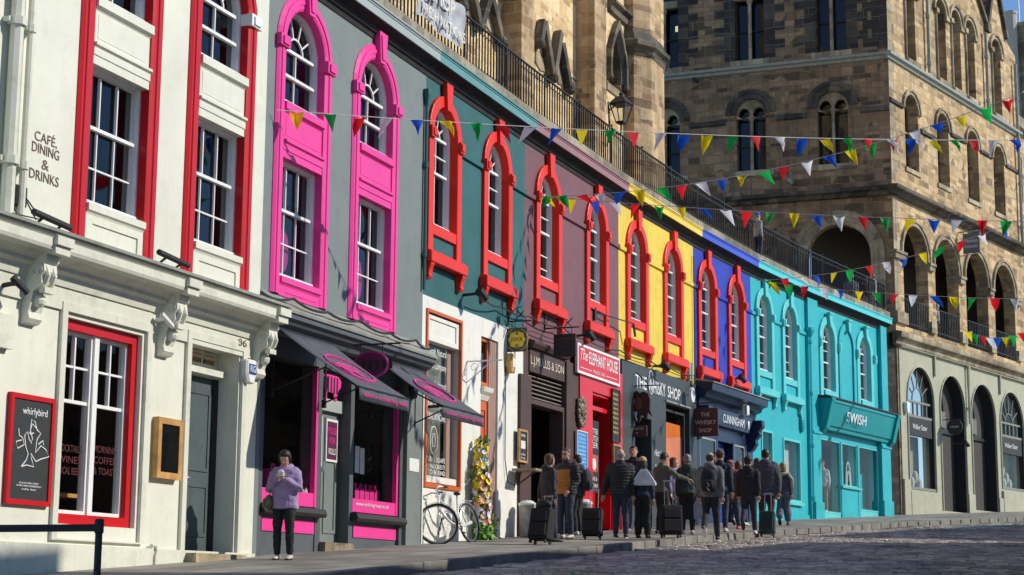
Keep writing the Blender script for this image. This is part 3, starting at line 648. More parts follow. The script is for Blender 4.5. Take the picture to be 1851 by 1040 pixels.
# door, transom light, planked pilaster
m = T.mb(); m.box(dd0, dd1, -.5, .1, 1.6, gz(T.fr.w(3.3, 0, 0).y)+.05); m.build('doorstep', TRIM, T.e)
zd = gz(T.fr.w(3.3, 0, 0).y)+.06; zl = 5.5
m = T.mb(); m.box(dd0+.0, dd0+.50, -.12, -.07, zd, zl-.02); m.prism(rect_pts(dd0+.06, dd0+.44, zd+.2, zl-.25), -.07, -.05, [rect_pts(dd0+.11, dd0+.37, zd+.25, zl-.3)])
dr = m.build('door', ORNG, T.e)
m = T.mb(); m.box(dd0+.42, dd0+.45, -.07, -.02, zd+1.0, zd+1.2); m.build('handle', STEEL, dr)
m = T.mb()
for k in range(4): x = dd0+.52+(dd1-dd0-.52)*k/4; m.box(x, x+(dd1-dd0-.52)/4-.012, -.12, -.04, zd-.1, 6.66)
m.build('planking', BRWN, T.e)
m = T.mb(); frame_rect(m, dd0+.005, dd0+.50, zl+.2, 6.64, .06, -.12, -.05, .06); tr = m.build('transom', ORNG, T.e)
m = T.mb(); m.sheet(rect_pts(dd0+.05, dd0+.46, zl+.22, 6.6), -.09); m.build('pane', GLASS, tr)
m = T.mb(); m.extr([(-.3, zl-.1), (-.05, zl-.1), (.0, zl), (.06, zl+.06), (.09, zl+.15), (-.3, zl+.2)], dd0+.005, dd0+.5); m.build('door_cornice', WHTS, T.e)

# ================================================================= U: purple house over a brown shop and a red cafe
U = Bld(FRM['U'], 'purple_house', 'dusky purple upper storey with red arched windows over a brown doorway and red cafe')
PURC = paint('pale purple fascia paint', (.33, .17, .19), .6, dirt=.3)
hs = [small_window(U, 1.37, RED2, hb=(9.0, 8.7), hb2=(9.85,)), small_window(U, 4.62, RED2, hb=(9.0, 8.7), hb2=(9.85,))]
u0 = U.H(955, 720)[0]; u1 = U.H(1019, 720)[0]; e0 = U.H(1064, 800)[0]; e1 = U.H(1101, 800)[0]; eL = U.H(1041, 760)[0]
hs += [rect_pts(u0, u1, 1.9, 6.78), rect_pts(e0, e1, 1.9, 6.30)]
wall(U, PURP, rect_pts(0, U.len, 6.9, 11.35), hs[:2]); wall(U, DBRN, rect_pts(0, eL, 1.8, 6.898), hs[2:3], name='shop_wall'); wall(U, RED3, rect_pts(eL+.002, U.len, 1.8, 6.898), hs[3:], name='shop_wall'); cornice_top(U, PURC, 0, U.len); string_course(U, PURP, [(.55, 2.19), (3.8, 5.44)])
interior(U, .15, U.len-.15, 7.4, 11.2, 2.5, IN_D, 'room_interior'); interior(U, .1, U.len-.1, 2.5, 6.7, 3, IN_D)
gU = lambda s: gz(U.fr.w(s, 0, 0).y)
m = U.mb(); m.box(-.32, u0, .001, .07, 2.2, 6.15); m.box(u1, eL-.02, .001, .07, 2.2, 6.75); m.build('pilaster', DBRN, U.e)
m = U.mb(); m.extr([(.001, 6.78), (.10, 6.78), (.16, 6.86), (.16, 6.92), (.001, 6.97)], u0-.05, u1+.05); m.box(u0, u1, -.3, .03, 6.28, 6.78); sg = m.build('shop_fascia', DBRN, U.e)
U.t('L.J.MULLIS & SON', u0+.04, u1-.1, 6.38, 6.62, .035, CREAM)
m = U.mb(); m.box(u0, u1, -.28, -.2, 5.72, 6.28)
for k in range(6): z = 5.74+.09*k; m.add([(u0+.04, -.2, z+.07), (u1-.04, -.2, z+.07), (u1-.04, -.04, z), (u0+.04, -.04, z), (u0+.04, -.2, z+.085), (u1-.04, -.2, z+.085), (u1-.04, -.04, z+.015), (u0+.04, -.04, z+.015)], [(0, 1, 2, 3), (4, 5, 6, 7), (3, 2, 6, 7), (0, 1, 5, 4)])
m.build('louvre', paint('worn grey brown louvre', (.27, .22, .19), .7, dirt=.5), U.e)
m = U.mb(); frame_rect(m, u0, u1, gU(1)-.05, 5.70, .10, -.3, .02, .02); m.box(u0+.1, u0+.9, -.32, -.28, gU(1), 5.5); m.build('door_frame', DBRN, U.e)
m = U.mb(); m.box(u0+.95, u0+1.3, -.8, -.78, gU(1)+1.9, gU(1)+2.6); m.build('inside_poster', IN_W, U.e)
# red cafe front
m = U.mb(); m.prism(rect_pts(eL, U.len-.03, 2.3, 6.9), .002, .10, [rect_pts(e0, e1, 2.3001, 6.25)]); cf = m.build('cafe_front', RED3, U.e)
m = U.mb(); m.box(e0, e1, -.32, -.1, 2.3, gU(4)+.1); m.build('doorstep', TRIM, U.e)
m = U.mb(); frame_rect(m, e0, e1, gU(4)+.1, 6.25, .06, -.34, .05, .0); m.box(e0, e1, -.3, .02, 5.85, 5.95); m.build('door_frame', RED3, cf)
m = U.mb(); m.box(e0+.06, e1-.06, -.33, -.28, gU(4)+.12, 4.05); m.build('door_panel', paint('shaded red door', (.42, .01, .014), .4), U.e)
m = U.mb(); m.box(e0+.06, e0+.80, -.06, -.03, 3.95, 5.62); po = m.build('drinks_poster', BLKM, U.e)
for s, z0_, z1_ in (('BUTTER', 5.30, 5.43), ('SCOTCH', 5.14, 5.27), ('BEER', 4.98, 5.11)): U.t(s, e0+.14, e0+.72, z0_, z1_, -.028, WHT)
U.t('CAFE &', e0+.2, e0+.66, 4.22, 4.31, -.028, WHT); U.t('TAKEAWAY', e0+.15, e0+.72, 4.06, 4.15, -.028, WHT)
m = U.mb(); m.box(e0+.14, e0+.72, -.03, -.022, 4.42, 4.82); q = m.build('poster_photo', plain('poster photo', (.45, .10, .08), .5, var=.6, scale=12), po)
m = U.mb(); m.ell((e0+.43, -.018, 4.6), (.15, .01, .14), 10, 6); m.build('poster_mug', PAPER, q)

# ================================================================= Y: yellow house over the whisky shop
Y = Bld(FRM['Y'], 'yellow_house', 'bright yellow upper storey with red arched windows over a charcoal whisky shop')
YELC = paint('yellow fascia paint', (.86, .62, .10), .6, dirt=.35)
y0, y1 = .95, Y.H(1173, 800)[0]; o0_, o1_ = Y.H(1199, 727)[0], Y.H(1241, 745)[0]+.05
hs = [small_window(Y, 1.29, RED2, hb=(9.0, 8.7), hb2=(9.85,)), small_window(Y, 4.15, RED2, hb=(9.0, 8.7), hb2=(9.85,))]
hs += [rect_pts(y0, y1, 2.2, 6.0), rect_pts(o0_, o1_, 3.6, 6.55)]
zY = 7.42
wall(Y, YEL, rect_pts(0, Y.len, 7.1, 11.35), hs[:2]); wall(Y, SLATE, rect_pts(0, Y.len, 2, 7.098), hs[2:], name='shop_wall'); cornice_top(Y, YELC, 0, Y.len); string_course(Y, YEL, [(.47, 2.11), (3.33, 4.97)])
interior(Y, .15, Y.len-.15, 7.4, 11.2, 2.5, IN_D, 'room_interior'); interior(Y, .1, Y.len-.1, 2.8, 7.0, 3, IN_D)
m = Y.mb(); m.prism(rect_pts(.03, Y.len-.04, 2.5, zY-.12), .002, .07, [rect_pts(y0, y1, 2.5001, 6.0), rect_pts(o0_, o1_, 3.6, 6.55)]); m.build('shopfront', SLATE, Y.e)
sA, zA = Y.H(1149, 686, .08); sB, zB = Y.H(1229, 702, .08)
zc = 6.86
Y.t('THE', Y.H(1149, 680, .08)[0], Y.H(1169, 690, .08)[0], zc-.15, zc+.17, .075, WHT, bold=.008); Y.t('WHISKY', Y.H(1172, 685, .08)[0], Y.H(1203, 700, .08)[0], zc-.17, zc+.17, .075, WHT, bold=.008); Y.t('SHOP', Y.H(1207, 700, .08)[0], Y.H(1230, 705, .08)[0], zc-.15, zc+.15, .075, WHT, bold=.008)
m = Y.mb(); c = Y.H(1176, 690, .08)[0]; m.tube([(c+.17*math.cos(i*.4), .085, zc+.08+.30*math.sin(i*.4)) for i in range(16)], .014, 5, closed=True); m.build('letter_ring', WHT, Y.e)
for s, z0_, z1_ in (('Not just', 5.05, 5.28), ('Another', 4.70, 4.90), ('Whisky', 4.34, 4.56), ('shop', 4.0, 4.22)): Y.t(s, y1+.2, o0_-.15, z0_, z1_, .075, WHT, shear=.2)
m = Y.mb(); frame_rect(m, o0_+.02, o1_-.22, 3.62, 6.42, .06, -.08, .0, .06); fr = m.build('shop_window', BLKM, Y.e)
ORB = plain('orange window poster', (.95, .20, .02), .5, var=.2, scale=1.2)
m = Y.mb(); m.box(o0_+.08, o1_-.28, -.12, -.10, 3.7, 6.1); pb = m.build('orange_backdrop', ORB, fr)
m = Y.mb(); m.tube([(o0_+.75+.38*math.cos(i*.33), -.095, 4.75+.42*math.sin(i*.33)) for i in range(10)], .05, 5); m.tube([(o0_+.1, -.095, 4.86), (o1_-.3, -.095, 4.86)], .02, 4)
m.build('backdrop_arch', plain('dark orange print', (.60, .09, .01), .5), pb)
m = Y.mb(); m.sheet(rect_pts(o0_+.05, o1_-.25, 3.65, 6.4), -.04); m.build('pane', GLASSC, fr)
m = Y.mb(); m.extr([(.07, 6.57), (.11, 6.58), (.11, 6.62), (.07, 6.63)], o0_-.05, o1_); m.build('ledge', ZINC, Y.e)
m = Y.mb(); m.box(y0+.05, y0+.5, -.33, -.28, 2.9, 5.8); m.build('door', paint('rust brown door', (.30, .10, .05), .5), Y.e)

# ================================================================= B: royal blue house over a navy shopfront
Bb = Bld(FRM['B'], 'royal_blue_house', 'royal blue upper storey with red arched windows over a navy shopfront')
b0, b1 = .35, Bb.len-.45
hs = [small_window(Bb, 1.08, RED2, hb=(9.0, 8.7), hb2=(9.85,)), small_window(Bb, 3.65, RED2, hb=(9.0, 8.7), hb2=(9.85,))]
hs.append(rect_pts(b0, b1, 2.6, 6.35))
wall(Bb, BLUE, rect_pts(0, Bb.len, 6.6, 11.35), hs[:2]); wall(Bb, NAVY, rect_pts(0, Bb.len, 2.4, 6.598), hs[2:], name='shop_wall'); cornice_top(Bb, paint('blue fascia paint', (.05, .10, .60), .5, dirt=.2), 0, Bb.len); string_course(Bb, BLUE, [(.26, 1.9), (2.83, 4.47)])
interior(Bb, .15, Bb.len-.15, 7.4, 11.2, 2.5, IN_D, 'room_interior'); interior(Bb, .1, Bb.len-.1, 3, 6.9, 3, IN_G, front=-.5)
zc = Bb.H(1290, 692, .5)[1]
m = Bb.mb(); m.extr([(.001, zc-.62), (.10, zc-.60), (.14, zc-.42), (.30, zc-.36), (.34, zc-.25), (.50, zc-.2), (.52, zc-.02), (.55, zc), (.001, zc+.08)], .05, Bb.len-.05); cn = m.build('shop_cornice', NAVY, Bb.e)
m = Bb.mb(); m.extr([(.001, zc+.08), (.56, zc+.002), (.56, zc+.03), (.001, zc+.13)], .03, Bb.len-.03); m.build('lead_flashing', DGREY2, cn)
m = Bb.mb(); m.add([(.3, .12, zc-1.02), (Bb.len-.75, .12, zc-1.02), (Bb.len-.75, .26, zc-.60), (.3, .26, zc-.60), (.3, .03, zc-1.02), (Bb.len-.75, .03, zc-1.02), (Bb.len-.75, .03, zc-.60), (.3, .03, zc-.60)], [(0, 1, 2, 3), (4, 5, 6, 7), (0, 1, 5, 4), (2, 3, 7, 6), (0, 3, 7, 4), (1, 2, 6, 5)])
m.build('shop_fascia', NAVYL, Bb.e)
tx = Bb.t('CUNNINGHAM', 1.7, 3.6, zc-.94, zc-.70, .24, WHT)
m = Bb.mb()
for s in (1.15, 4.05): m.prism([(s-.09, zc-.70), (s+.09, zc-.70), (s+.05, zc-.84), (s+.02, zc-.94), (s-.02, zc-.94), (s-.05, zc-.84)], .20, .225)
m.build('thistle_emblem', WHT, Bb.e)
m = Bb.mb()
for s in (.15, Bb.len-.25):
    m.extr([(.002, zc-.62), (.40, zc-.62), (.42, zc-.80), (.30, zc-.95), (.34, zc-1.05), (.2, zc-1.2), (.22, zc-1.32), (.1, zc-1.5), (.002, zc-1.55)], s-.13, s+.13)
m.build('console_bracket', NAVY, Bb.e)
gB = lambda s: gz(Bb.fr.w(s, 0, 0).y)
m = Bb.mb(); q0, q1 = Bb.H(1299, 800)[0], Bb.H(1321, 800)[0]
m.box(b0, b1, -.3, -.04, 5.95, 6.35); m.box(b0, b0+.12, -.3, -.02, 2.6, 6); m.box(q0-.14, q0, -.3, -.02, 2.6, 6); m.box(q1+.25, q1+.4, -.3, -.02, 2.6, 6); m.box(b1-.25, b1, -.3, -.02, 2.6, 6)
m.box(b0, q0, -.3, -.03, 2.6, gB(1)+.8); m.box(q1+.3, b1, -.3, -.03, 2.6, gB(4)+.8); m.build('shopfront', NAVY, Bb.e)
m = Bb.mb(); m.box(q0, q1+.1, -.34, -.25, gB(2), 5.95); m.prism(rect_pts(q0+.1, q1, gB(2)+.3, 5.6), -.25, -.23, [rect_pts(q0+.2, q1-.1, gB(2)+.4, 5.5)]); m.build('door', BLUD, Bb.e)
for s0, s1, gg in ((b0+.12, q0-.14, 1), (q1+.4, b1-.25, 4)):
    m = Bb.mb(); frame_rect(m, s0, s1, gB(gg)+.8, 5.95, .05, -.10, -.03, .05); fr = m.build('shop_window', paint('grey window frame', (.35, .35, .33), .5), Bb.e)
    m = Bb.mb(); m.sheet(rect_pts(s0, s1, gB(gg)+.8, 5.95), -.06); m.build('pane', GLASS, fr)
    m = Bb.mb(); m.box(s0+.05, s1-.05, -.8, -.78, 4.9, 4.94); m.tube([((s0+s1)/2, -.79, 4.2), ((s0+s1)/2, -.79, 5.5)], .02)
    for k in range(5): m.box(s0+.1+.16*k, s0+.22+.16*k, -.8, -.74, 4.1, 4.85)
    m.build('shop_display', IN_W, fr)

# ================================================================= C: turquoise house
C = Bld(FRM['C'], 'turquoise_house', 'turquoise house with two pale turquoise arched windows and two plain shop windows')
c0, c1 = C.H(1376, 800)[0], C.H(1396, 800)[0]; c2, c3 = C.H(1415, 810)[0], C.H(1446, 815)[0]
hs = [small_window(C, 1.12, CYANL, hb=(9.0, 8.7), hb2=(9.85,)), small_window(C, 3.5, CYANL, hb=(9.0, 8.7), hb2=(9.85,))]
zt = C.H(1415, 785)[1]; zb = C.H(1415, 905)[1]
hs += [rect_pts(c0, c1, zb, zt), rect_pts(c2, c3, zb, zt-.1)]
wall(C, CYAN, rect_pts(0, C.len, 2.8, 11.35), hs); CYC = paint('pale turquoise fascia', (.10, .62, .66), .5, dirt=.2)
cornice_top(C, CYC, 0, C.len); string_course(C, CYAN, [(.3, 1.94), (2.68, 4.32)])
interior(C, .15, C.len-.15, 7.4, 11.2, 2.5, IN_D, 'room_interior'); interior(C, .1, C.len-.1, 3.4, 6.9, 2.5, IN_W)
for s0, s1, z1_ in ((c0, c1, zt), (c2, c3, zt-.1)):
    m = C.mb(); frame_rect(m, s0, s1, zb, z1_, .07, -.06, .03, .07); m.box(s0-.05, s1+.05, .0, .10, zb-.1, zb-.01); fr = m.build('shop_window', CYANL, C.e)
    m = C.mb(); m.sheet(rect_pts(s0, s1, zb, z1_), -.03); m.build('pane', GLASSC, fr)
    m = C.mb(); m.box(s0+.04, s1-.04, -.34, -.30, zb+.0, z1_-.1); m.box((s0+s1)/2-.02, (s0+s1)/2+.02, -.3, -.27, zb, z1_-.1); m.box(s0+.3, s0+.5, -.3, -.24, z1_-.9, z1_-.7); m.build('window_blind', IN_W, fr)
m = C.mb(); m.box(0, C.len, .001, .04, 3, zb-.35); m.build('plinth', CYAN, C.e)

# ================================================================= S: turquoise house with projecting shopfront
S = Bld(FRM['S'], 'turquoise_corner_house', 'turquoise end house with three linked arches above a deep turquoise shop fascia')
ws = [(1.75, True), (3.55, False), (5.30, True)]
hs = []; h = .56; zsp = 10.12
for cx, glz in ws:
    m = S.mb(); zb_ = 8.10 if glz else 8.10
    ploft(m, cx, zb_, zsp, [(.82, .0), (.82, .06), (h+.06, .075), (h, .07), (h, -.3)]); su = m.build('window_surround', CYANL if glz else CYAN, S.e)
    k = S.mb(); k.prism([(cx-.08, zsp+h-.04), (cx+.08, zsp+h-.04), (cx+.14, 11.0), (cx-.14, 11.0)], .05, .17); k.box(cx-.17, cx+.17, .05, .20, 11.0, 11.06); k.build('keystone', CYANL, su)
    if glz:
        sash(S, cx, h, 8.42, zsp, nv=1, zm=9.4, hb=(8.9,), hb2=(9.8,), blind=-1)
        q = S.mb(); q.box(cx-h, cx+h, -.2, .12, 8.25, 8.41); q.build('sill', CYANL, su); hs.append(arch_path(cx, h+.01, 8.25, zsp))
for x in (2.65, 4.43, 6.2, .87):
    q = S.mb(); q.box(x-.10, x+.10, .05, .15, zsp-.28, zsp+.02)
    q.box(x-.07, x+.07, .15, .17, zsp-.13, zsp-.02); q.box(x-.07, x+.07, .15, .17, zsp-.24, zsp-.15); q.build('impost', CYANL, S.e)
sx0, sx1 = .35, S.len-.05
so0, so1 = S.H(1480, 790)[0], S.H(1585, 800)[0]
zg1 = 6.78
hs.append(rect_pts(so0, so1, 3.4, zg1+.1))
wall(S, CYAN, rect_pts(-.25, S.len, 3, 11.35), hs); cornice_top(S, CYC, -.2, S.len, e1=.25)
m = S.mb(); m.prism([(2.75, 8.1)]+[(3.55-h*math.cos(math.pi*i/12), zsp+h*math.sin(math.pi*i/12)) for i in range(13)]+[(4.35, 8.1)], .003, .01); m.build('blind_arch', CYAN, S.e)
interior(S, .15, S.len-.15, 7.4, 11.2, 2.5, IN_D, 'room_interior'); interior(S, so0-.1, so1+.1, 3.6, 6.9, 2.2, plain('warm grey shop wall', (.34, .31, .27), .8))
m = S.mb(); m.box(-.25, .62, .001, .12, 3, 11.3); m.box(S.len-.62, S.len, .001, .14, 6.9, 11.3); m.build('pilaster', CYAN, S.e)
# projecting shop fascia
zf1 = S.H(1490, 716, .5)[1]; zf0 = zf1-1.0; f0, f1 = .55, S.len+.02
m = S.mb(); m.extr([(.001, zf0), (.22, zf0), (.24, zf0+.1), (.30, zf0+.14), (.48, zf1-.14), (.52, zf1-.1), (.52, zf1), (.001, zf1+.02)], f0, f1); fs_ = m.build('shop_fascia', CYAND, S.e)
m = S.mb(); m.extr([(.001, zf1+.04), (.57, zf1+.004), (.57, zf1+.05), (.001, zf1+.13)], f0-.06, f1+.06); m.build('lead_flashing', BLKM, fs_)
m = S.mb()
for s in (f0+.02, f1-.30): m.extr([(.002, zf0-.18), (.16, zf0-.18), (.36, zf0+.02), (.56, zf1-.16), (.60, zf1-.05), (.60, zf1+.001), (.002, zf1+.001)], s, s+.28)
m.build('console_bracket', CYAND, fs_)
L0, L1 = S.H(1527, 748, .42)[0], S.H(1563, 755, .42)[0]
S.t('SWISH', L0, L1, zf0+.34, zf0+.68, .475, WHT, shear=.2, thick=.02)
gS = lambda s: gz(S.fr.w(s, 0, 0).y)
d0, d1 = S.H(1517, 800)[0], S.H(1549, 800)[0]
m = S.mb(); m.box(so0, so1, -.3, .02, zg1, zg1+.09)
m.box(d0-.02, d0+.12, -.3, .06, 3.4, zg1); m.box(d1-.12, d1+.06, -.3, .06, 3.4, zg1); m.box(so0-.12, so0, -.02, .04, 3.4, zg1); m.box(so1, so1+.05, -.02, .04, 3.4, zg1)
m.box(d0+.10, d1-.1, -.30, .045, 3.4, gS(3.5)+.95); m.build('shopfront', CYAN, S.e)
m = S.mb(); m.extr([(-.02, gS(3.5)+.95), (.12, gS(3.5)+.95), (.13, gS(3.5)+1.02), (-.02, gS(3.5)+1.05)], d0-.05, d1+.08); m.build('sill', CYANL, S.e)
m = S.mb()
for s0, s1 in ((-.1, .58), (so1+.05, S.len+.03)): m.box(s0, s1, .002, .16, 3, zf0+.05); m.box(s0-.04, s1+.03, .002, .22, 3, gS(s0)+.55); m.extr([(.002, zf0-.25), (.2, zf0-.2), (.2, zf0-.12), (.002, zf0-.08)], s0-.02, s1+.02)
m.build('shop_pilaster', CYAN, S.e)
for s0, s1, zz in ((so0, d0-.02, gS(1)+.2), (d0+.16, d1-.12, gS(3)+1.05), (d1+.06, so1, gS(5)+.2)):
    m = S.mb(); frame_rect(m, s0, s1, zz, zg1-.01, .045, -.05, .03, .05); fr = m.build('shop_window', CYANL, S.e)
    m = S.mb(); m.sheet(rect_pts(s0, s1, zz, zg1-.01), -.01); m.build('pane', GLASSC, fr)
m = S.mb(); m.box(so0, d0, -.3, .02, 3.4, gS(1)+.2); m.box(d1, so1, -.3, .02, 3.4, gS(5)+.2); m.build('stall_riser', CYANL, S.e)
m = S.mb(); m.box(d0+.55, d1-.12, -.5, -.46, gS(3)+1, 6.3); m.box(d1+.75, so1-.02, -.5, -.46, gS(5)+.3, 5.9); m.build('display_panel', CYAN, S.e)
m = S.mb()
for k in range(4): m.tube([(so0+.5+.22*k, -.9, 3.9), (so0+.5+.22*k, -.9, 5.9)], .07, 6)
m.build('hanging_clothes', plain('beige clothes', (.38, .32, .26), .8), S.e)
m = S.mb()
for r_, zz in ((.25, 0), (.17, .0)): m.tube([(d0+.75+r_*math.cos(i*.42), .03-.1*r_, 5.15+1.25*(r_/.25)*math.sin(i*.42)*.8-(.12 if math.sin(i*.42) < 0 else 0)) for i in range(15)], .022, 5, closed=True)
m.build('hanging_ring', SASH, S.e)
m = S.mb(); m.ell((d0+.75, -.02, 4.22), (.2, .08, .16), 10, 6); m.build('hanging_beads', plain('dark red beads', (.25, .03, .03), .5), S.e)
m = S.mb(); m.ell((d0+.95, -.4, 5.95), (.12, .12, .12), 10, 6); lp = m.build('ceiling_lamp', plain('x', (1, 1, 1)), S.e)
lm, nt, bs = nodemat('lit shop lamp'); bs.inputs['Emission Color'].default_value = (1, .95, .85, 1); bs.inputs['Emission Strength'].default_value = 3; lp.data.materials[0] = lm
# ================================================================= ground: carriageway of setts, pavement with kerb
def road_mat():
    m, nt, b = nodemat('road setts'); L = nt.links.new
    tc = N(nt, 'ShaderNodeTexCoord'); mp = N(nt, 'ShaderNodeMapping'); mp.inputs['Rotation'].default_value = (0, 0, R(22)); L(tc.outputs['Object'], mp.inputs[0])
    nw = N(nt, 'ShaderNodeTexNoise', Scale=2.2, Detail=2.0); L(tc.outputs['Object'], nw.inputs['Vector'])
    va = N(nt, 'ShaderNodeVectorMath', operation='MULTIPLY_ADD'); L(nw.outputs[1], va.inputs[0]); va.inputs[1].default_value = (.16, .16, 0); L(mp.outputs[0], va.inputs[2])
    br = N(nt, 'ShaderNodeTexBrick'); L(va.outputs[0], br.inputs['Vector'])
    br.inputs['Color1'].default_value = (0, 0, 0, 1); br.inputs['Color2'].default_value = (1, 1, 1, 1); br.inputs['Mortar'].default_value = (.3, .3, .3, 1)
    br.inputs['Scale'].default_value = 1; br.inputs['Mortar Size'].default_value = .022; br.inputs['Mortar Smooth'].default_value = .9; br.inputs['Brick Width'].default_value = .34; br.inputs['Row Height'].default_value = .19
    rp = ramp(nt, [(0, (.12, .118, .12)), (.5, (.29, .28, .275)), (1, (.58, .55, .52))]); L(br.outputs[0], rp.inputs[0])
    n2 = N(nt, 'ShaderNodeTexNoise', Scale=.30, Detail=8.0, Roughness=.7); L(mp.outputs[0], n2.inputs['Vector'])
    r2 = ramp(nt, [(.40, (.42, .42, .44)), (.48, (.9, .9, .9)), (.62, (1.35, 1.3, 1.25))]); L(n2.outputs[0], r2.inputs[0])
    mu = N(nt, 'ShaderNodeMix', data_type='RGBA', blend_type='MULTIPLY'); mu.inputs[0].default_value = 1; L(rp.outputs[0], mu.inputs[6]); L(r2.outputs[0], mu.inputs[7])
    mo = N(nt, 'ShaderNodeMix', data_type='RGBA'); L(br.outputs['Fac'], mo.inputs[0]); L(mu.outputs[2], mo.inputs[6]); mo.inputs[7].default_value = (.03, .029, .03, 1)
    L(mo.outputs[2], b.inputs['Base Color'])
    n3 = N(nt, 'ShaderNodeTexNoise', Scale=9.0, Detail=5.0); L(tc.outputs['Object'], n3.inputs['Vector'])
    inv = N(nt, 'ShaderNodeMath', operation='MULTIPLY_ADD'); L(br.outputs['Fac'], inv.inputs[0]); inv.inputs[1].default_value = -1.2; L(n3.outputs[0], inv.inputs[2])
    bp = N(nt, 'ShaderNodeBump', Strength=1.0, Distance=.09); L(inv.outputs[0], bp.inputs['Height']); L(bp.outputs[0], b.inputs['Normal'])
    rr = ramp(nt, [(.3, (.45,)*3), (.7, (.75,)*3)]); L(n3.outputs[0], rr.inputs[0]); L(rr.outputs[0], b.inputs['Roughness'])
    return m
def slab_mat():
    m, nt, b = nodemat('pavement slabs'); L = nt.links.new
    tc = N(nt, 'ShaderNodeTexCoord'); mp = N(nt, 'ShaderNodeMapping'); mp.inputs['Rotation'].default_value = (0, 0, R(-68)); L(tc.outputs['Object'], mp.inputs[0])
    br = N(nt, 'ShaderNodeTexBrick'); L(mp.outputs[0], br.inputs['Vector'])
    br.inputs['Color1'].default_value = (0, 0, 0, 1); br.inputs['Color2'].default_value = (1, 1, 1, 1); br.inputs['Scale'].default_value = 1
    br.inputs['Mortar Size'].default_value = .015; br.inputs['Mortar Smooth'].default_value = .3; br.inputs['Brick Width'].default_value = .9; br.inputs['Row Height'].default_value = .6
    rp = ramp(nt, [(0, (.21, .195, .17)), (.5, (.28, .265, .235)), (1, (.38, .355, .315))]); L(br.outputs[0], rp.inputs[0])
    n2 = N(nt, 'ShaderNodeTexNoise', Scale=1.1, Detail=8.0, Roughness=.7); L(tc.outputs['Object'], n2.inputs['Vector'])
    r2 = ramp(nt, [(.3, (.65, .65, .65)), (.7, (1.15, 1.15, 1.12))]); L(n2.outputs[0], r2.inputs[0])
    mu = N(nt, 'ShaderNodeMix', data_type='RGBA', blend_type='MULTIPLY'); mu.inputs[0].default_value = 1; L(rp.outputs[0], mu.inputs[6]); L(r2.outputs[0], mu.inputs[7])
    mo = N(nt, 'ShaderNodeMix', data_type='RGBA'); L(br.outputs['Fac'], mo.inputs[0]); L(mu.outputs[2], mo.inputs[6]); mo.inputs[7].default_value = (.07, .065, .055, 1)
    L(mo.outputs[2], b.inputs['Base Color']); b.inputs['Roughness'].default_value = .75
    bp = N(nt, 'ShaderNodeBump', Strength=.4, Distance=.02); L(n2.outputs[0], bp.inputs['Height']); L(bp.outputs[0], b.inputs['Normal'])
    return m
m = MB(False); X0, X1, Y0, Y1 = -160, 200, -30, 190
nx, ny = 24, 24
m.add([(X0+(X1-X0)*i/nx, Y0+(Y1-Y0)*j/ny, gz(Y0+(Y1-Y0)*j/ny)-.155) for j in range(ny+1) for i in range(nx+1)],
      [(j*(nx+1)+i, j*(nx+1)+i+1, (j+1)*(nx+1)+i+1, (j+1)*(nx+1)+i) for j in range(ny) for i in range(nx)])
tag(m.build('road', road_mat()), kind='structure')

kerb = [(-9.5, 3), (-6.0, 13), (-2.35, 21.4), (-1.2, 24.9), (.1, 28.15), (1.9, 32.6), (4.0, 38.2), (6.7, 43.6), (11.95, 53.7), (18.3, 63.5), (27, 76.5), (34, 87)]
def sett_mat():
    m, nt, b = nodemat('granite setts'); L = nt.links.new
    g = N(nt, 'ShaderNodeNewGeometry'); tc = N(nt, 'ShaderNodeTexCoord')
    rp = ramp(nt, [(0, (.19, .172, .150)), (.4, (.34, .305, .265)), (.75, (.45, .405, .35)), (1, (.64, .575, .495))]); L(g.outputs['Random Per Island'], rp.inputs[0])
    n2 = N(nt, 'ShaderNodeTexNoise', Scale=.22, Detail=8.0, Roughness=.7); L(tc.outputs['Object'], n2.inputs['Vector'])
    r2 = ramp(nt, [(.38, (.50, .50, .51)), (.46, (.95, .95, .95)), (.62, (1.25, 1.2, 1.15))]); L(n2.outputs[0], r2.inputs[0])
    n3 = N(nt, 'ShaderNodeTexNoise', Scale=14.0, Detail=7.0, Roughness=.7); L(tc.outputs['Object'], n3.inputs['Vector'])
    r3 = ramp(nt, [(.3, (.7, .7, .7)), (.7, (1.2, 1.2, 1.2))]); L(n3.outputs[0], r3.inputs[0])
    mu = N(nt, 'ShaderNodeMix', data_type='RGBA', blend_type='MULTIPLY'); mu.inputs[0].default_value = 1; L(rp.outputs[0], mu.inputs[6]); L(r2.outputs[0], mu.inputs[7])
    mv = N(nt, 'ShaderNodeMix', data_type='RGBA', blend_type='MULTIPLY'); mv.inputs[0].default_value = 1; L(mu.outputs[2], mv.inputs[6]); L(r3.outputs[0], mv.inputs[7])
    L(mv.outputs[2], b.inputs['Base Color']); b.inputs['Roughness'].default_value = .55
    bp = N(nt, 'ShaderNodeBump', Strength=.5, Distance=.02); L(n3.outputs[0], bp.inputs['Height']); L(bp.outputs[0], b.inputs['Normal']); return m
def kx(Y):
    for a, b_ in zip(kerb[:-1], kerb[1:]):
        if a[1] <= Y <= b_[1]: return a[0]+(b_[0]-a[0])*(Y-a[1])/(b_[1]-a[1])
    return 1e9
m = MB(False); rs = random.Random(5); ang = R(24); ca, sa = math.cos(ang), math.sin(ang); SW, SH = .30, .17
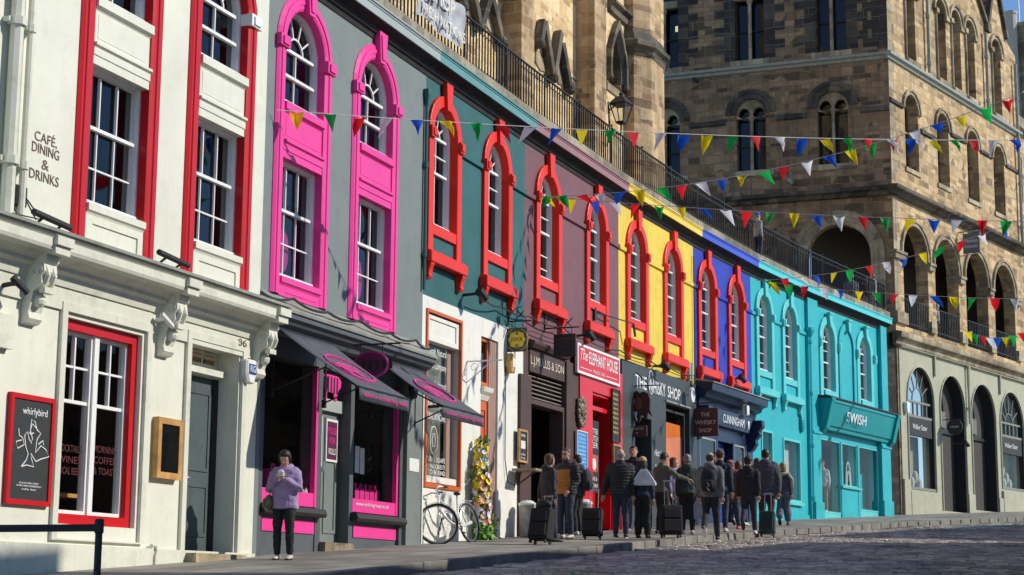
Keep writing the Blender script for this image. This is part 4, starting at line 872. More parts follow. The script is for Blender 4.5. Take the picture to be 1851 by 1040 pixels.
for j in range(-40, 420):
    row = j*SH; o_ = rs.uniform(0, SW)
    for i in range(-60, 130):
        u, v = i*SW+o_, row; x, y = 3+u*ca+v*sa, 20-u*sa+v*ca
        if y < 19.5 or y > 66 or x < kx(y)+.16 or x > .295*y+1.2: continue
        w_, h_ = SW/2-.012-rs.uniform(0, .012), SH/2-.010-rs.uniform(0, .010); t = rs.uniform(-.09, .09); zt = gz(y)-.128+rs.uniform(-.010, .012); tx, ty = rs.uniform(-.03, .03), rs.uniform(-.05, .05)
        P8 = []
        for k, (W_, H_, dz) in enumerate(((w_, h_, -.035), (w_*.98, h_*.97, -.012), (w_*.84, h_*.74, 0))):
            for sx_, sy_ in ((-1, -1), (1, -1), (1, 1), (-1, 1)):
                a_, b_ = sx_*W_+t*sy_*H_*.5, sy_*H_; X_, Y_ = x+a_*ca+b_*sa, y-a_*sa+b_*ca
                P8.append((X_, Y_, zt+GB*(Y_-y)+dz+(a_*tx+b_*ty if k == 2 else 0)))
        m.add(P8, [(8, 9, 10, 11)]+[(r_*4+q_, r_*4+(q_+1) % 4, (r_+1)*4+(q_+1) % 4, (r_+1)*4+q_) for r_ in (0, 1) for q_ in range(4)])
tag(m.build('road_setts', sett_mat()), kind='structure')
fline = [(-13.5, 0)]+[PTS[k] for k in ('A0', 'A1', 'P1', 'T1', 'U1', 'Y1', 'B1', 'C1', 'C2')]
TK = (14.60, 66.50)                         # corner of the stone hall
RF = Frame(TK, ang=35.2, length=14.75); tl = Vector((math.sin(R(-68.3)), math.cos(R(-68.3))))*-1
LF = Frame(Vector(TK)-tl*14.1, TK)
fline += [TK, tuple(RF.w(24, 0, 0).xy)]
def offs(line, d):
    out = []
    for i, p in enumerate(line):
        a = Vector(line[max(0, i-1)]); b = Vector(line[min(len(line)-1, i+1)]); t = (b-a).normalized(); out.append((p[0]+t.y*d, p[1]-t.x*d))
    return out
def flat(line_a, line_b, dz):
    """sheet between two plan lines with different numbers of points"""
    loop = list(line_a)+list(reversed(line_b)); tr = geometry.tessellate_polygon([[Vector((p[0], p[1], 0)) for p in loop]])
    return [(p[0], p[1], gz(p[1])+dz) for p in loop], [tuple(t) for t in tr]
inner = offs(kerb, -.16)
back = [(x-1.2*.92, y+.4) for x, y in fline]
m = MB(False); m.add(*flat(back, inner, 0)); tag(m.build('pavement', slab_mat()), kind='structure')
m = MB(False)
for i in range(len(kerb)-1):
    a, b_, c, d = kerb[i], kerb[i+1], inner[i+1], inner[i]
    L_ = (Vector(b_)-Vector(a)).length; n = max(1, round(L_/.95))
    for k in range(n):
        f0, f1 = k/n+.004, (k+1)/n-.004; lp = lambda p, q, f: (p[0]+(q[0]-p[0])*f, p[1]+(q[1]-p[1])*f); j = random.uniform(-.004, .004)
        q = [lp(a, b_, f0), lp(a, b_, f1), lp(d, c, f1), lp(d, c, f0)]
        m.add([(x, y, gz(y)-.3) for x, y in q]+[(x, y, gz(y)+.003+j) for x, y in q], [(0, 3, 2, 1), (4, 5, 6, 7), (0, 1, 5, 4), (1, 2, 6, 5), (2, 3, 7, 6), (3, 0, 4, 7)])
tag(m.build('kerb', plain('kerb granite', (.20, .185, .155), .75, scale=2.5, var=.3, bump=.3), bevel=.012), kind='structure')

# ================================================================= upper walk: slab, coping, railing
tl_pts = [PTS[k] for k in ('A1', 'P1', 'T1', 'U1', 'Y1', 'B1', 'C1', 'C2')]
def walk(line, o, dz=0): return offs(line, o)
# the deck of the walk with its masonry front (coping) standing on the cornices
m = MB(False)
fr_ = offs(tl_pts, .20); bk = offs(tl_pts, -5.2); bk[-1] = (bk[-1][0]+2, bk[-1][1]+3)
vs, fs = flat(bk, fr_, 0); vs = [(v[0], v[1], 11.70) for v in vs]; m.add(vs, fs)
tag(m.build('terrace_walk', TRIM), kind='structure')
m = MB(False)
prof = [(-.25, 11.667), (.235, 11.667), (.25, 11.70), (.25, 11.86), (.21, 11.90), (-.25, 11.90)]
rings = []
ln = list(tl_pts)
end = FRM['S'].w(FRM['S'].len+.15, 0, 0); ln[-1] = (end.x, end.y)
offc = {o: offs(ln, o) for o in {p[0] for p in prof}}
for i in range(len(ln)): rings.append([(offc[o][i][0], offc[o][i][1], z) for o, z in prof])
m.loft(rings); tag(m.build('terrace_coping', COPE), 'mossy stone kerb of the upper walk running along the cornices above the shops', 'coping')
def along(line, step, start=0):
    out = []; acc = start
    for i in range(len(line)-1):
        a, b_ = Vector(line[i]), Vector(line[i+1]); L_ = (b_-a).length
        while acc <= L_: out.append((a+(b_-a)*acc/L_, math.atan2(b_.y-a.y, b_.x-a.x))); acc += step
        acc -= L_
    return out
rl = offs(ln, .05); rl.append(tuple(LF.w(13.7, .3, 0).xy))
ra = empty('iron_railing', (rl[0][0], rl[0][1], 11.9), 0, 'long black iron railing along the upper walk above the coloured houses', 'railing')
def rel(pts): return [(p[0]-rl[0][0], p[1]-rl[0][1], p[2]-11.9) for p in pts]
m = MB(False); m.tube(rel([(x, y, 12.93) for x, y in rl]), .026, 6); m.tube(rel([(x, y, 12.80) for x, y in rl]), .012, 4); m.tube(rel([(x, y, 12.0) for x, y in rl]), .014, 4); m.build('top_rail', BLACK, ra)
bal = along(rl, .16, .5); bm_ = MB(False)
bm_.tube([(0, 0, 0), (0, 0, 1.02)], .022, 4)
bm_.lathe(0, 0, [(.013, .10), (.026, .13), (.013, .17)], 5); bm_.lathe(0, 0, [(.013, .82), (.024, .86), (.013, .90)], 5)
b0_ = bm_.build('baluster', BLACK, ra); first = True; rest = MB(False)
nb = 0
for p, a in bal:
    px_ = (p.x*FPX/p.y)+CX
    if px_ < 660: continue
    l = (p.x-rl[0][0], p.y-rl[0][1], 0)
    if nb < 100:
        o = b0_ if nb == 0 else b0_.copy()
        if nb: COL.objects.link(o); o.parent = ra
        o.location = l; nb += 1
    else:
        rest.tube([(l[0], l[1], 0), (l[0], l[1], 1.02)], .022, 4); rest.lathe(l[0], l[1], [(.013, .10), (.026, .13), (.013, .17)], 4); rest.lathe(l[0], l[1], [(.013, .82), (.024, .86), (.013, .90)], 4)
tag(rest.build('far_balusters', BLACK, ra), kind='stuff')
m = MB(False)
for p, a in along(rl, 2.3, 1.0): x, y = p.x-rl[0][0], p.y-rl[0][1]; m.tube([(x, y, 0), (x, y, 1.06)], .022, 6); m.ell((x, y, 1.09), (.035, .035, .035), 8, 6)
m.build('post', BLACK, ra)

# ================================================================= stone hall at the bend (arcade, two faces)
HT = Bld.__new__(Bld); HT.fr = RF; HT.z0 = round(gz(TK[1])-.2, 2); HT.len = RF.len
HT.e = RF.emp('stone_hall', 'sooty gothic stone hall with an open arcade above cream shops, standing at the bend', 'building', 0, 0, HT.z0)
HL = Bld.__new__(Bld); HL.fr = LF; HL.z0 = HT.z0; HL.len = LF.len
class Side:
    """second face of the hall: builds in its own frame, parented to the hall"""
def to_parent(o, fr, z0):
    """place an object built in frame fr under the hall's empty"""
    wm = Matrix.Translation(fr.w(0, 0, z0)) @ Matrix.Rotation(fr.rz, 4, 'Z')
    o.matrix_basis = (Matrix.Translation(RF.w(0, 0, HT.z0)) @ Matrix.Rotation(RF.rz, 4, 'Z')).inverted() @ wm
class HallB(Bld):
    def __init__(s, fr): s.fr = fr; s.z0 = HT.z0; s.len = fr.len; s.e = HT.e
HL = HallB(LF)
def LB(mb, name, mat, parent=None, **k):
    o = mb.build(name, mat, parent or HT.e, **k)
    if parent is None or parent is HT.e: to_parent(o, LF, HT.z0)
    return o
def hood(mb, cx, h, zs, w=.22, o=.09, drop=0, n=12):
    ploft(mb, cx, zs-drop, zs, [(h+w, .0), (h+w, o), (h+w*.62, o), (h+w*.55, o*.55), (h+w*.1, o*.5), (h, .02), (h, -.35)], n=n)
# --- right face
gA = [(2.145, 1.295), (5.44, 1.31), (8.87, 1.38), (12.28, 1.42)]
arc = [(2.11, 1.235), (5.37, 1.27), (8.72, 1.27), (12.06, 1.25)]
w2 = [(2.16, .68), (5.46, .64), (8.83, .66), (12.0, .67)]
w3 = [(2.31, .55), (5.63, .56), (7.31, .56), (8.96, .57), (12.15, .61)]
gR = lambda s: gz(RF.w(s, 0, 0).y)
holes = []
for i, (c, h_) in enumerate(gA): holes.append(arch_path(c, h_, gR(c)+(.9 if i in (0, 3) else .05), 10.4-h_))
m = HT.mb(); m.prism(rect_pts(.22, 14.75, 3.5, 11.30), -.5, 0, holes); gw = m.build('shop_wall', SHOPC, HT.e)
holes = [arch_path(c, h_, 11.86, 15.97-h_) for c, h_ in arc]+[arch_path(c, h_, 18.27, 21.33-h_) for c, h_ in w2]+[arch_path(c, h_, 22.78, 26.3-h_) for c, h_ in w3]
m = HT.mb(); m.prism([(0, 11.30), (0, 29.5), (9.2, 29.5), (9.9, 27.8), (11.05, 26.65), (12.1, 28.6), (12.35, 29.2), (13.5, 26.7), (14.75, 26.2), (14.75, 11.30)], -.5, 0, holes); m.build('wall', TOWR, HT.e)
# ledges
for z, w_, hh, mt, nm in ((11.30, .38, .50, TRIM, 'balcony_ledge'), (17.05, .42, .34, TRIMD, 'cornice'), (22.45, .22, .26, ZINC, 'string_course')):
    for fr, s0, s1 in ((RF, -.0, 14.75), (LF, 3, 14.1)):
        m = MB(True, HT.z0)
        if nm == 'balcony_ledge' and fr is LF: continue
        e = w_ if fr is LF else 0
        m.extr([(.001, z-hh*.6), (w_*.4, z-hh*.5), (w_*.5, z-hh*.1), (w_*.95, z), (w_, z+hh*.15), (w_, z+hh*.42), (.001, z+hh*.55)], s0-(w_ if fr is RF else 0), s1)
        o = m.build(nm, mt, HT.e)
        if fr is LF: to_parent(o, LF, HT.z0)
m = HT.mb(); m.extr([(.001, 11.0), (.12, 11.0), (.12, 11.12), (.05, 11.14), (.05, 11.2), (.001, 11.2)], .22, 14.75)
for s in (3.6, 7.3, 10.9, 14.5): m.box(s-.05, s+.05, .02, .1, 10.2, 11.05)
m.build('gutter_pipe', SHOPC, HT.e)
# arcade piers' capitals, hoods, balcony railings, dark inside
for i, (c, h_) in enumerate(arc):
    m = HT.mb(); hood(m, c, h_, 15.97-h_, .26, .10); m.build('arch_moulding', TRIM, HT.e)
    m = HT.mb(); zc_ = 15.97-h_
    m.box(c+h_-.03, c+h_+.50 if i < 3 else c+h_+.6, -.5, .12, zc_-.32, zc_-.02); m.box(c+h_-.08, c+h_+.53 if i < 3 else c+h_+.6, -.5, .17, zc_-.12, zc_-.015); m.box(c+h_-.06, c+h_+.5, -.5, .13, 12.0-.1, 12.35)
    if i == 0: m.box(-.10, c-h_+.03, -.5, .12, zc_-.32, zc_-.02); m.box(-.14, c-h_+.08, -.5, .17, zc_-.12, zc_-.015); m.box(-.1, c-h_+.06, -.5, .13, 11.9, 12.35)
    m.build('pier_capital', TRIM, HT.e)
    m = HT.mb(); m.tube([(c-h_, .0, 12.95), (c+h_, .0, 12.95)], .028, 6); m.tube([(c-h_, 0, 12.02), (c+h_, 0, 12.02)], .02, 4)
    n = 14
    for k in range(1, n): s = c-h_+2*h_*k/n; m.tube([(s, 0, 11.9), (s, 0, 12.95)], .022, 4)
    m.build('balcony_railing', BLACK, HT.e)
for i, (c, h_) in enumerate(w2):
    m = HT.mb(); hood(m, c, h_, 21.33-h_, .24, .10); su = m.build('window_surround', TRIM, HT.e)
    m = HT.mb(); m.box(c-h_-.1, c+h_+.1, -.3, .06, 18.10, 18.27); m.build('sill', TRIM, su)
    m = HT.mb(); m.sheet(arch_path(c, h_+.02, 18.2, 21.33-h_), -.42); wd = m.build('window', GLASS, HT.e)
    m = HT.mb(); m.box(c-.05, c+.05, -.41, -.36, 18.3, 21.1); m.box(c-h_, c+h_, -.41, -.37, 19.9, 19.96); m.build('mullion', TRIM, wd)
for i, (c, h_) in enumerate(w3):
    m = HT.mb(); hood(m, c, h_, 26.3-h_, .26, .13, drop=0); su = m.build('window_surround', TRIM, HT.e)
    m = HT.mb(); m.tube([(c-h_+.02, .02, 22.75), (c-h_+.02, .02, 25.6)], .07, 7); m.box(c-h_-.12, c-h_+.16, -.1, .14, 25.6, 25.8); m.box(c+h_-.06, c+h_+.30, -.3, .10, 25.55, 25.78); m.box(c-h_-.05, c+h_+.1, -.3, .16, 22.62, 22.78); m.build('column_shaft', TRIM, su)
    m = HT.mb(); m.sheet(arch_path(c, h_+.02, 22.7, 26.3-h_), -.46); m.build('window', GLASS, HT.e)
string = HT.mb(); string.extr([(.001, 19.95), (.09, 20.0), (.09, 20.12), (.001, 20.2)], 2.16+.9, 5.46-.88)
for a_, b_ in ((0, 2.16-.92), (5.46+.88, 8.83-.9), (8.83+.9, 12-.9), (12.9, 14.7)): string.extr([(.001, 20.55), (.09, 20.6), (.09, 20.72), (.001, 20.8)], a_, b_)
string.build('string_course', TRIMD, HT.e)
# gables of the top storey
m = HT.mb()
for pts in ([(8.9, 29.6), (9.85, 27.9), (11.0, 26.75)], [(11.1, 26.7), (12.2, 29.4)], [(12.35, 29.3), (13.55, 26.7)]): m.tube([(p[0], .06, p[1]) for p in pts], .13, 4)
m.box(10.85, 11.25, .0, .2, 26.35, 26.75); m.build('gable_coping', TRIMD, HT.e)
for s, z0_, z1_ in ((3.9, 22.7, 29), (10.6, 22.7, 26.2), (14.3, 17.3, 25.7)):
    m = HT.mb(); m.tube([(s, .14, z0_), (s, .14, z1_)], .07, 7)
    for z in range(int(z0_)+1, int(z1_), 2): m.tube([(s, .14, z), (s, .14, z+.14)], .10, 7)
    m.build('drainpipe', ZINC, HT.e)
# quoins at the corner
m = HT.mb(); 
for k in range(44):
    z = 11.9+.40*k
    if 16.8 < z < 17.4 or 22.2 < z < 22.7: continue
    w_ = .62 if k % 2 else .38; m.box(-.004, w_, -.3, .012, z, z+.38)
m.build('quoins', TRIM, HT.e)
# ground floor shops of the hall
for i, (c, h_) in enumerate(gA):
    z0_ = gR(c)+(.9 if i in (0, 3) else .05); zs_ = 10.4-h_
    m = HT.mb(); ploft(m, c, z0_, zs_, [(h_+.06, .001), (h_+.05, .05), (h_+.01, .06), (h_+.01, -.03)]); am_ = m.build('arch_moulding', SHOPC, HT.e)
    m = HT.mb(); ploft(m, c, z0_, zs_, ([(h_-.005, -.03), (h_-.005, -.38), (h_-.06, -.39), (h_-.06, -.45)] if i in (1, 2) else [(h_-.005, -.02), (h_-.005, -.10), (h_-.07, -.11), (h_-.07, -.20)])); m.build('arch_reveal', BLKM, am_)
    if i in (0, 3):
        m = HT.mb(); m.box(c-h_, c+h_, -.20, -.06, 7.72, 8.42); sg_ = m.build('shop_fascia', BLKM, HT.e)
        HT.t('Walker Slater', c-h_*.55, c+h_*.55, 7.98, 8.18, -.05, WHT)
        m = HT.mb(); m.sheet(arch_path(c, h_+.02, z0_, zs_), -.15); wd = m.build('shop_window', GLASSC, HT.e)
        m = HT.mb(); m.box(c-h_, c+h_, -.17, -.09, 9.0, 9.08); m.box(c-h_, c+h_, -.17, -.05, 8.42, 8.52); m.box(c-h_, c+h_, -.20, .02, z0_, z0_+.1)
        for k in range(1, 6): s = c-h_+2*h_*k/6; m.box(s-.03, s+.03, -.16, -.10, 8.5, 9.0)
        r0 = .5
        m.tube([(c+r0*math.cos(math.pi*k/8), -.13, zs_+r0*math.sin(math.pi*k/8)) for k in range(9)], .03, 4)
        for k in range(1, 6): a_ = math.pi*k/6; m.tube([(c+r0*math.cos(a_), -.13, zs_+r0*math.sin(a_)), (c+h_*math.cos(a_), -.13, zs_+h_*math.sin(a_))], .028, 4)
        m.build('window_bars', plain('bronze grey bars', (.22, .215, .18), .6), wd)
        m = HT.mb(); m.box(c-h_-.02, c+h_+.02, -.72, -.68, z0_, 7.8); m.build('shop_backdrop', plain('olive backdrop', (.34, .32, .24), .8), wd)
        m = HT.mb()
        for k in range(5): m.ell((c-.7+.35*k, -.45, z0_+.3+.25*(k % 2)), (.16, .12, .25), 8, 6)
        m.box(c-.9, c+.9, -.66, -.25, z0_, z0_+.12); m.build('shoe_display', IN_W, wd)
    else:
        m = HT.mb(); m.sheet(arch_path(c, h_+.02, z0_, zs_), -.47); wd = m.build('doorway', IN_D, HT.e)
        m = HT.mb(); m.box(c-h_+.05, c-h_+1.0, -.46, -.40, z0_, 8.1)
        m.box(c-h_, c+h_, -.46, -.38, 8.1, 8.22); m.tube([(c-.9+(.95*math.cos(a_)), -.42, zs_-.1+1.05*math.sin(a_)) for a_ in [math.pi*k/10 for k in range(6)]], .05, 5)
        m.build('door', paint('black green door', (.03, .035, .035), .4), wd)
        m = HT.mb(); m.box(c-h_+.15, c-h_+.85, -.398, -.39, z0_+1.2, 7.7); m.box(c-h_+.1, c+h_*.2, -.40, -.39, 8.35, 9.0); m.build('door_pane', IN_G, wd)
        m = HT.mb()
        for k in range(4): m.box(c-h_+.15, c-h_+.85, -.389, -.38, z0_+1.8+.7*k, z0_+1.84+.7*k)
        m.box(c-h_+.48, c-h_+.52, -.388, -.381, z0_+1.2, 7.7); m.build('glazing_bar', BLKM, wd)
m = HT.mb(); m.box(.2, gA[0][0]-gA[0][1]-.05, .0, .08, 3.5, gR(0)+1.35); m.box(gA[0][0]-gA[0][1]-.05, gA[0][0]+gA[0][1]+.1, .0, .10, 3.5, gR(2)+.82); m.box(gA[3][0]-gA[3][1]-.1, 14.7, 0, .1, 3.5, gR(12)+.82)
for a_, b_ in ((1, 2), (2, 3)): m.box(gA[a_][0]+gA[a_][1]+.02, gA[b_][0]-gA[b_][1]-.02, .0, .08, 3.5, gR(7)+.75)
m.build('plinth', SHOPC, HT.e)
# --- left face
holes = [arch_path(12.0-.03, 1.25, 11.71, 15.86-1.25)]
v2 = [(5.0, .66), (8.6, .60), (11.88, .60)]
holes += [arch_path(c, h_, 18.27, 21.2-h_) for c, h_ in v2]
v3 = [(5.0, .62), (8.6, .60), (11.9, .60)]
holes += [rect_pts(c-h_, c+h_, 22.85, 28) for c, h_ in v3]
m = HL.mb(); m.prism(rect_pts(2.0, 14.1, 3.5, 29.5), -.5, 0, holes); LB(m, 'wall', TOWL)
m = HL.mb(); hood(m, 11.97, 1.25, 15.86-1.25, .55, .08, drop=3); LB(m, 'arch_moulding', TRIM)
for c, h_ in v2:
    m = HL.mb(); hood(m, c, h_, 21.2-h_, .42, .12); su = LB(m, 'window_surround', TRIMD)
    m = HL.mb(); m.box(c-h_-.3, c+h_+.3, -.3, .05, 18.05, 18.27); m.tube([(c, -.14, 18.27), (c, -.14, 20.4)], .07, 6); m.lathe(c, -.14, [(.07, 20.3), (.12, 20.4), (.12, 20.46)], 8)
    # tracery: two small trefoil heads
    tp = []
    m.prism([(c-h_, 20.45), (c-h_, 20.6)]+[(c+h_*math.cos(math.pi-math.pi*i/12), 20.6+h_*math.sin(math.pi*i/12)) for i in range(1, 12)]+[(c+h_, 20.6), (c+h_, 20.45)], -.24, -.08,
            [[(c+s_*h_*.5+.24*math.cos(k*math.pi/6)*(1+.15*math.cos(3*k*math.pi/6+1.57)), 20.66+.2*math.sin(k*math.pi/6)*(1.1)) for k in range(12)] for s_ in (-1, 1)])
    LB(m, 'tracery', TRIM)
    m = HL.mb(); m.sheet(arch_path(c, h_+.02, 18.2, 21.2-h_), -.40); wd = LB(m, 'window', GLASS)
    m = HL.mb(); m.box(c-h_, c+h_, -.39, -.35, 19.3, 19.36); m.box(c-h_, c-h_+.05, -.39, -.34, 18.27, 20.7); m.box(c+.1, c+.15, -.39, -.35, 18.3, 20.5); LB(m, 'window_bars', BLKM)
for c, h_ in v3:
    m = HL.mb(); m.sheet(rect_pts(c-h_-.02, c+h_+.02, 22.8, 28), -.40); wd = LB(m, 'window', GLASS)
    m = HL.mb(); m.tube([(c, -.12, 22.85), (c, -.12, 25.3)], .075, 7); m.lathe(c, -.12, [(.075, 25.2), (.13, 25.32), (.13, 25.4)], 8); m.box(c-h_-.2, c+h_+.2, -.3, .05, 22.62, 22.84); m.box(c-h_, c+h_, -.25, -.0, 25.4, 25.7); LB(m, 'mullion', TRIM)
    m = HL.mb(); m.box(c-h_, c+h_, -.39, -.34, 24.1, 24.18); m.box(c-h_, c-h_+.06, -.39, -.33, 22.85, 28); m.box(c+h_-.06, c+h_, -.39, -.33, 22.85, 28); LB(m, 'window_bars', BLKM)
    m = HL.mb(); k = 0; z = 22.85
    while z < 29:
        for sg in (-1, 1):
            w_ = .85 if k % 2 else .45; x0 = c+sg*h_; m.box(min(x0, x0+sg*w_), max(x0, x0+sg*w_), -.3, .008, z, z+.36)
        z += .37; k += 1
    LB(m, 'quoins', QUOIN)
m = HL.mb(); k = 0; z = 22.85
while z < 29: w_ = .6 if k % 2 else .95; m.box(14.1-w_, 14.104, -.3, .012, z, z+.36); z += .37; k += 1
LB(m, 'quoins', QUOIN)
m = HL.mb()
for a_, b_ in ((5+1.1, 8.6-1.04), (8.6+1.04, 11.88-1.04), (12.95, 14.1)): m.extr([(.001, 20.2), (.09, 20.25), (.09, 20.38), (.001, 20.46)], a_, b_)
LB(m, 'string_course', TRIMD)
# room inside the arcade and a shell behind the windows
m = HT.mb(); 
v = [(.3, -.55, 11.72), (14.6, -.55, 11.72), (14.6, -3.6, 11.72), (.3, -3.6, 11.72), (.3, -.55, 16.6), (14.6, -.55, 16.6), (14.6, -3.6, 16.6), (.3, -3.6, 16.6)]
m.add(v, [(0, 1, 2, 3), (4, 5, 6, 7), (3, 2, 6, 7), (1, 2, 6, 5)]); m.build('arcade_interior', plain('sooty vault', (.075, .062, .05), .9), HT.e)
m = HT.mb(); m.add([(.3, -.7, 17.5), (14.6, -.7, 17.5), (14.6, -3.6, 17.5), (.3, -3.6, 17.5), (.3, -.7, 29), (14.6, -.7, 29), (14.6, -3.6, 29), (.3, -3.6, 29)], [(0, 1, 2, 3), (4, 5, 6, 7), (3, 2, 6, 7), (1, 2, 6, 5), (0, 3, 7, 4)]); m.build('room_interior', IN_D, HT.e)
m = HL.mb(); m.add([(2.5, -.7, 17.5), (13.6, -.7, 17.5), (13.6, -3, 17.5), (2.5, -3, 17.5), (2.5, -.7, 29), (13.6, -.7, 29), (13.6, -3, 29), (2.5, -3, 29)], [(0, 1, 2, 3), (4, 5, 6, 7), (3, 2, 6, 7), (1, 2, 6, 5), (0, 3, 7, 4)]); LB(m, 'room_interior', IN_D)
m = HL.mb(); m.box(12.6, 13.0, -.42, -.4, 24.35, 24.75); lm_ = LB(m, 'lit_window', plain('lw', (1, 1, 1)))
lm_.location = lm_.location
m2, nt2, b2 = nodemat('lit window panel'); b2.inputs['Base Color'].default_value = (.9, .8, .5, 1); b2.inputs['Emission Color'].default_value = (1, .85, .5, 1); b2.inputs['Emission Strength'].default_value = .6
bpy.data.objects.remove(lm_)
m = HL.mb(); s_, z_ = LF.hit(1216, 48); s2_, _ = LF.hit(1234, 48); m.box(s_, s2_, -.39, -.38, z_-.12, z_+.12); LB(m, 'lit_panel', m2)

# ================================================================= church behind the walk
fP = FRM['T']; q = Vector(PTS['P1'])-Vector((math.cos(R(23)), -math.sin(R(23))))*5.0
CF = Frame((q.x, q.y), ang=23, length=30)
class Ch(Bld):
    def __init__(s): s.fr = CF; s.z0 = 11.6; s.len = 30; s.e = CF.emp('church', 'tan sandstone church with buttresses and gabled lancets behind the railing', 'church', 0, 0, 11.6)
K_ = Ch()
lx = [CF.hit(x, 110)[0] for x in (1098, 1123)]; lc, lh = sum(lx)/2, (lx[1]-lx[0])/2-.1
lz1 = CF.hit(1108, 62)[1]; lz0 = CF.hit(1108, 158)[1]
m = K_.mb(); m.prism(rect_pts(-2, CF.hit(1200, 100)[0], 11.3, 30), -.5, 0, [arch_path(lc, lh, lz0, lz1-lh*1.8, pointed=.8)]); m.build('wall', TAN, K_.e)
m = K_.mb(); m.add([(lc-1, -.45, lz0-.5), (lc+1, -.45, lz0-.5), (lc+1, -.45, lz1+1), (lc-1, -.45, lz1+1)], [(0, 1, 2, 3)]); m.build('window', GLASS, K_.e)
m = K_.mb(); m.add([(lc-1, -.49, lz0-.5), (lc+1, -.49, lz0-.5), (lc+1, -.49, lz1+1), (lc-1, -.49, lz1+1)], [(0, 1, 2, 3)]); m.build('window_backing', BLKM, K_.e)
m = K_.mb(); ploft(m, lc, lz1-lh*1.8-.5, lz1-lh*1.8, [(lh+.28, .02), (lh+.28, .2), (lh+.12, .2), (lh+.05, .05), (lh, .02), (lh, -.4)], pointed=.8)
for sg in (-1, 1): m.ell((lc+sg*(lh+.2), .12, lz1-lh*1.8-.6), (.14, .14, .16), 8, 6)
m.build('hood_mould', TRIMD, K_.e)
m = K_.mb(); m.box(lc-lh-.25, lc+lh+.25, -.4, .06, lz0-.25, lz0); m.build('sill', TRIM, K_.e)
OB = .62
def butt(xl, xe, xr, turret=False):
    s0 = CF.hit(xe, 200, OB)[0]; s1 = CF.hit(xr, 200, OB)[0]
    m = K_.mb()
    if turret:
        c = (s0+s1)/2; w_ = (s1-s0)/2+.35
        pts = [(-1, .0), (-1, .35), (-.55, .75), (.35, .75), (1, .35), (1, 0)]
        for z0_, z1_, e in ((11.3, 19.9, 0), (19.9, 30, -.12)):
            m.loft([[(c+(w_+e)*x, (y+e*.5 if y > 0 else 0), z) for x, y in pts] for z in (z0_, z1_)])
        o = m.build('turret', TANB, K_.e)
        m = K_.mb(); m.loft([[(c+(w_+e)*x, (y+e if y > 0 else 0), z) for x, y in pts] for z, e in ((19.55, .02), (19.75, .10), (19.85, .22), (20.0, .22), (20.15, .05), (20.35, .0), (20.5, -.1))]); m.build('turret_band', TRIMD, K_.e)
    else:
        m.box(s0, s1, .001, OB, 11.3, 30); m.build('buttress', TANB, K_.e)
butt(905, 942, 965); butt(1037, 1075, 1096); butt(1155, 1166, 1203, True); butt(640, 680, 705)
s0 = CF.hit(1098, 10)[0]; z_ = CF.hit(1098, 8)[1]
m = K_.mb(); m.extr([(.001, z_-.25), (.12, z_-.2), (.16, z_), (.30, z_+.06), (.30, z_+.15), (.001, z_+.25)], s0, CF.hit(1158, 60)[0]); m.build('string_course', TRIMD, K_.e)
for a_, b_ in ((705, 905), (965, 1037)):
    m = K_.mb(); s0, z_ = CF.hit(a_+1, 10); s1 = CF.hit(b_-1, 10)[0]; zz = CF.hit(1000, 165)[1] if a_ > 900 else CF.hit(880, 60)[1]+2.2
def gablet(pt):
    m = K_.mb()
    for p, q_ in pt:
        a = CF.hit(*p); b_ = CF.hit(*q_); m.tube([(a[0], .14, a[1]), (b_[0], .14, b_[1])], .16, 4)
        e = b_ if b_[1] < a[1] else a; m.ell((e[0], .16, e[1]), (.2, .2, .16), 8, 6)
    return m.build('gablet', TRIMD, K_.e)
gablet([((973, 40), (966, 80)), ((974, 40), (990, 143)), ((1003, 60), (990, 143)), ((1006, 80), (1021, 164))])
gablet([((845, -5), (857, 50)), ((874, -4), (858, 50)), ((877, -4), (897, 76)), ((828, -5), (826, 14))])
for pts in ([(968, 80), (984, 130), (975, 128), (966, 112)], [(1003, 95), (1016, 155), (1008, 152), (998, 132)], [(880, 25), (893, 62), (884, 58), (876, 45)], [(846, 20), (853, 42), (840, 36), (838, 15)]):
    m = K_.mb(); m.prism([CF.hit(*p) for p in pts], .002, .05); m.build('niche', TRIM, K_.e)
m = K_.mb(); a = CF.hit(771, 62); b_ = CF.hit(1094, 290); 
m.extr([(.001, a[1]-.02), (.03, a[1]), (.001, a[1]+.03)], a[0], CF.hit(905, 140)[0]); m.extr([(.001, b_[1]+1.9), (.03, b_[1]+1.93), (.001, b_[1]+1.96)], CF.hit(966, 190)[0], b_[0]); m.build('chase_line', TRIMD, K_.e)

# ================================================================= far buildings at the right edge
FB = Frame(RF.w(14.8, -.6, 0).xy, ang=33, length=14)
FBb = Bld(FB, 'far_building', 'tan stone block beyond the gothic hall, at the right edge')
m = FBb.mb(); m.prism(rect_pts(0, 14, 4, 23.2), -3, 0, [rect_pts(1.2+2.6*i, 2.3+2.6*i, z, z+2.2) for i in range(3) for z in (12.5, 16.2, 19.8)]); m.build('wall', TOWR, FBb.e)
m = FBb.mb(); m.box(-.2, 14, -3, .35, 23.2, 23.7); m.build('cornice', TRIM, FBb.e)
m = FBb.mb()
for i in range(3):
    for z in (12.5, 16.2, 19.8): m.sheet(rect_pts(1.2+2.6*i, 2.3+2.6*i, z, z+2.2), -.3)
m.build('window', GLASS, FBb.e)
m = FBb.mb(); m.tube([(.5, .15, 8), (.5, .15, 23.0)], .09, 6); m.build('drainpipe', ZINC, FBb.e)
q = atd(1813, 60, 95); gx = empty('chimney_block', (q.x, q.y, 23), R(60), 'grey stone chimney block with a pale pot against the blue sky', 'chimney')
ppm = FPX/95
m = MB(False, 23); w_ = 30/ppm; m.box(.1, w_, -3, 0, 15, q.z+.25); m.box(0, w_+.1, -3.1, .1, q.z+.25, q.z+.5); m.build('stack', TRIM, gx)
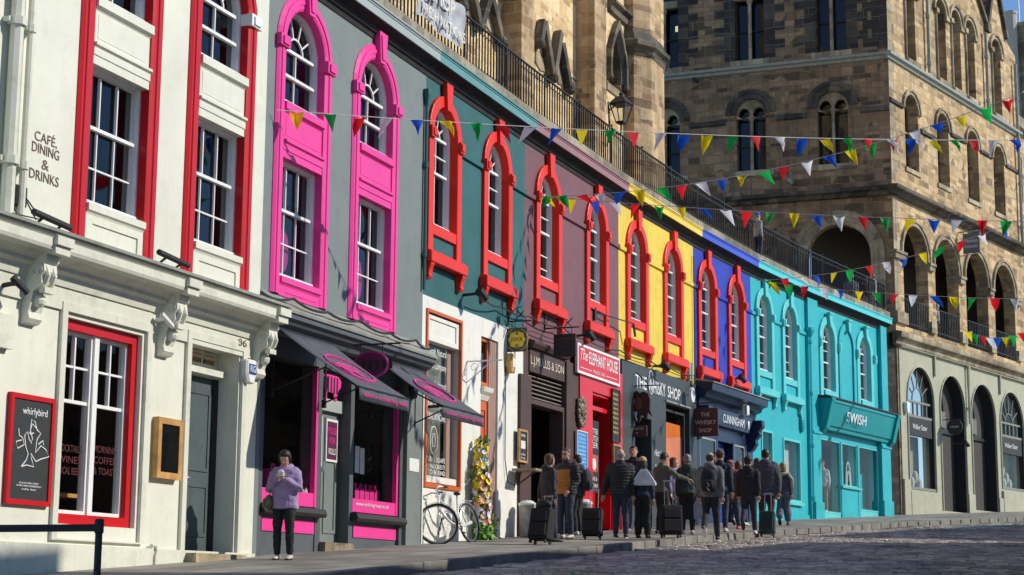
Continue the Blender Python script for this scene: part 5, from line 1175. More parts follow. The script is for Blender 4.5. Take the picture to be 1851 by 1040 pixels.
m = MB(False, 23); m.lathe(-.15, -.5, [(.32, 22), (.32, q.z+.9), (.36, q.z+.95), (.36, q.z+1.1), (.25, q.z+1.1)], 10); m.build('chimney_pot', plain('pale clay pot', (.5, .45, .38), .8), gx)
q = atd(1843, 50, 100); m = MB(False); m.tube([(q.x, q.y, 20), (q.x, q.y, q.z+4)], .035, 5); tag(m.build('roof_aerial', STEEL), 'thin aerial mast on the far roof against the sky', 'aerial')

# gap between the turquoise corner house and the hall, its shade put into the stone colour
a = FRM['S'].w(FRM['S'].len, 0, 0); fr = Frame((a.x-.1, a.y+1.6), TK)
GW = Bld(fr, 'alley_wall', 'dark sooty stone wall in the narrow gap beside the turquoise corner house', 'wall')
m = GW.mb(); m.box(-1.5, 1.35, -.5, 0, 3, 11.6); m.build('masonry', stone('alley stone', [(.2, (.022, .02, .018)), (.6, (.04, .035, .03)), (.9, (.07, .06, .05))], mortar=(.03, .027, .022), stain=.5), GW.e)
m = GW.mb(); m.tube([(.7, .1, 4.3), (.7, .1, 11)], .06, 6); m.build('drainpipe', BLACK, GW.e)

# ================================================================= unseen buildings across the street, heights and gap shaped to shade the setts
OPP = stone('opposite stone', [(.2, (.20, .16, .12)), (.6, (.34, .27, .20)), (.9, (.42, .35, .27))], bw=.6, bh=.3)
def opp_block(Ya, Yb, hgt, off=11.6):
    def pt(Y, o):
        X = 6.96582934e-05*Y**3-5.75324445e-03*Y**2+5.30722165e-01*Y-14.5095411
        t = math.atan(3*6.96582934e-05*Y*Y-2*5.75324445e-03*Y+.5307); return (X+o*math.cos(t), Y-o*math.sin(t))
    P0, P1 = pt(Ya, off), pt(Yb, off); f = Frame(P1, P0)
    e = f.emp('opposite_building', None, None, 0, 0, gz(P0[1])-.3, kind='structure'); z0 = gz(P0[1])-.3
    n = max(1, int(f.len/2.4)); hs = [rect_pts(.7+f.len/n*i, .7+f.len/n*i+1.1, gz(Ya)+z, gz(Ya)+z+1.7) for i in range(n) for z in (1.1, 4.2, 7.2) if z+2 < hgt and .7+f.len/n*i+1.1 < f.len-.1]
    m = MB(True, z0); m.prism(rect_pts(0, f.len, z0, gz(Ya)+hgt), -5, 0, hs); o = m.build('wall', OPP, e)
    m = MB(True, z0); m.box(.1, f.len-.1, -.4, -.35, z0+.5, gz(Ya)+hgt-.5); m.build('window', GLASS, e)
    return e
OPPS = [(24, 30, 6.2), (30.2, 36.5, 6.1), (36.7, 38.3, 6.0), (38.5, 43.4, 4.7), (47.6, 53, 5.0), (53.2, 60, 4.7), (60.2, 72, 4.5)]
for a_, b_, h_ in OPPS: opp_block(a_, b_, h_)
f = Frame((14.0, 22.4), (9.2, 3)); e = f.emp('opposite_building', None, None, 0, 0, 0, kind='structure')
m = MB(True, 0); m.prism(rect_pts(0, f.len, 0, 14.3), -5, 0, [rect_pts(1+2.3*i, 2.1+2.3*i, z, z+1.8) for i in range(8) for z in (2.5, 5.6)]); m.build('wall', OPP, e)
m = MB(True, 0); m.box(.1, f.len-.1, -.4, -.35, .5, 8.4); m.build('window', GLASS, e)
# ================================================================= awnings of the roast shop
def awning(s0, s1, zw, off, zf, label, seed):
    e = P.fr.emp('awning', label, 'awning', s0, 0, zw, group='canvas awnings over the black shopfront'); dz = zw; w = s1-s0
    m = MB(True, 0); n = 8
    vs = []; 
    for j in range(n+1):
        f = j/n; o = .12+(off-.12)*f; z = (zf-zw)*f-.03*math.sin(math.pi*f)
        for i in range(n+1): g = i/n; vs.append((w*g, o, z+.012*math.sin(g*9+seed)*math.sin(math.pi*f)))
    m.add(vs, [(j*(n+1)+i, j*(n+1)+i+1, (j+1)*(n+1)+i+1, (j+1)*(n+1)+i) for j in range(n) for i in range(n)])
    o = m.build('canopy', CANV, e, smooth=True); sm = o.modifiers.new('s', 'SOLIDIFY'); sm.thickness = .008
    m = MB(True, 0); vs = [(w*i/16, off+.01+.004*math.sin(i*1.7+seed), zf-zw-.19*j) for j in range(2) for i in range(17)]
    m.add(vs, [(i, i+1, 18+i, 17+i) for i in range(16)]); v = m.build('valance', CANV, e, smooth=True); v.modifiers.new('s', 'SOLIDIFY').thickness = .006
    text(e, 'delicious scottish hog roasts', .12, w-.12, zf-zw-.145, zf-zw-.06, off+.03, PINKL)
    m = MB(True, 0)
    q = math.atan2(zf-zw, off-.12)
    def onc(g, f, lift=.015): return (w*g, .12+(off-.12)*f-math.sin(q)*lift, (zf-zw)*f-.03*math.sin(math.pi*f)+math.cos(q)*lift)
    ring = [onc(.5+.34*math.cos(t*math.pi/12), .56+.22*math.sin(t*math.pi/12), .02) for t in range(24)]; m.tube(ring, .02, 4, closed=True)
    m.build('oval_ring', PINKL, e)
    m = MB(True, 0); pts = [(-.9, .1), (-.78, -.08), (-.6, -.1), (-.5, -.3), (-.45, -.75), (-.3, -.75), (-.27, -.35), (.2, -.38), (.3, -.75), (.45, -.75), (.5, -.3), (.72, 0), (.75, .3), (.55, .5), (.2, .6), (-.2, .58), (-.5, .45), (-.6, .6), (-.7, .42), (-.82, .28)]
    lp = [onc(.5+x*.27, .56-z*.18, .018) for x, z in pts]; tr = geometry.tessellate_polygon([[Vector((x, z, 0)) for x, z in pts]]); m.add(lp, [tuple(t) for t in tr]); m.build('hog_print', PINKL, e)
    m = MB(True, 0)
    for k in range(4): x = .32+.1*k; m.add([onc(x, .48, .022), onc(x+.025, .48, .022), onc(x+.025, .62, .022), onc(x, .62, .022)], [(0, 1, 2, 3)])
    m.build('hog_stripe', CANV, e)
    for x in (.03, w-.03):
        m = MB(True, 0); m.tube([(x, .04, -.95), (x, off*.62, -.62), (x, off-.02, zf-zw)], .014, 5); m.tube([(x, .05, .0), (x, .05, -1.0)], .018, 5); m.box(x-.03, x+.03, 0, .06, -1.03, -.9); m.build('folding_arm', BLACK, e)
    m = MB(True, 0); m.tube([(0, off, zf-zw), (w, off, zf-zw)], .022, 6); m.tube([(0, .12, 0), (w, .12, 0)], .035, 6); m.build('roller_bar', BLACK, e)
awning(.36, 2.2, 5.56, 1.5, 4.62, 'left charcoal awning with pink hog print over the window beside the texting woman', 1)
awning(3.9, 5.8, 5.56, 1.36, 4.70, 'right charcoal awning with pink hog print, next to the white shop', 4)

def put(fr, px, py, off): s, z = fr.hit(px, py, off); return s, z
def bracket_sign(fr, pxl, pyt, pxr, pyb, s, name, label, cat, mat, arm=True, shape=None, thick=.05):
    """board hanging square to the wall on an iron arm; spans outward from the wall at position s"""
    zt = zb = None
    # outward extents from the pixels of its two ends on the plane through s across the wall
    o = []
    for px in (pxl, pxr):
        best = min(((abs(project(fr.w(s, k/100, 6.5))[0]-px), k/100) for k in range(0, 300)), key=lambda t: t[0]); o.append(best[1])
    om = (o[0]+o[1])/2; pm = fr.w(s, om, 0)
    d = ray((pxl+pxr)/2, pyt); zt = d.z*pm.y/d.y+CZ; d = ray((pxl+pxr)/2, pyb); zb = d.z*pm.y/d.y+CZ
    return o[0], o[1], zb, zt
def project(p):
    v = Vector((p[0], p[1], p[2]-CZ)); fw = v.y*math.cos(PITCH)+v.z*math.sin(PITCH); up = -v.y*math.sin(PITCH)+v.z*math.cos(PITCH)
    x, y = FPX*v.x/fw, FPX*up/fw; c, s = math.cos(ROLL), math.sin(ROLL); return CX+c*x+s*y, CY-(-s*x+c*y)
def side_text(parent, s, o0, o1, z0, z1, mat, x=-.03, dz=0, **k):
    """lettering on the face of a board that stands square to the wall (faces down the street, -s)"""
    t = text(parent, s, 0, 1, 0, 1, 0, mat, **k)
    for v in t.data.vertices:
        X, Z, dd = v.co.x, v.co.z, -v.co.y
        v.co = (x-dd, -(o0+(o1-o0)*X), z0+(z1-z0)*Z)
    return t
def hang_board(fr, s, pix, label, mat, lines, matt, name='hanging_sign', scroll=True, bord=None):
    o0, o1, z0, z1 = bracket_sign(fr, *pix, s, name, label, 'sign', mat)
    e = fr.emp(name, label, 'sign', s, 0, z1)
    m = MB(True, 0); m.box(-.025, .025, o0, o1, z0-z1, 0); b = m.build('board', mat, e, bevel=.008)
    m = MB(True, 0); m.tube([(0, 0, .14), (0, o1+.08, .14)], .016, 6); m.tube([(0, o0+.1, .14), (0, o0+.1, 0)], .008, 4); m.tube([(0, o1-.1, .14), (0, o1-.1, 0)], .008, 4)
    if scroll:
        m.tube([(0, .02+.3*(1-math.cos(i*.26)), .14+.3*math.sin(i*.26)*1.0) for i in range(7)], .01, 5); m.tube([(0, .01, .05), (0, .01, .62)], .014, 5)
        for c0, r0, sg in ((.28, .13, 1), (o1-.16, .11, -1), (.55, .08, 1)):
            m.tube([(0, c0+sg*r0*(1-i*.06)*math.cos(i*.6), .16+r0+r0*(1-i*.06)*math.sin(i*.6-1.5)) for i in range(13)], .009, 5)
    else: m.tube([(0, 0, -.1), (0, .0, .3)], .02, 5)
    m.build('iron_bracket', BLACK, e)
    W = o1-o0; Hh = z1-z0
    for tx, a, b_, c, d in lines: side_text(b, tx, o0+W*a, o0+W*b_, -Hh+Hh*c, -Hh+Hh*d, matt)
    return e, o0, o1, z0-z1
GRN = plain('grey green sign board', (.085, .09, .075), .6)
e, o0, o1, zz = hang_board(FRM['T'], 4.35, (898, 593, 953, 636), 'square dark sign with a yellow badge on a scrolled bracket beside the teal house', GRN, [], GOLD)
m = MB(True, 0); c = (o0+o1)/2; r = abs(zz)*.36
m.loft([[(x, c+r*(1+.08*math.cos(8*k*math.pi/16))*math.cos(k*math.pi/16), zz/2+r*(1+.08*math.cos(8*k*math.pi/16))*math.sin(k*math.pi/16)) for k in range(32)] for x in (-.026, -.036)]); bd = m.build('yellow_badge', plain('badge yellow', (.85, .60, .05), .5), e)
side_text(bd, 'JO\u2022OL', c-r*.75, c+r*.75, zz/2-.05, zz/2+.05, BLKM, x=-.037); side_text(bd, 'SR', c-r*.25, c+r*.25, zz/2-.2, zz/2-.1, BLKM, x=-.037); side_text(bd, '&', c-r*.15, c+r*.15, zz/2+.1, zz/2+.2, BLKM, x=-.037)
m = MB(True, 0); m.tube([(-.03, c+r*1.35*math.cos(k*.2), zz/2+r*1.35*math.sin(k*.2)) for k in range(-6, 7)], .008, 4); m.tube([(-.03, c-r*1.35*math.cos(k*.2), zz/2+r*1.35*math.sin(k*.2)) for k in range(-6, 7)], .008, 4); m.build('badge_wreath', GOLD, e)
DK = plain('near black sign board', (.028, .024, .026), .6)
hang_board(FRM['U'], 1.2, (1001, 604, 1041, 645), 'small black hanging sign with faint lettering above the louvred brown doorway', DK, [('L.J.MULLIS', .1, .9, .72, .82), ('& SON', .38, .62, .62, .68), ('SHIRTMAKERS', .2, .8, .42, .46), ('WEDDINGS', .15, .85, .2, .25)], plain('faded brown letters', (.16, .12, .09), .7))
MAR = plain('maroon sign board', (.07, .028, .030), .5)
hang_board(FRM['Y'], 5.72, (1252, 738, 1298, 789), 'square maroon hanging sign with pale words beside the navy shopfront', MAR, [('THE', .33, .68, .70, .84), ('WHISKY', .10, .93, .42, .57), ('SHOP', .25, .75, .14, .28)], CREAM, scroll=False)
# elephant shaped sign over a maroon plate
o0, o1, z0, z1 = bracket_sign(FRM['Y'], 1133, 705, 1178, 765, .9, '', '', '', None)
e = FRM['Y'].emp('elephant_sign', 'cut out elephant sign over a maroon plate on a scrolled bracket by the charcoal front', 'sign', .9, 0, z1)
W = o1-o0; Hh = z1-z0
el = [(0, .30), (.02, .24), (.10, .30), (.16, .42), (.20, .30), (.14, .12), (.2, .02), (.3, .05), (.34, .0), (.44, .08), (.48, .25), (.6, .2), (.64, .1), (.78, .12), (.8, .3), (.88, .28), (.97, .2), (1, .26), (.92, .4), (.94, .7), (.85, .88), (.6, .95), (.42, .9), (.3, .98), (.12, .92), (.14, .75), (.2, .68), (.16, .55), (.1, .42), (.04, .36)]
m = MB(True, 0); pts = [(o0+W*x, -Hh+Hh*z) for x, z in el]; tr = geometry.tessellate_polygon([[Vector((x, z, 0)) for x, z in pts]]); n = len(pts)
m.add([(-.04, x, z) for x, z in pts]+[(.04, x, z) for x, z in pts], [tuple(t) for t in tr]+[tuple(n+i for i in reversed(t)) for t in tr]+[(i, (i+1) % n, n+(i+1) % n, n+i) for i in range(n)])
b = m.build('elephant_board', plain('dark brown elephant', (.035, .012, .01), .45, var=.4), e)
m = MB(True, 0); m.ell((-.045, o0+W*.36, -Hh*.42), (.012, W*.2, Hh*.2), 12, 8); m.build('elephant_ear', plain('rust ear', (.20, .035, .015), .6, var=.4, scale=20), b)
m = MB(True, 0); m.tube([(-.05, o0+W*.28, -Hh*.66), (-.05, o0+W*.24, -Hh*.82), (-.05, o0+W*.3, -Hh*.93)], .02, 5); m.build('elephant_tusk', WHT, b)
m = MB(True, 0); m.box(-.03, .03, o0-.1, o1-.12, -Hh-.34, -Hh-.06); pl = m.build('name_plate', MAR, e, bevel=.02)
side_text(pl, 'THE ELEPHANT HOUSE', o0-.02, o1-.2, -Hh-.17, -Hh-.11, CREAM); side_text(pl, 'MAGICAL CAFE', o0+.12, o1-.35, -Hh-.27, -Hh-.22, CREAM)
m = MB(True, 0); m.tube([(0, .0, .1), (0, o1+.25, .1)], .014, 5); m.tube([(0, .1, .1), (0, .1, -Hh-.1)], .01, 4); m.tube([(0, o1-.1, .1), (0, o1-.1, 0)], .01, 4)
for c0, r0 in ((.25, .2), (.62, .13)): m.tube([(0, c0+r0*(1-i*.06)*math.cos(i*.6), .12+r0+r0*(1-i*.06)*math.sin(i*.6-1.5)) for i in range(14)], .01, 5)
m.build('iron_bracket', BLACK, e)
# pink oval hanging sign
o0, o1, z0, z1 = bracket_sign(FRM['P'], 643, 636, 706, 684, 2.85, '', '', '', None)
e = FRM['P'].emp('oval_sign', 'dark oval hanging sign with magenta rim between the two awnings', 'sign', 2.85, 0, z1)
c, w_, h_ = (o0+o1)/2, (o1-o0)/2, (z1-z0)/2
m = MB(True, 0); m.loft([[(x, c+w_*math.cos(k*math.pi/14), -h_+h_*math.sin(k*math.pi/14)) for k in range(28)] for x in (-.03, .03)]); b = m.build('board', plain('dark plum board', (.13, .012, .07), .5), e)
m = MB(True, 0); m.tube([(-.035, c+w_*.96*math.cos(k*math.pi/14), -h_+h_*.96*math.sin(k*math.pi/14)) for k in range(28)], .02, 5, closed=True); m.build('rim', plain('magenta rim', (.40, .02, .20), .5), b)
m = MB(True, 0)
for k in range(5): m.box(-.036, -.031, c-w_*.5+.12*k, c-w_*.5+.12*k+.07, -h_*1.35, -h_*.7)
m.build('hog_print', BLKM, b)
m = MB(True, 0); m.tube([(0, 0, .12), (0, o1+.2, .12)], .016, 5); m.tube([(0, c-.2, .12), (0, c-.2, -.05)], .01, 4); m.tube([(0, c+.2, .12), (0, c+.2, -.05)], .01, 4); m.build('iron_bracket', BLACK, e)
# flat signs ------------------------------------------------------
def panel(fr, L, T, R_, B, off, d, name, label, cat, mat, frame=None, fw=.05, **kw):
    s0, z1 = fr.hit(L, T, off); s1, _ = fr.hit(R_, T, off); _, z0 = fr.hit(L, B, off)
    e = fr.emp(name, label, cat, s0, off-d, z0, **kw); w, h = s1-s0, z1-z0
    m = MB(True, 0); m.box(.001, w-.001, 0, d-.008, .001, h-.001); b = m.build('board', mat, e)
    if frame:
        m = MB(True, 0); frame_rect(m, 0, w, 0, h, fw, .0, d+.01); m.build('frame', frame, e)
    return e, w, h, d-.008
cs = FRM['U']
s0, z1 = cs.hit(1044, 619, .16); s1, _ = cs.hit(1120, 646, .16); z0 = cs.hit(1044, 673, .16)[1]
e = cs.emp('cafe_sign', 'red rectangular sign with white border and lettering above the red cafe door', 'sign', s0, .10, z0); w, h = s1-s0, z1-z0
m = MB(True, 0); m.box(0.002, w-.002, 0, .055, .002, h-.002); m.build('board', RED3, e); m = MB(True, 0); frame_rect(m, 0, w, 0, h, .055, 0, .065); m.build('frame', WHT, e)
text(e, 'The', w*.07, w*.235, h*.48, h*.86, .057, WHT, shear=.35); text(e, 'ELEPHANT HOUSE', w*.26, w*.95, h*.42, h*.84, .057, WHT, bold=.01)
text(e, 'MAGICAL CAFE', w*.36, w*.63, h*.16, h*.27, .057, WHT); m = MB(True, 0); m.box(.2, w*.33, .055, .06, h*.2, h*.22); m.box(w*.66, w-.2, .055, .06, h*.2, h*.22); m.build('rule', WHT, e)
BLUS = plain('sky blue board', (.03, .28, .66), .5)
e, w, h, d = panel(cs, 1043, 777, 1062, 885, .14, .04, 'blue_notice', 'tall blue notice board with white writing on the red cafe wall', 'notice', BLUS, WHT, .02)
for k in range(13): text(e, ['Birthplace', 'of a famous', 'boy wizard', 'and coffee', 'tea cakes', 'breakfast', 'lunch', 'soups', 'sandwich', 'scones', 'shakes', 'open', 'daily'][k], .1, w-.12, h*(.92-.066*k), h*(.955-.066*k), d, WHT)
e, w, h, d = panel(cs, 1107, 702, 1121, 798, .14, .04, 'menu_board', 'tall black menu board with gold writing at the right edge of the cafe', 'menu', BLKM, DBRN, .02)
for k in range(9): text(e, 'menu tea'[0:4+k % 4], .08, w*.75, h*(.88-.09*k), h*(.925-.09*k), d, GOLD)
e, w, h, d = panel(cs, 1109, 803, 1122, 850, .14, .04, 'framed_notice', 'small tan framed notice under the black menu board', 'notice', CHALK, WOOD, .03)
e, w, h, d = panel(cs, 938.5, 775, 954, 835, .12, .04, 'chalkboard', 'narrow chalkboard in a honey wood frame on the brown pilaster', 'chalkboard', CHALK, WOOD, .045)
text(e, 'OPEN', .12, w-.12, h*.78, h*.86, d, WHT); text(e, 'Coffee', .12, w-.12, h*.22, h*.28, d, WHT); text(e, '& cake', .12, w-.12, h*.12, h*.17, d, WHT); m = MB(True, 0); m.box(w*.25, w*.75, d-.004, d+.004, h*.42, h*.66); m.build('chalk_drawing', PAPER, e)
# carved crest
s, z = cs.hit(1052, 745, .14); e = cs.emp('crest', 'small dark carved crest on the red wall left of the cafe door', 'crest', s, .10, z)
m = MB(True, 0); m.prism([(-.22, .3), (.22, .3), (.24, .0), (.16, -.22), (0, -.36), (-.16, -.22), (-.24, 0)], 0, .04)
for i in range(14): a_ = i*.45; m.ell((.2*math.cos(a_), .05, .3*math.sin(a_)), (.07, .03, .07), 8, 5)
m.ell((0, .06, .05), (.12, .04, .16), 8, 6); m.build('shield', plain('antique metal', (.20, .17, .11), .5, metal=.5, var=.5, scale=25), e)
# cafe (left) sign and menu box
af = FRM['A']
e, w, h, d = panel(af, 21, 708, 101, 911, .05, .05, 'wall_sign', 'tall black sign with white line drawing in a red frame, far left', 'sign', CHALK, RED1, .06)
text(e, 'whirlybird', w*.28, w*.84, h*.80, h*.885, d, WHT)
ln = lambda P_, r=.008: MB(True, 0).tube([(w*x, d+.004, h*y) for x, y in P_], r, 4)
fig = [[(.30, .34), (.42, .36), (.58, .35), (.52, .42), (.50, .47), (.62, .40), (.74, .43), (.92, .46), (.84, .52), (.72, .55), (.60, .48), (.62, .60), (.70, .66), (.60, .70), (.50, .74), (.46, .68), (.52, .60), (.50, .56), (.44, .60), (.40, .66), (.34, .62), (.38, .52), (.44, .46), (.40, .40), (.30, .34)],
       [(.20, .68), (.22, .62), (.30, .60), (.34, .54), (.20, .50), (.16, .56), (.28, .58)], [(.46, .68), (.48, .78), (.56, .76), (.62, .68)], [(.66, .56), (.76, .60), (.78, .56)], [(.44, .66), (.48, .64), (.54, .66)]]
for q in fig:
    mm_ = ln(q); mm_.build('line_drawing', WHT, e)
text(e, '36-38 VICTORIA STREET', w*.28, w*.72, h*.19, h*.205, d, WHT); text(e, 'WHIRLYBIRD EDINBURGH', w*.22, w*.78, h*.165, h*.18, d, WHT); text(e, 'cafe bar', w*.34, w*.68, h*.135, h*.152, d, WHT)
e, w, h, d = panel(af, 287, 753, 331, 864, .09, .09, 'menu_case', 'wooden menu case with black glass between the cafe window and the grey door', 'menu case', BLKM, WOOD, .085)
m = MB(True, 0); m.box(.085, w-.085, .083, .087, .085, h-.085); m.build('pane', GLASS, e)
# alarm box, dome lamp, small boxes
def alarm(fr, s, z, label, txt, mat=None, off=0):
    e = fr.emp('alarm_box', label, 'alarm box', s, off, z)
    m = MB(True, 0); m.prism([(-.15, .17), (.15, .17), (.15, -.05), (.08, -.19), (-.08, -.19), (-.15, -.05)], 0, .13); m.build('case', mat or WHT, e, bevel=.03)
    m = MB(True, 0); m.prism([(-.10, .10), (.10, .10), (.10, -.05), (-.10, -.05)], .13, .14); b_ = m.build('badge', plain('alarm blue', (.02, .07, .35), .4), e); text(e, txt, -.08, .08, -.02, .08, .142, WHT)
s, z = af.hit(453, 671, .1); alarm(af, s, z, 'white and blue alarm box beside the grey cafe door', 'RG')
s, z = FRM['P'].hit(749, 702, .1); alarm(FRM['P'], s, z, 'dark alarm box behind the right awning', 'W', BLKM)
s, z = FRM['T'].hit(925, 657, .1); e = FRM['T'].emp('alarm_box', 'orange and white alarm box on the white pier under the badge sign', 'alarm box', s, 0, z)
m = MB(True, 0); m.prism([(-.1, .2), (.1, .2), (.14, 0), (.1, -.2), (-.1, -.2), (-.14, 0)], 0, .14); m.build('case', plain('amber alarm', (.55, .33, .08), .5), e, bevel=.02); m = MB(True, 0); m.box(-.06, .08, .14, .15, -.08, .1); m.build('badge', PAPER, e)
s, z = FRM['Y'].hit(1253, 714, .3); e = FRM['Y'].emp('round_sign', 'small round white sign at the right end of the charcoal front', 'sign', s, 0, z)
m = MB(True, 0); m.loft([[(.17*math.cos(k*math.pi/8), o_, .20*math.sin(k*math.pi/8)) for k in range(16)] for o_ in (.24, .30)]); m.tube([(0, 0, 0), (0, .25, 0)], .03, 5); m.build('disc', PAPER, e)
s, z = FRM['B'].hit(1361, 743, .5); e = FRM['B'].emp('alarm_box', 'cream alarm box at the right end of the navy fascia', 'alarm box', s-.25, .3, z)
m = MB(True, 0); m.box(-.2, .2, 0, .12, -.15, .15); m.build('case', PAPER, e, bevel=.03); m = MB(True, 0); m.box(-.2, -.08, .12, .13, -.15, .15); m.build('badge', BLKM, e)
s, z = FRM['C'].hit(1454, 766, .1); e = FRM['C'].emp('meter_box', 'rounded turquoise box on the wall left of the turquoise drainpipe', 'meter box', s-.1, 0, z)
m = MB(True, 0); m.ell((0, .05, 0), (.16, .09, .3), 10, 8); m.build('case', CYAND, e)
s, z = RF.hit(1640, 737, .1); e = RF.emp('alarm_box', 'white alarm box on the pale corner of the hall', 'alarm box', s, 0, z)
m = MB(True, 0); m.prism([(-.16, .22), (.16, .22), (.1, -.22), (-.1, -.22)], 0, .15); m.build('case', WHT, e, bevel=.03)
# floodlights and cameras
def floodlight(fr, s, z, label, L_=.75, out=.45, gr=None):
    e = fr.emp('floodlight', label, 'floodlight', s, 0, z, group='floodlights above the shopfronts')
    m = MB(True, 0); m.tube([(-L_/2, out, .05), (L_/2, out, .0)], .04, 8); m.build('lamp_tube', BLKM, e)
    m = MB(True, 0)
    for x in (-.2, .2): m.tube([(x, .0, -.05), (x, out*.6, -.12), (x, out, .0)], .018, 5)
    m.build('arm', BLKM, e); return e
s, z = af.hit(88, 402, .4); floodlight(af, s, z, 'black tube floodlight on the cafe cornice under the painted words')
s, z = af.hit(308, 472, .4); floodlight(af, s, z, 'black tube floodlight on the cafe cornice between the two red bays')
def cctv(fr, px, py, label, out=.3, flip=1, mat=None, k=1.0):
    s, z = fr.hit(px, py, out*.5); e = fr.emp('spotlight', label, 'spotlight', s, 0, z, group='small lamps and cameras on the walls')
    m = MB(True, 0); m.tube([(0, 0, 0), (0, out, .02)], .03, 6); m.build('arm', mat or BLKM, e)
    m = MB(True, 0); m.tube([(-.05*flip, out, .08), (.14*flip, out+.08, -.08)], [.09*k, .075*k], 8); m.ell((-.02*flip, out, .02), (.08*k, .08*k, .08*k), 8, 6); m.build('lamp_head', mat or BLKM, e)
cctv(af, 14, 516, 'small black camera under the cornice at the far left', .2, k=.5); cctv(af, 286, 580, 'small white camera right of the cafe window', .15, mat=WHT, k=.45)
cctv(FRM['T'], 852, 533, 'black spotlight between the two red sill boxes of the teal house', .35)
cctv(FRM['U'], 1052, 607, 'black spotlight above the red cafe sign', .3); cctv(FRM['Y'], 1190, 662, 'black spotlight on the yellow wall above white lettering', .3)
cctv(FRM['B'], 1330, 685, 'dark spotlight between the sill boxes of the blue house', .3, mat=NAVY); cctv(RF, 1732, 803, 'black camera cluster on the pier between the hall arches', .6)
cctv(LF, 1429, 330, 'grey floodlight box on the shaded face of the hall below the gothic windows', .3, mat=ZINC); cctv(LF, 1258, 148, 'black lamp on the ledge of the shaded face of the hall', .3)
cctv(FRM['P'], 797, 735, 'black lamp beside the valance of the right awning', .5)
# round projecting sign of the hall
s, z = RF.hit(1726, 772, .5); e = RF.emp('round_sign', 'round black projecting sign beside a hall archway', 'sign', s, 0, z)
m = MB(True, 0); m.loft([[(x, .5+.32*math.cos(k*math.pi/8), .32*math.sin(k*math.pi/8)) for k in range(16)] for x in (-.03, .03)]); m.tube([(0, 0, .3), (0, .8, .3)], .02, 5); b_ = m.build('disc', BLKM, e); side_text(b_, 'WALKER', .32, .68, -.03, .04, WHT, x=-.035)
s, z = RF.hit(1754, 440, .5); e = RF.emp('hanging_sign', 'grey rectangular hanging sign on the arcade between two arches', 'sign', s, 0, z)
m = MB(True, 0); m.box(-.03, .03, .2, .9, -.42, .42); b_ = m.build('board', plain('slate blue sign', (.13, .16, .19), .5), e); m = MB(True, 0); m.tube([(0, 0, .5), (0, 1.0, .5)], .03, 5); m.tube([(0, .95, .5), (0, .95, -.45), (0, 0, -.5)], .02, 5); m.build('iron_bracket', plain('pale iron', (.4, .4, .38), .5), e)
side_text(b_, 'Howies', .28, .82, .02, .2, WHT); side_text(b_, 'Restaurant', .28, .82, -.2, -.05, WHT)
# drainpipes
def downpipe(fr, s, z0, z1, mat, label, r=.055, hop=True, off=.10):
    e = fr.emp('drainpipe', label, 'drainpipe', s, 0, z0); m = MB(True, 0); m.tube([(0, off, 0), (0, off, z1-z0)], r, 8); m.build('pipe', mat, e)
    m = MB(True, 0); z = .6
    while z < z1-z0: m.tube([(0, off, z), (0, off, z+.10)], r*1.45, 8); m.box(-r*1.8, r*1.8, .0, off, z+.02, z+.08); z += 1.7
    if hop: m.lathe(0, 0, [(r*1.2, z1-z0-.3), (r*2.4, z1-z0-.1), (r*2.4, z1-z0)], 8); m.v = [(v[0], v[1]-off if i >= len(m.v)-24 else v[1], v[2]) for i, v in enumerate(m.v)]
    m.build('pipe_collar', mat, e); return e
s = af.hit(22, 200, .1)[0]; downpipe(af, s, 5.95, 13.5, WHITEG, 'thick cream drainpipe at the far left above the cornice', .085, False)
s = af.hit(48, 200, .1)[0]; downpipe(af, s, 5.95, 13.5, WHITEG, 'thin cream drainpipe right of the thick one, far left', .045, False)
downpipe(FRM['T'], -.06, 7.1, 10.9, TEAL, 'teal drainpipe at the left edge of the teal house', .032, off=.05)
downpipe(FRM['S'], -.12, gz(57)+.05, 10.3, CYAN, 'turquoise drainpipe running full height between the two turquoise houses', .075)
downpipe(RF, 7.08, 8.6, 10.9, SHOPC, 'short cream pipe between the middle arches of the hall', .05, False)
s = af.hit(276, 990, .05)[0]; e = af.emp('wall_tap', 'small cream pipe stub at the foot of the cafe wall', 'pipe', s, 0, gz(22.4))
m = MB(True, 0); m.tube([(-.06, .02, .28), (-.03, .06, .33), (.03, .07, .33), (.06, .07, .26), (.03, .07, .18), (.03, .07, -.05)], .028, 6); m.build('pipe', WHITEG, e)
# shelf table by the brown doorway, wall bracket, letter things
s = cs.hit(944, 850, .2)[0]; z = cs.hit(950, 850, .3)[1]; e = cs.emp('wall_shelf', 'small folding wooden shelf under the chalkboard', 'shelf', s, .07, z)
m = MB(True, 0); m.box(-.25, .3, 0, .52, -.02, .025); m.build('shelf_top', plain('grey oak', (.30, .23, .16), .6), e); m = MB(True, 0); m.prism([(0, 0), (.05, 0), (.05, -.3), (0, -.3)], 0, .03); m.tube([(.02, .02, -.3), (.02, .4, -.03)], .02, 5); m.build('strut', DBRN, e)
s, z = FRM['T'].hit(852, 672, .1); e = FRM['T'].emp('wall_bracket', 'empty white iron bracket on the white shop wall', 'bracket', s, 0, z)
m = MB(True, 0); m.tube([(0, 0, .2), (0, .75, .2)], .016, 5); m.tube([(0, 0, .2), (0, 0, -.25)], .016, 5); m.tube([(0, .02, -.2), (0, .5, .17)], .012, 5); m.tube([(0, .16+.09*math.cos(i*.6)*(1-i*.05), .08+.09*math.sin(i*.6)*(1-i*.05)) for i in range(12)], .009, 4); m.build('iron_scroll', SASH, e)
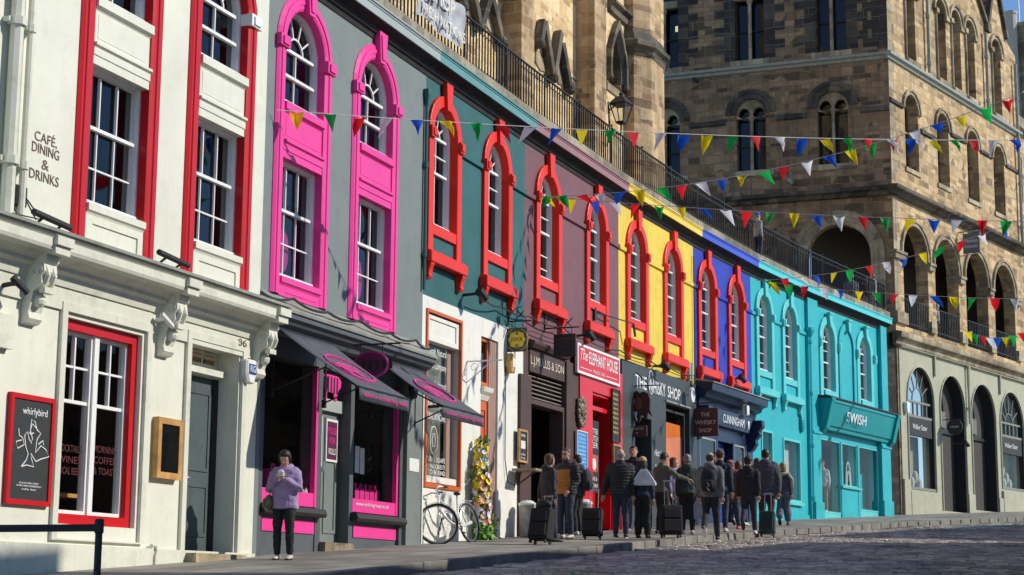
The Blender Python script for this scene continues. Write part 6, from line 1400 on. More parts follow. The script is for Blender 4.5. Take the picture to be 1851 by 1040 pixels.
# lantern on the church wall
q = atd(1123, 224, 41.5); e = empty('wall_lantern', (q.x, q.y, q.z), R(60), 'black street lantern on a wall bracket in front of the church', 'lantern')
m = MB(False); hexa = lambda r, z: [(r*math.cos(k*math.pi/2+.78), r*math.sin(k*math.pi/2+.78), z) for k in range(4)]
m.loft([hexa(.13, 0), hexa(.15, .03), hexa(.15, .05)]); m.loft([hexa(.29, .46), hexa(.32, .49), hexa(.14, .66), hexa(.05, .70), hexa(.07, .74), hexa(.02, .80), hexa(.015, .9)])
for k in range(4): a_ = k*math.pi/2+.78; m.tube([(.14*math.cos(a_), .14*math.sin(a_), .04), (.29*math.cos(a_), .29*math.sin(a_), .47)], .016, 4)
m.build('lamp_cage', BLACK, e); m = MB(False); m.loft([hexa(.135, .05), hexa(.275, .46)], cap=False); m.build('lamp_glass', GLASSC, e)
m = MB(False); m.tube([(0, 0, 0), (-.02, .0, -.25), (-.3, .15, -.3), (-.3, .2, .5)], .025, 6); m.tube([(-.25, .2, .3), (-.1, .1, .45)], .02, 5); m.build('bracket', BLACK, e)
# cloth banner tied to the railing
fr = Frame(ln[0] if False else PTS['P1'], ang=20.9, length=5); s0, zt = fr.hit(750, -6, .12); s1, _ = fr.hit(838, 90, .12)
e = fr.emp('banner', 'dirty white cloth banner tied to the railing above the grey building', 'banner', s0, .12, 11.95)
m = MB(True, 0); n = 14; w = s1-s0; vs = []
for j in range(5):
    for i in range(n+1): g = i/n; vs.append((w*g, .02+.04*math.sin(g*11+j)+.02*math.sin(g*23), .16+.85*j/4+.04*math.sin(g*7)*(1-j/4)))
m.add(vs, [(j*(n+1)+i, j*(n+1)+i+1, (j+1)*(n+1)+i+1, (j+1)*(n+1)+i) for j in range(4) for i in range(n)]); m.build('cloth', plain('dirty cloth', (.40, .41, .44), .8, var=.5, scale=2.2), e, smooth=True)
CL = plain('worn lettering', (.62, .60, .54), .7, var=.3)
text(e, 'SHOP', w*.22, w*.72, .62, .92, .09, CL, bold=.03); text(e, 'FRESH NATIONS', w*.06, w*.94, .24, .46, .09, CL, bold=.02)
# barrier post with belt, lower left
q = gnd(184, 1062); q = Vector((-3.95, 17.2, gz(17.2)))
t_ = project((q.x, q.y, q.z+.95)); e = empty('barrier_post', tuple(q), 0, 'black belt barrier post in the lower left corner', 'barrier')
q = atd(180, 938, 17.0); e.location = (q.x, q.y, gz(17.0)); hh = q.z-gz(17.0)
m = MB(False); m.lathe(0, 0, [(.17, 0), (.17, .02), (.05, .05), (.035, .07), (.035, hh-.14), (.045, hh-.13), (.045, hh-.01), (.035, hh)], 14); m.build('post', BLKM, e)
m = MB(False); m.add([(0, -.005, hh-.12), (-2.2, -.2, hh-.16), (-2.2, -.2, hh-.09), (0, -.005, hh-.05), (0, .005, hh-.12), (-2.2, -.19, hh-.16), (-2.2, -.19, hh-.09), (0, .005, hh-.05)], [(0, 1, 2, 3), (4, 5, 6, 7), (0, 1, 5, 4), (2, 3, 7, 6)]); m.build('belt', BLKM, e)
# cables along the facades
def cable(pts, label, r=.012, name='cable'):
    m = MB(False); m.tube(pts, r, 5); o = m.build(name, BLKM); tag(o, label, 'cable', group='cables slung along the facades'); return o
def sagline(fr_pts, sag=.05, n=6):
    out = []
    for (f1, s1, o1, z1), (f2, s2, o2, z2) in zip(fr_pts[:-1], fr_pts[1:]):
        a, b_ = FRM[f1].w(s1, o1, z1), FRM[f2].w(s2, o2, z2)
        for i in range(n): t = i/n; out.append(a.lerp(b_, t)+Vector((0, 0, -sag*4*t*(1-t))))
    out.append(FRM[fr_pts[-1][0]].w(*fr_pts[-1][1:])); return out
cable(sagline([('A', 6.5, .25, 5.98), ('P', .5, .3, 6.03), ('P', 1.6, .35, 5.98), ('P', 2.9, .3, 6.04), ('P', 4.0, .35, 5.98), ('P', 5.2, .3, 6.03), ('P', 6.1, .2, 6.0)], .06), 'black cable drooping along the lead ledge of the grey building', .022)
cable(sagline([('T', 2.1, .3, 7.3), ('T', 3.7, .12, 7.36), ('U', 0, .12, 7.4), ('U', 1.8, .2, 7.42), ('U', 3.4, .2, 7.36), ('U', 5.8, .2, 7.42), ('Y', 1.7, .2, 7.45), ('Y', 3.3, .2, 7.45), ('Y', 5.6, .1, 7.52)], .06), 'black cable slung under the sill boxes from the teal to the yellow house', .016)
cable(sagline([('T', 3.9, .1, 7.1), ('U', .3, .1, 7.12), ('U', 2.9, .1, 7.22), ('U', 5.9, .12, 7.35), ('Y', 3.0, .1, 7.42), ('Y', 5.7, .1, 7.44)], .05), 'thin lower cable running above the red cafe sign', .01)
s = FRM['T'].hit(898, 800)[0]; cable([FRM['T'].w(4.2, .02, 6.2), FRM['T'].w(4.18, .03, 4.3), FRM['T'].w(4.3, .05, 3.85), FRM['T'].w(4.7, .05, 3.8), FRM['T'].w(4.85, .02, 4.1)], 'black cable hanging down the pinkish brown planks', .011)
cable([af.w(.55, .05, 6.25), af.w(.7, .12, 5.98), af.w(.5, .2, 5.95), af.w(1.0, .25, 5.97), af.w(.85, .05, 6.3), af.w(1.1, .1, 6.0)], 'tangle of cables under the little black box at the far left', .01)
s, z = af.hit(42, 355, .1); e = af.emp('junction_box', 'small black junction box on the cream wall under the painted words', 'junction box', s, 0, z); m = MB(True, 0); m.box(-.11, .11, 0, .09, -.13, .13); m.build('case', BLKM, e, bevel=.02)
cable([FRM['Y'].w(5.85, .05, 7.3), FRM['Y'].w(5.9, .06, 8.8), FRM['Y'].w(5.88, .05, 10.9)], 'cable running up the joint of the yellow and blue houses', .02)
m = MB(True, 0); e = FRM['Y'].emp('junction_box', 'grey cable fitting at the right foot of the yellow wall', 'junction box', 5.35, 0, 7.35); m.box(-.08, .08, 0, .1, 0, .5); m.tube([(.1, .08, -.1), (.12, .08, .5)], .05, 6); m.build('case', ZINC, e)
s0, z0 = cs.hit(1080, 567, .1); e = cs.emp('rod_bracket', 'black rod bracket reaching from the purple house over the yellow wall', 'bracket', s0, 0, z0)
m = MB(True, 0); m.tube([(0, 0, 0), (.15, .12, .02), (2.1, .3, .05)], .016, 5); m.box(-.06, .06, 0, .06, -.15, .15); m.tube([(2.1, .3, .05), (2.25, .3, -.25)], .03, 5); m.build('rod', BLKM, e)

# ================================================================= bunting
def flagmat(name, col):
    m = plain(name, col, .8, var=.15, bump=0, scale=3); nt = m.node_tree; L = nt.links.new; b = nt.nodes['Principled BSDF']; out = nt.nodes['Material Output']
    tr = N(nt, 'ShaderNodeBsdfTranslucent'); tr.inputs[0].default_value = c4(col); mx = N(nt, 'ShaderNodeMixShader'); mx.inputs[0].default_value = .5
    L(b.outputs[0], mx.inputs[1]); L(tr.outputs[0], mx.inputs[2]); L(mx.outputs[0], out.inputs[0]); return m
FC = {k: flagmat('flag '+k, v) for k, v in dict(yellow=(.95, .74, .01), green=(.01, .46, .08), red=(.85, .02, .03), white=(.80, .80, .86), blue=(.015, .12, .70)).items()}
ORD = ['yellow', 'green', 'red', 'white', 'blue']
def bunting(p0, p1, sag, n, label, start=0, size=(.24, .30), lo=0., hi=1., seed=0, order=None, wind=.0, rev=False):
    """string between two points given as (px, py, distance); flags every step"""
    a, b_ = atd(*p0), atd(*p1); rnd = random.Random(seed)
    e = empty('bunting', tuple(a), 0, label, 'bunting', group='strings of bunting across the street')
    pt = lambda t: (b_-a)*t+Vector((0, 0, -sag*4*t*(1-t)))
    m = MB(False); m.tube([pt(i/40) for i in range(41)], .008, 4); m.build('cord', plain('cord white', (.55, .55, .52), .7), e)
    d = (b_-a).normalized()
    for k in range(n):
        t = lo+(hi-lo)*(k+.5+rnd.uniform(-.06, .06))/n; c = pt(t); w = size[0]/2*rnd.uniform(.85, 1.05); h_ = size[1]*rnd.uniform(.85, 1.08); sl = rnd.gauss(.01, .095)+wind; sw = rnd.uniform(-.24, .24); curl = rnd.uniform(-.08, .08)
        q0, q1 = c-d*w, c+d*w; tip = c+d*sl+Vector((-d.y*sw, d.x*sw, -h_*math.cos(min(1.2, abs(sl)*2))))
        m0, m1 = (q0+tip)/2+Vector((-d.y*curl, d.x*curl, 0)), (q1+tip)/2+Vector((d.y*curl, -d.x*curl, 0)); mid = (q0+q1)/2+Vector((-d.y*curl*2, d.x*curl*2, -.02)); cen = (m0+m1)/2+Vector((-d.y*curl*2, d.x*curl*2, 0))
        f = MB(False); f.add([q0, mid, q1, m0, cen, m1, tip], [(0, 1, 4, 3), (1, 2, 5, 4), (3, 4, 6), (4, 5, 6)])
        f.build('flag', FC[(order or ORD)[(k*(-1 if rev else 1)+start) % 5]], e, smooth=True)
    return e
q = FRM['P'].w(.15, .1, 9.05); dq = q.y
bunting((500, 199, dq), (1900, 253, 34), .15, 31, 'top bunting string, from the left pink window to the right edge', 0, (.25, .31), .006, .985, 1)
bunting((960, 356, 37.6), (1905, 145, 33), .55, 24, 'bunting string rising from the purple house to the upper right', 0, (.265, .33), .005, .98, 2, wind=.06)
bunting((956, 353, 37.6), (1900, 402, 35), .10, 22, 'bunting string crossing level from the purple house past the hall cornice', 1, (.25, .32), .02, .985, 3, rev=True)
bunting((1366, 507, 52.5), (1860, 392, 44), .35, 14, 'short bunting string rising from the turquoise house to the arcade', 1, (.30, .34), .02, .95, 4, wind=.08)
bunting((1366, 507, 52.5), (1870, 541, 46), .12, 14, 'lowest long bunting string from the turquoise house across the balconies', 0, (.30, .38), .03, .97, 5)
bunting((1738, 594, 60), (1870, 590, 58), .35, 9, 'small tangled bunting string at the balcony railings, far right', 0, (.34, .40), .03, .97, 6, wind=.1)
# ================================================================= people
def cap(mb, pts, rad, n=12, ratio=1.0, xdir=None):
    """tapered limb with rounded ends through pts; rad: radii"""
    pts = [Vector(p) for p in pts]; rings = []; ext = []
    d0 = (pts[1]-pts[0]).normalized(); d1 = (pts[-1]-pts[-2]).normalized()
    seq = [(pts[0]-d0*rad[0]*.85, rad[0]*.35), (pts[0]-d0*rad[0]*.5, rad[0]*.8)]+list(zip(pts, rad))+[(pts[-1]+d1*rad[-1]*.5, rad[-1]*.8), (pts[-1]+d1*rad[-1]*.85, rad[-1]*.35)]
    for i, (p, r) in enumerate(seq):
        a = seq[max(0, i-1)][0]; b_ = seq[min(len(seq)-1, i+1)][0]; d = (b_-a).normalized()
        ref = Vector(xdir) if xdir else (Vector((1, 0, 0)) if abs(d.x) < .9 else Vector((0, 1, 0)))
        x = (ref-d*ref.dot(d)).normalized(); y = d.cross(x)
        rings.append([tuple(p+x*math.cos(2*math.pi*k/n)*r+y*math.sin(2*math.pi*k/n)*r*ratio) for k in range(n)])
    mb.loft(rings)
def body_rings(mb, rows, n=18):
    """rows: (z, cx, cy, rx, ry)"""
    mb.loft([[(cx+rx*math.cos(2*math.pi*k/n), cy+ry*math.copysign(abs(math.sin(2*math.pi*k/n))**.85, math.sin(2*math.pi*k/n)), z) for k in range(n)] for z, cx, cy, rx, ry in rows])
_tex = {}
def fuse(mb, name, mat, parent, vox=.012, wr=0, wsc=.1, sm=3, label=None, creases=None):
    """weld the collected shapes into one continuous skin, relax it, add cloth creases"""
    o = mb.build(name, mat, parent)
    r = o.modifiers.new('r', 'REMESH'); r.mode = 'VOXEL'; r.voxel_size = vox
    s = o.modifiers.new('s', 'SMOOTH'); s.factor = .5; s.iterations = sm
    if wr:
        key = (wsc,)
        if key not in _tex: t = bpy.data.textures.new('creases', 'CLOUDS'); t.noise_scale = wsc; t.noise_depth = 2; _tex[key] = t
        d = o.modifiers.new('d', 'DISPLACE'); d.texture = _tex[key]; d.strength = wr; d.mid_level = .5; d.texture_coords = 'LOCAL'
    dg = bpy.context.evaluated_depsgraph_get(); me = bpy.data.meshes.new_from_object(o.evaluated_get(dg)); old = o.data
    o.modifiers.clear(); o.data = me; bpy.data.meshes.remove(old)
    for p in me.polygons: p.use_smooth = True
    if not me.materials: me.materials.append(mat)
    if label: o['label'] = label
    return o
SKIN = {k: plain('skin '+k, v, .5, var=.06, bump=0) for k, v in dict(light=(.56, .33, .24), mid=(.42, .24, .16), tan=(.34, .19, .12)).items()}
def cloth(n, c, r=.85): return plain('cloth '+n, c, r, var=.22, scale=6, bump=.2)
HAIR = {k: plain('hair '+k, v, .5, var=.35, scale=30, bump=.3) for k, v in dict(black=(.012, .010, .009), dark=(.03, .018, .011), brown=(.09, .045, .02), blond=(.30, .17, .07), grey=(.22, .21, .20), red=(.20, .055, .02)).items()}
def person(pos, H, face, label, jacket, trousers, hair, skin='light', shoes=(.75, .74, .70), stride=.0, lean=0, bulk=1.0, hairstyle='short',
           arms=(None, None), hem=.50, hood=False, puffer=False, head_turn=0, head_down=0, group='people walking on the pavement', vox=.013, face_detail=False, flare=1.0, sex='m', cuff=None, under=None, split=None):
    """local frame: +y ahead, +x the right hand side, z up. arms: (left, right) as (elbow, hand) offsets in units of H"""
    e = empty('person', pos, -face, label, 'person', group=group); h = H
    sh = (.118 if sex == 'm' else .104)*h; hw = (.052 if sex == 'm' else .055)*h
    z = dict(hip=.515*h, knee=.285*h, ank=.05*h, waist=.60*h, chest=.73*h, sho=.815*h, neck=.855*h, head=.925*h)
    ly = lean*h
    # legs
    legs = []
    for sg in (-1, 1):
        a = stride*sg; fy = a*.5*h; lift = max(0, -a)*.28*h if stride else 0
        hip = Vector((sg*hw, 0, z['hip'])); ank = Vector((sg*hw*1.08, fy, z['ank']+lift)); mid = (hip+ank)/2; L1 = (z['hip']-z['ank'])/2*1.005
        dd = (ank-hip).length/2; bend = math.sqrt(max(0, L1*L1-dd*dd)); knee = mid+Vector((sg*.004*h, 1, 0)).normalized()*(bend*(1.0)+.006*h); legs.append((hip, knee, ank, lift))
    mb = MB(False)
    # body: legs, trunk, neck, head, arms and hands in one skin
    for hip, knee, ank, lift in legs: cap(mb, [hip, knee, ank], [.046*h, .032*h, .021*h], 10)
    body_rings(mb, [(z['hip']-.02*h, 0, 0, .055*h, .028*h), (z['hip']+.01*h, 0, 0, .070*h, .036*h), (z['waist'], 0, ly*.3, .068*h, .040*h), (z['chest'], 0, ly*.7, .09*h, .06*h), (z['sho']-.01*h, 0, ly, .085*h, .05*h), (z['sho']+.02*h, 0, ly, .04*h, .035*h)], 14)
    hd = Vector((0, ly*1.1+.012*h+head_down*.05*h, z['head']-head_down*.02*h))
    cap(mb, [(0, ly, z['sho']), (0, ly+.006*h, z['neck']), tuple(hd-Vector((0, .01*h, .03*h)))], [.038*h, .033*h, .032*h], 12)
    ct, st = math.cos(head_turn), math.sin(head_turn); cd, sd_ = math.cos(head_down), math.sin(head_down)
    def HP(x, y, zz):                              # head frame: y ahead
        y2, z2 = y*cd+zz*sd_, -y*sd_+zz*cd
        return (hd.x+(x*ct+y2*st)*h, hd.y+(-x*st+y2*ct)*h, hd.z+z2*h)
    def ring_head(rows, n=16):
        mb.loft([[HP(rx*math.cos(2*math.pi*k/n), cy+ry*math.sin(2*math.pi*k/n), zz) for k in range(n)] for zz, cy, rx, ry in rows])
    ring_head([(-.067, .018, .012, .014), (-.060, .012, .026, .034), (-.045, .006, .035, .046), (-.02, .0, .041, .053), (.01, -.002, .044, .056), (.035, -.004, .042, .054), (.055, -.006, .032, .042), (.068, -.006, .012, .018)])
    mb.loft([[HP(x, y, zz) for x, y, zz in r] for r in ([(-.004, .050, .012), (.004, .050, .012), (.004, .052, .006), (-.004, .052, .006)], [(-.008, .052, -.010), (.008, .052, -.010), (.006, .068, -.010), (-.006, .068, -.010)], [(-.008, .05, -.018), (.008, .05, -.018), (.005, .060, -.018), (-.005, .060, -.018)])])
    for sg in (-1, 1): c = HP(sg*.045, -.002, -.004); mb.ell(c, (.008*h, .012*h, .018*h), 8, 6)
    c = HP(0, .048, -.034); mb.ell(c, (.014*h, .008*h, .006*h), 8, 5); c = HP(0, .040, -.056); mb.ell(c, (.016*h, .014*h, .011*h), 8, 6)
    arm = []
    for sg, spec in zip((-1, 1), arms):
        S_ = Vector((sg*sh*.92, ly, z['sho']-.018*h))
        if spec is None:
            sw = stride*sg*-.55
            E_ = S_+Vector((sg*.022*h, -.012*h+sw*.25*h*.5, -.17*h)); W_ = E_+Vector((sg*.004*h, .03*h+sw*.42*h*.5, -.145*h)); W_.z += abs(sw)*.03*h
        else: E_ = S_+Vector(spec[0])*h; W_ = S_+Vector(spec[1])*h
        arm.append((S_, E_, W_, sg))
        cap(mb, [S_, E_, W_], [.027*h, .022*h, .015*h], 10)
        d = (W_-E_).normalized()
        if spec is not None and len(spec) > 2: d = Vector(spec[2]).normalized()
        # hand: palm, four fingers of unequal length slightly curled, thumb from the side
        side = d.cross(Vector((0, 1, 0))) if abs(d.y) < .8 else d.cross(Vector((0, 0, 1))); side = side.normalized(); nrm = side.cross(d).normalized()
        if (nrm.x*sg) > 0: nrm = -nrm
        fwd = side if side.y > 0 or abs(side.y) < .2 else -side
        pc = W_+d*.028*h; cap(mb, [W_, pc, W_+d*.045*h], [.014*h, .019*h, .019*h], 10, ratio=.6, xdir=tuple(fwd))
        for k, L_ in enumerate((.036, .042, .039, .030)):
            b_ = W_+d*.048*h+fwd*(.0135-.009*k)*h; j1 = b_+d*L_*.5*h+nrm*.004*h; j2 = j1+d*L_*.45*h+nrm*(.012+.004*k)*h
            cap(mb, [b_, j1, j2], [.0052*h, .0050*h, .0042*h], 6)
        tb = W_+d*.018*h+fwd*.016*h; cap(mb, [tb, tb+fwd*.012*h+d*.014*h, tb+fwd*.012*h+d*.032*h+nrm*.008*h], [.0075*h, .0062*h, .005*h], 6)
    fuse(mb, 'body', SKIN[skin], e, .0085 if not face_detail else .0065, 0, sm=2)
    # trousers
    t = MB(False); fl = flare
    for hip, knee, ank, lift in legs:
        a = ank+Vector((0, 0, .012*h if not cuff else .05*h)); kn = knee
        cap(t, [hip+Vector((0, 0, .0)), (hip+kn)/2+Vector((0, .004*h, 0)), kn, (kn+a)/2-Vector((0, .006*h, 0)), a], [.059*h, .052*h, .041*h*(.6+.4*fl), .037*h*fl, .031*h*fl], 14)
    body_rings(t, [(z['hip']-.065*h, 0, -.002*h, .055*h, .035*h), (z['hip']-.035*h, 0, -.004*h, .095*h*.95, .058*h), (z['hip']+.01*h, 0, -.008*h, .097*h*.95, .068*h), (z['hip']+.05*h, 0, -.003*h, .088*h, .060*h), (z['waist'], 0, 0, .082*h, .056*h)], 16)
    fuse(t, 'trousers', trousers, e, vox, .022, .09, 2)
    # shoes
    for hip, knee, ank, lift in legs:
        s = MB(False); tilt = min(.9, lift/(.05*h)) if lift else 0; c, q = math.cos(tilt), math.sin(tilt)
        def SP(x, y, zz): y_, z_ = y*c+zz*q, -y*q+zz*c; return (ank.x+x*h, ank.y+y_*h, ank.z-.05*h+z_*h+(.0 if not lift else .035*h*q))
        rows = [(-.045, .018, .0, .045), (-.035, .024, .0, .052), (.0, .026, .0, .052), (.035, .027, .0, .042), (.07, .029, .0, .028), (.095, .024, .0, .020), (.105, .012, .003, .014)]
        s.loft([[SP(w_*math.cos(2*math.pi*k/10), y, (z0_+z1_)/2+(z1_-z0_)/2*math.sin(2*math.pi*k/10)) for k in range(10)] for y, w_, z0_, z1_ in rows])
        o = fuse(s, 'shoe', plain('shoe %.2f %.2f %.2f' % shoes, shoes, .6, bump=0), e, .009, 0, sm=1)
        so_ = MB(False); so_.loft([[SP(w_*1.08*math.cos(2*math.pi*k/10), .03+(.082)*math.sin(2*math.pi*k/10), zz) for k in range(10)] for zz, w_ in ((-.001, .026), (.008, .028))]); so_.build('sole', WHT if shoes[0] < .1 and sex == 'm' else BLKM, o)
    # jacket: trunk and sleeves
    j = MB(False); B = bulk; zh = hem*h
    body_rings(j, [(zh-.015*h, 0, -.004*h, .108*h*B*.90, .080*h*B), (zh, 0, -.004*h, .108*h*B*.93, .082*h*B), (zh+.04*h, 0, 0, .108*h*B*.93, .076*h*B), (z['waist'], 0, ly*.3, .100*h*B, .073*h*B), (z['waist']+.07*h, 0, ly*.5, .106*h*B, .074*h*B), (z['chest'], 0, ly*.7, .115*h*B, .076*h*B),
                   (z['sho']-.035*h, 0, ly, .118*h*B, .066*h*B), (z['sho']-.005*h, 0, ly, .098*h*B, .055*h*B), (z['sho']+.018*h, 0, ly, .062*h*B, .048*h), (z['sho']+.034*h, 0, ly, .047*h, .045*h)], 20)
    for S_, E_, W_, sg in arm:
        We = E_+(W_-E_)*.90
        cap(j, [S_-Vector((sg*.02*h, 0, 0)), S_+Vector((sg*.004*h, 0, -.02*h)), (S_+E_)/2, E_, (E_+We)/2, We], [.038*h*B, .041*h*B, .037*h*B, .033*h*B, .030*h*B, .025*h*B], 12)
    if hood: j.ell((0, ly-.045*h, z['sho']+.02*h), (.070*h, .045*h, .045*h), 14, 8)
    else: body_rings(j, [(z['sho']+.01*h, 0, ly-.002*h, .055*h, .050*h), (z['sho']+.055*h, 0, ly-.002*h, .042*h, .043*h)], 14)
    jk = fuse(j, 'jacket', jacket, e, vox, .03 if not puffer else .016, .085 if not puffer else .06, 2)
    if puffer:                                     # quilted bands
        me = jk.data
        for v in me.vertices:
            n_ = v.normal; s_ = abs(math.sin(v.co.z/h*math.pi/.034)); k = (s_**.5)*.011*h-.006*h; v.co = v.co+Vector((n_.x, n_.y, 0))*k
    if split:                                      # lower body of the jacket in another colour
        me = jk.data; me.materials.append(split)
        for p in me.polygons:
            c_ = p.center
            if c_.z < .755*h and abs(c_.x) < .082*h and c_.z > zh-.02*h: p.material_index = 1
    # hair
    g = MB(False); hm = HAIR[hair]
    def hring(rows, n=16):
        g.loft([[HP(rx*math.cos(2*math.pi*k/n), cy+ry*math.sin(2*math.pi*k/n), zz) for k in range(n)] for zz, cy, rx, ry in rows])
    if hairstyle in ('short', 'cap', 'beanie'): hring([(-.028, -.034, .030, .026), (-.01, -.022, .045, .040), (.012, -.016, .0505, .048), (.034, -.010, .0505, .056), (.052, -.008, .044, .054), (.068, -.008, .030, .038), (.077, -.008, .010, .014)])
    if hairstyle == 'bald': hring([(-.03, -.036, .028, .022), (-.012, -.030, .042, .030), (.008, -.032, .044, .026), (.02, -.036, .036, .018)])
    if hairstyle == 'balding': hring([(-.028, -.034, .030, .026), (-.01, -.026, .044, .036), (.012, -.026, .0475, .036), (.032, -.026, .042, .034), (.045, -.024, .030, .026)])
    if hairstyle in ('long', 'bob', 'bun', 'pony'):
        low = {'long': -.15, 'bob': -.075, 'bun': -.03, 'pony': -.03}[hairstyle]
        hring([(low, -.036, .026, .016), (low+.02, -.036, .046, .026), (-.03, -.030, .052, .034), (-.01, -.024, .053, .042), (.012, -.016, .053, .050), (.034, -.010, .052, .058), (.052, -.008, .046, .056), (.068, -.008, .031, .040), (.078, -.008, .010, .014)])
        if hairstyle in ('long', 'bob'):
            for sg in (-1, 1): cap(g, [HP(sg*.036, .012, .045), HP(sg*.047, .006, .0), HP(sg*.045, .0, low*.7)], [.013*h, .014*h, .010*h], 8)
        if hairstyle == 'bun': c = HP(0, -.062, .045); g.ell(c, (.026*h, .024*h, .024*h), 10, 8)
        if hairstyle == 'pony': cap(g, [HP(0, -.055, .02), HP(0, -.075, -.02), HP(0, -.065, -.10)], [.014*h, .016*h, .008*h], 8)
    if hairstyle not in ('cap2',): fuse(g, 'hair', hm, e, .009, .012, .03, 1)
    # eyes and brows
    if face_detail:
        for sg in (-1, 1):
            y = MB(False); c = HP(sg*.017, .0485, .004); y.ell(c, (.0065*h, .004*h, .0042*h), 8, 6); y.build('eye', BLKM, e, smooth=True)
        y = MB(False); cap(y, [HP(-.010, .052, -.034), HP(.010, .052, -.034)], [.0035*h, .0035*h], 6); y.build('mouth', plain('lips', (.35, .10, .08), .5), e)
    return e, dict(h=h, HP=HP, arm=arm, z=z, legs=legs)
def W2(e, v):
    """local to world of a person empty"""
    return Matrix.Translation(e.location) @ Matrix.Rotation(e.rotation_euler[2], 4, 'Z') @ Vector(v)
def cap_hat(e, i, mat, brim=1, knit=False, name='cap', br=True):
    h = i['h']; HP = i['HP']; m = MB(False)
    rows = [(.018, -.006, .0525, .062), (.034, -.006, .054, .064), (.055, -.006, .049, .059), (.072, -.006, .034, .042), (.082, -.006, .010, .014)]
    m.loft([[HP(rx*math.cos(2*math.pi*k/16), cy+ry*math.sin(2*math.pi*k/16), zz) for k in range(16)] for zz, cy, rx, ry in rows])
    if br: m.loft([[HP(.040*math.cos(math.pi*k/8)*(1-t*.15), .045+.045*t*math.sin(math.pi*k/8)+.0, zz) for k in range(9)]+[HP(-.03, .02, zz), HP(.03, .02, zz)] for zz, t in ((.026, 1), (.031, 1))])
    return m.build(name, mat, e, smooth=True)
def G(px, py, road=False): return gnd(px, py, -.13 if road else 0)
def Hpx(pos, py_top):
    """stature of a figure at pos whose head reaches image row py_top"""
    lo, hi = 1.0, 2.3
    for _ in range(30):
        m = (lo+hi)/2
        if project((pos.x, pos.y, pos.z+m))[1] > py_top: lo = m
        else: hi = m
    return (lo+hi)/2
def suitcase(pos, rz, w, d, hgt, mat, label, handle=.35, tilt=0, soft=False):
    e = empty('suitcase', pos, rz, label, 'suitcase', group='wheeled suitcases'); e.rotation_euler = (-tilt, 0, rz); e.location = Vector(pos)+Vector((0, 0, (d/2-.05)*abs(math.sin(tilt))))
    m = MB(False); m.box(-w/2, w/2, -d/2, d/2, .07, hgt); b_ = m.build('shell', mat, e, bevel=.05 if not soft else .035); b_.modifiers['b'].segments = 4
    m = MB(False)
    if soft: m.box(-w/2+.03, w/2-.03, -d/2-.04, -d/2+.01, .12, hgt*.55); m.box(-w/2+.04, w/2-.04, -d/2-.03, -d/2+.01, hgt*.6, hgt-.06)
    else:
        for k in range(6): x = -w/2+.06+(w-.12)*k/5; m.box(x-.012, x+.012, -d/2-.008, d/2+.008, .14, hgt-.07)
    m.build('pocket' if soft else 'ribs', mat, e, bevel=.012)
    m = MB(False)
    for x in (-w*.2, w*.2): m.tube([(x, d/2-.03, hgt-.01), (x, d/2-.03, hgt+handle)], .009, 6)
    m.tube([(-w*.2-.02, d/2-.03, hgt+handle), (w*.2+.02, d/2-.03, hgt+handle)], .015, 6); m.build('pull_handle', STEEL, e)
    for sx_ in (-1, 1):
        for sy in (-1, 1):
            m = MB(False); m.loft([[(sx_*(w/2-.05)+x, sy*(d/2-.05)+.035*math.cos(k*math.pi/6), .036+.035*math.sin(k*math.pi/6)) for k in range(12)] for x in (-.015, .015)]); m.build('wheel', BLKM, e)
    return e
def backpack(e, i, mat, label, k=1.0):
    h = i['h']; p = W2(e, (0, -.10*h*k-.03, .58*h)); b_ = empty('backpack', p, e.rotation_euler[2], label, 'backpack')
    m = MB(False); m.loft([[(rx*math.cos(2*math.pi*q/16)*k, ry*math.copysign(abs(math.sin(2*math.pi*q/16))**.6, math.sin(2*math.pi*q/16))*k-.03, zz*k) for q in range(16)] for zz, rx, ry in ((-.06, .10, .05), (-.04, .14, .085), (.12, .155, .095), (.28, .145, .085), (.36, .11, .06), (.385, .05, .03))]); m.build('pack_body', mat, b_, smooth=True)
    m = MB(False); m.loft([[(rx*math.cos(2*math.pi*q/14)*k, ry*math.sin(2*math.pi*q/14)*k-.12*k, zz*k) for q in range(14)] for zz, rx, ry in ((-.03, .08, .02), (.0, .11, .04), (.13, .11, .04), (.16, .08, .02))]); m.build('front_pocket', mat, b_, smooth=True)
    m = MB(False)
    for sg in (-1, 1): m.tube([(sg*.08, .03, .34*k), (sg*.1, .05, .40*k), (sg*.11, .13, .37*k)], .016, 5)
    m.tube([(-.03, -.03, .385*k), (-.02, -.04, .42*k), (.02, -.04, .42*k), (.03, -.03, .385*k)], .008, 4); m.build('strap', mat, b_)
    m = MB(False); m.tube([(-.02, -.165*k, .1), (.03, -.175*k, .05), (-.02, -.17*k, -.0), (.03, -.17*k, -.06)], .008, 4); m.build('cord', plain('pale cord', (.4, .4, .38), .7), b_)
UP = R(22)                                        # walking up the street
JB = cloth('black jacket', (.018, .018, .021), .7); NV = cloth('navy', (.022, .028, .045)); DN = cloth('dark denim', (.028, .040, .070)); BK = cloth('black trousers', (.014, .014, .016))
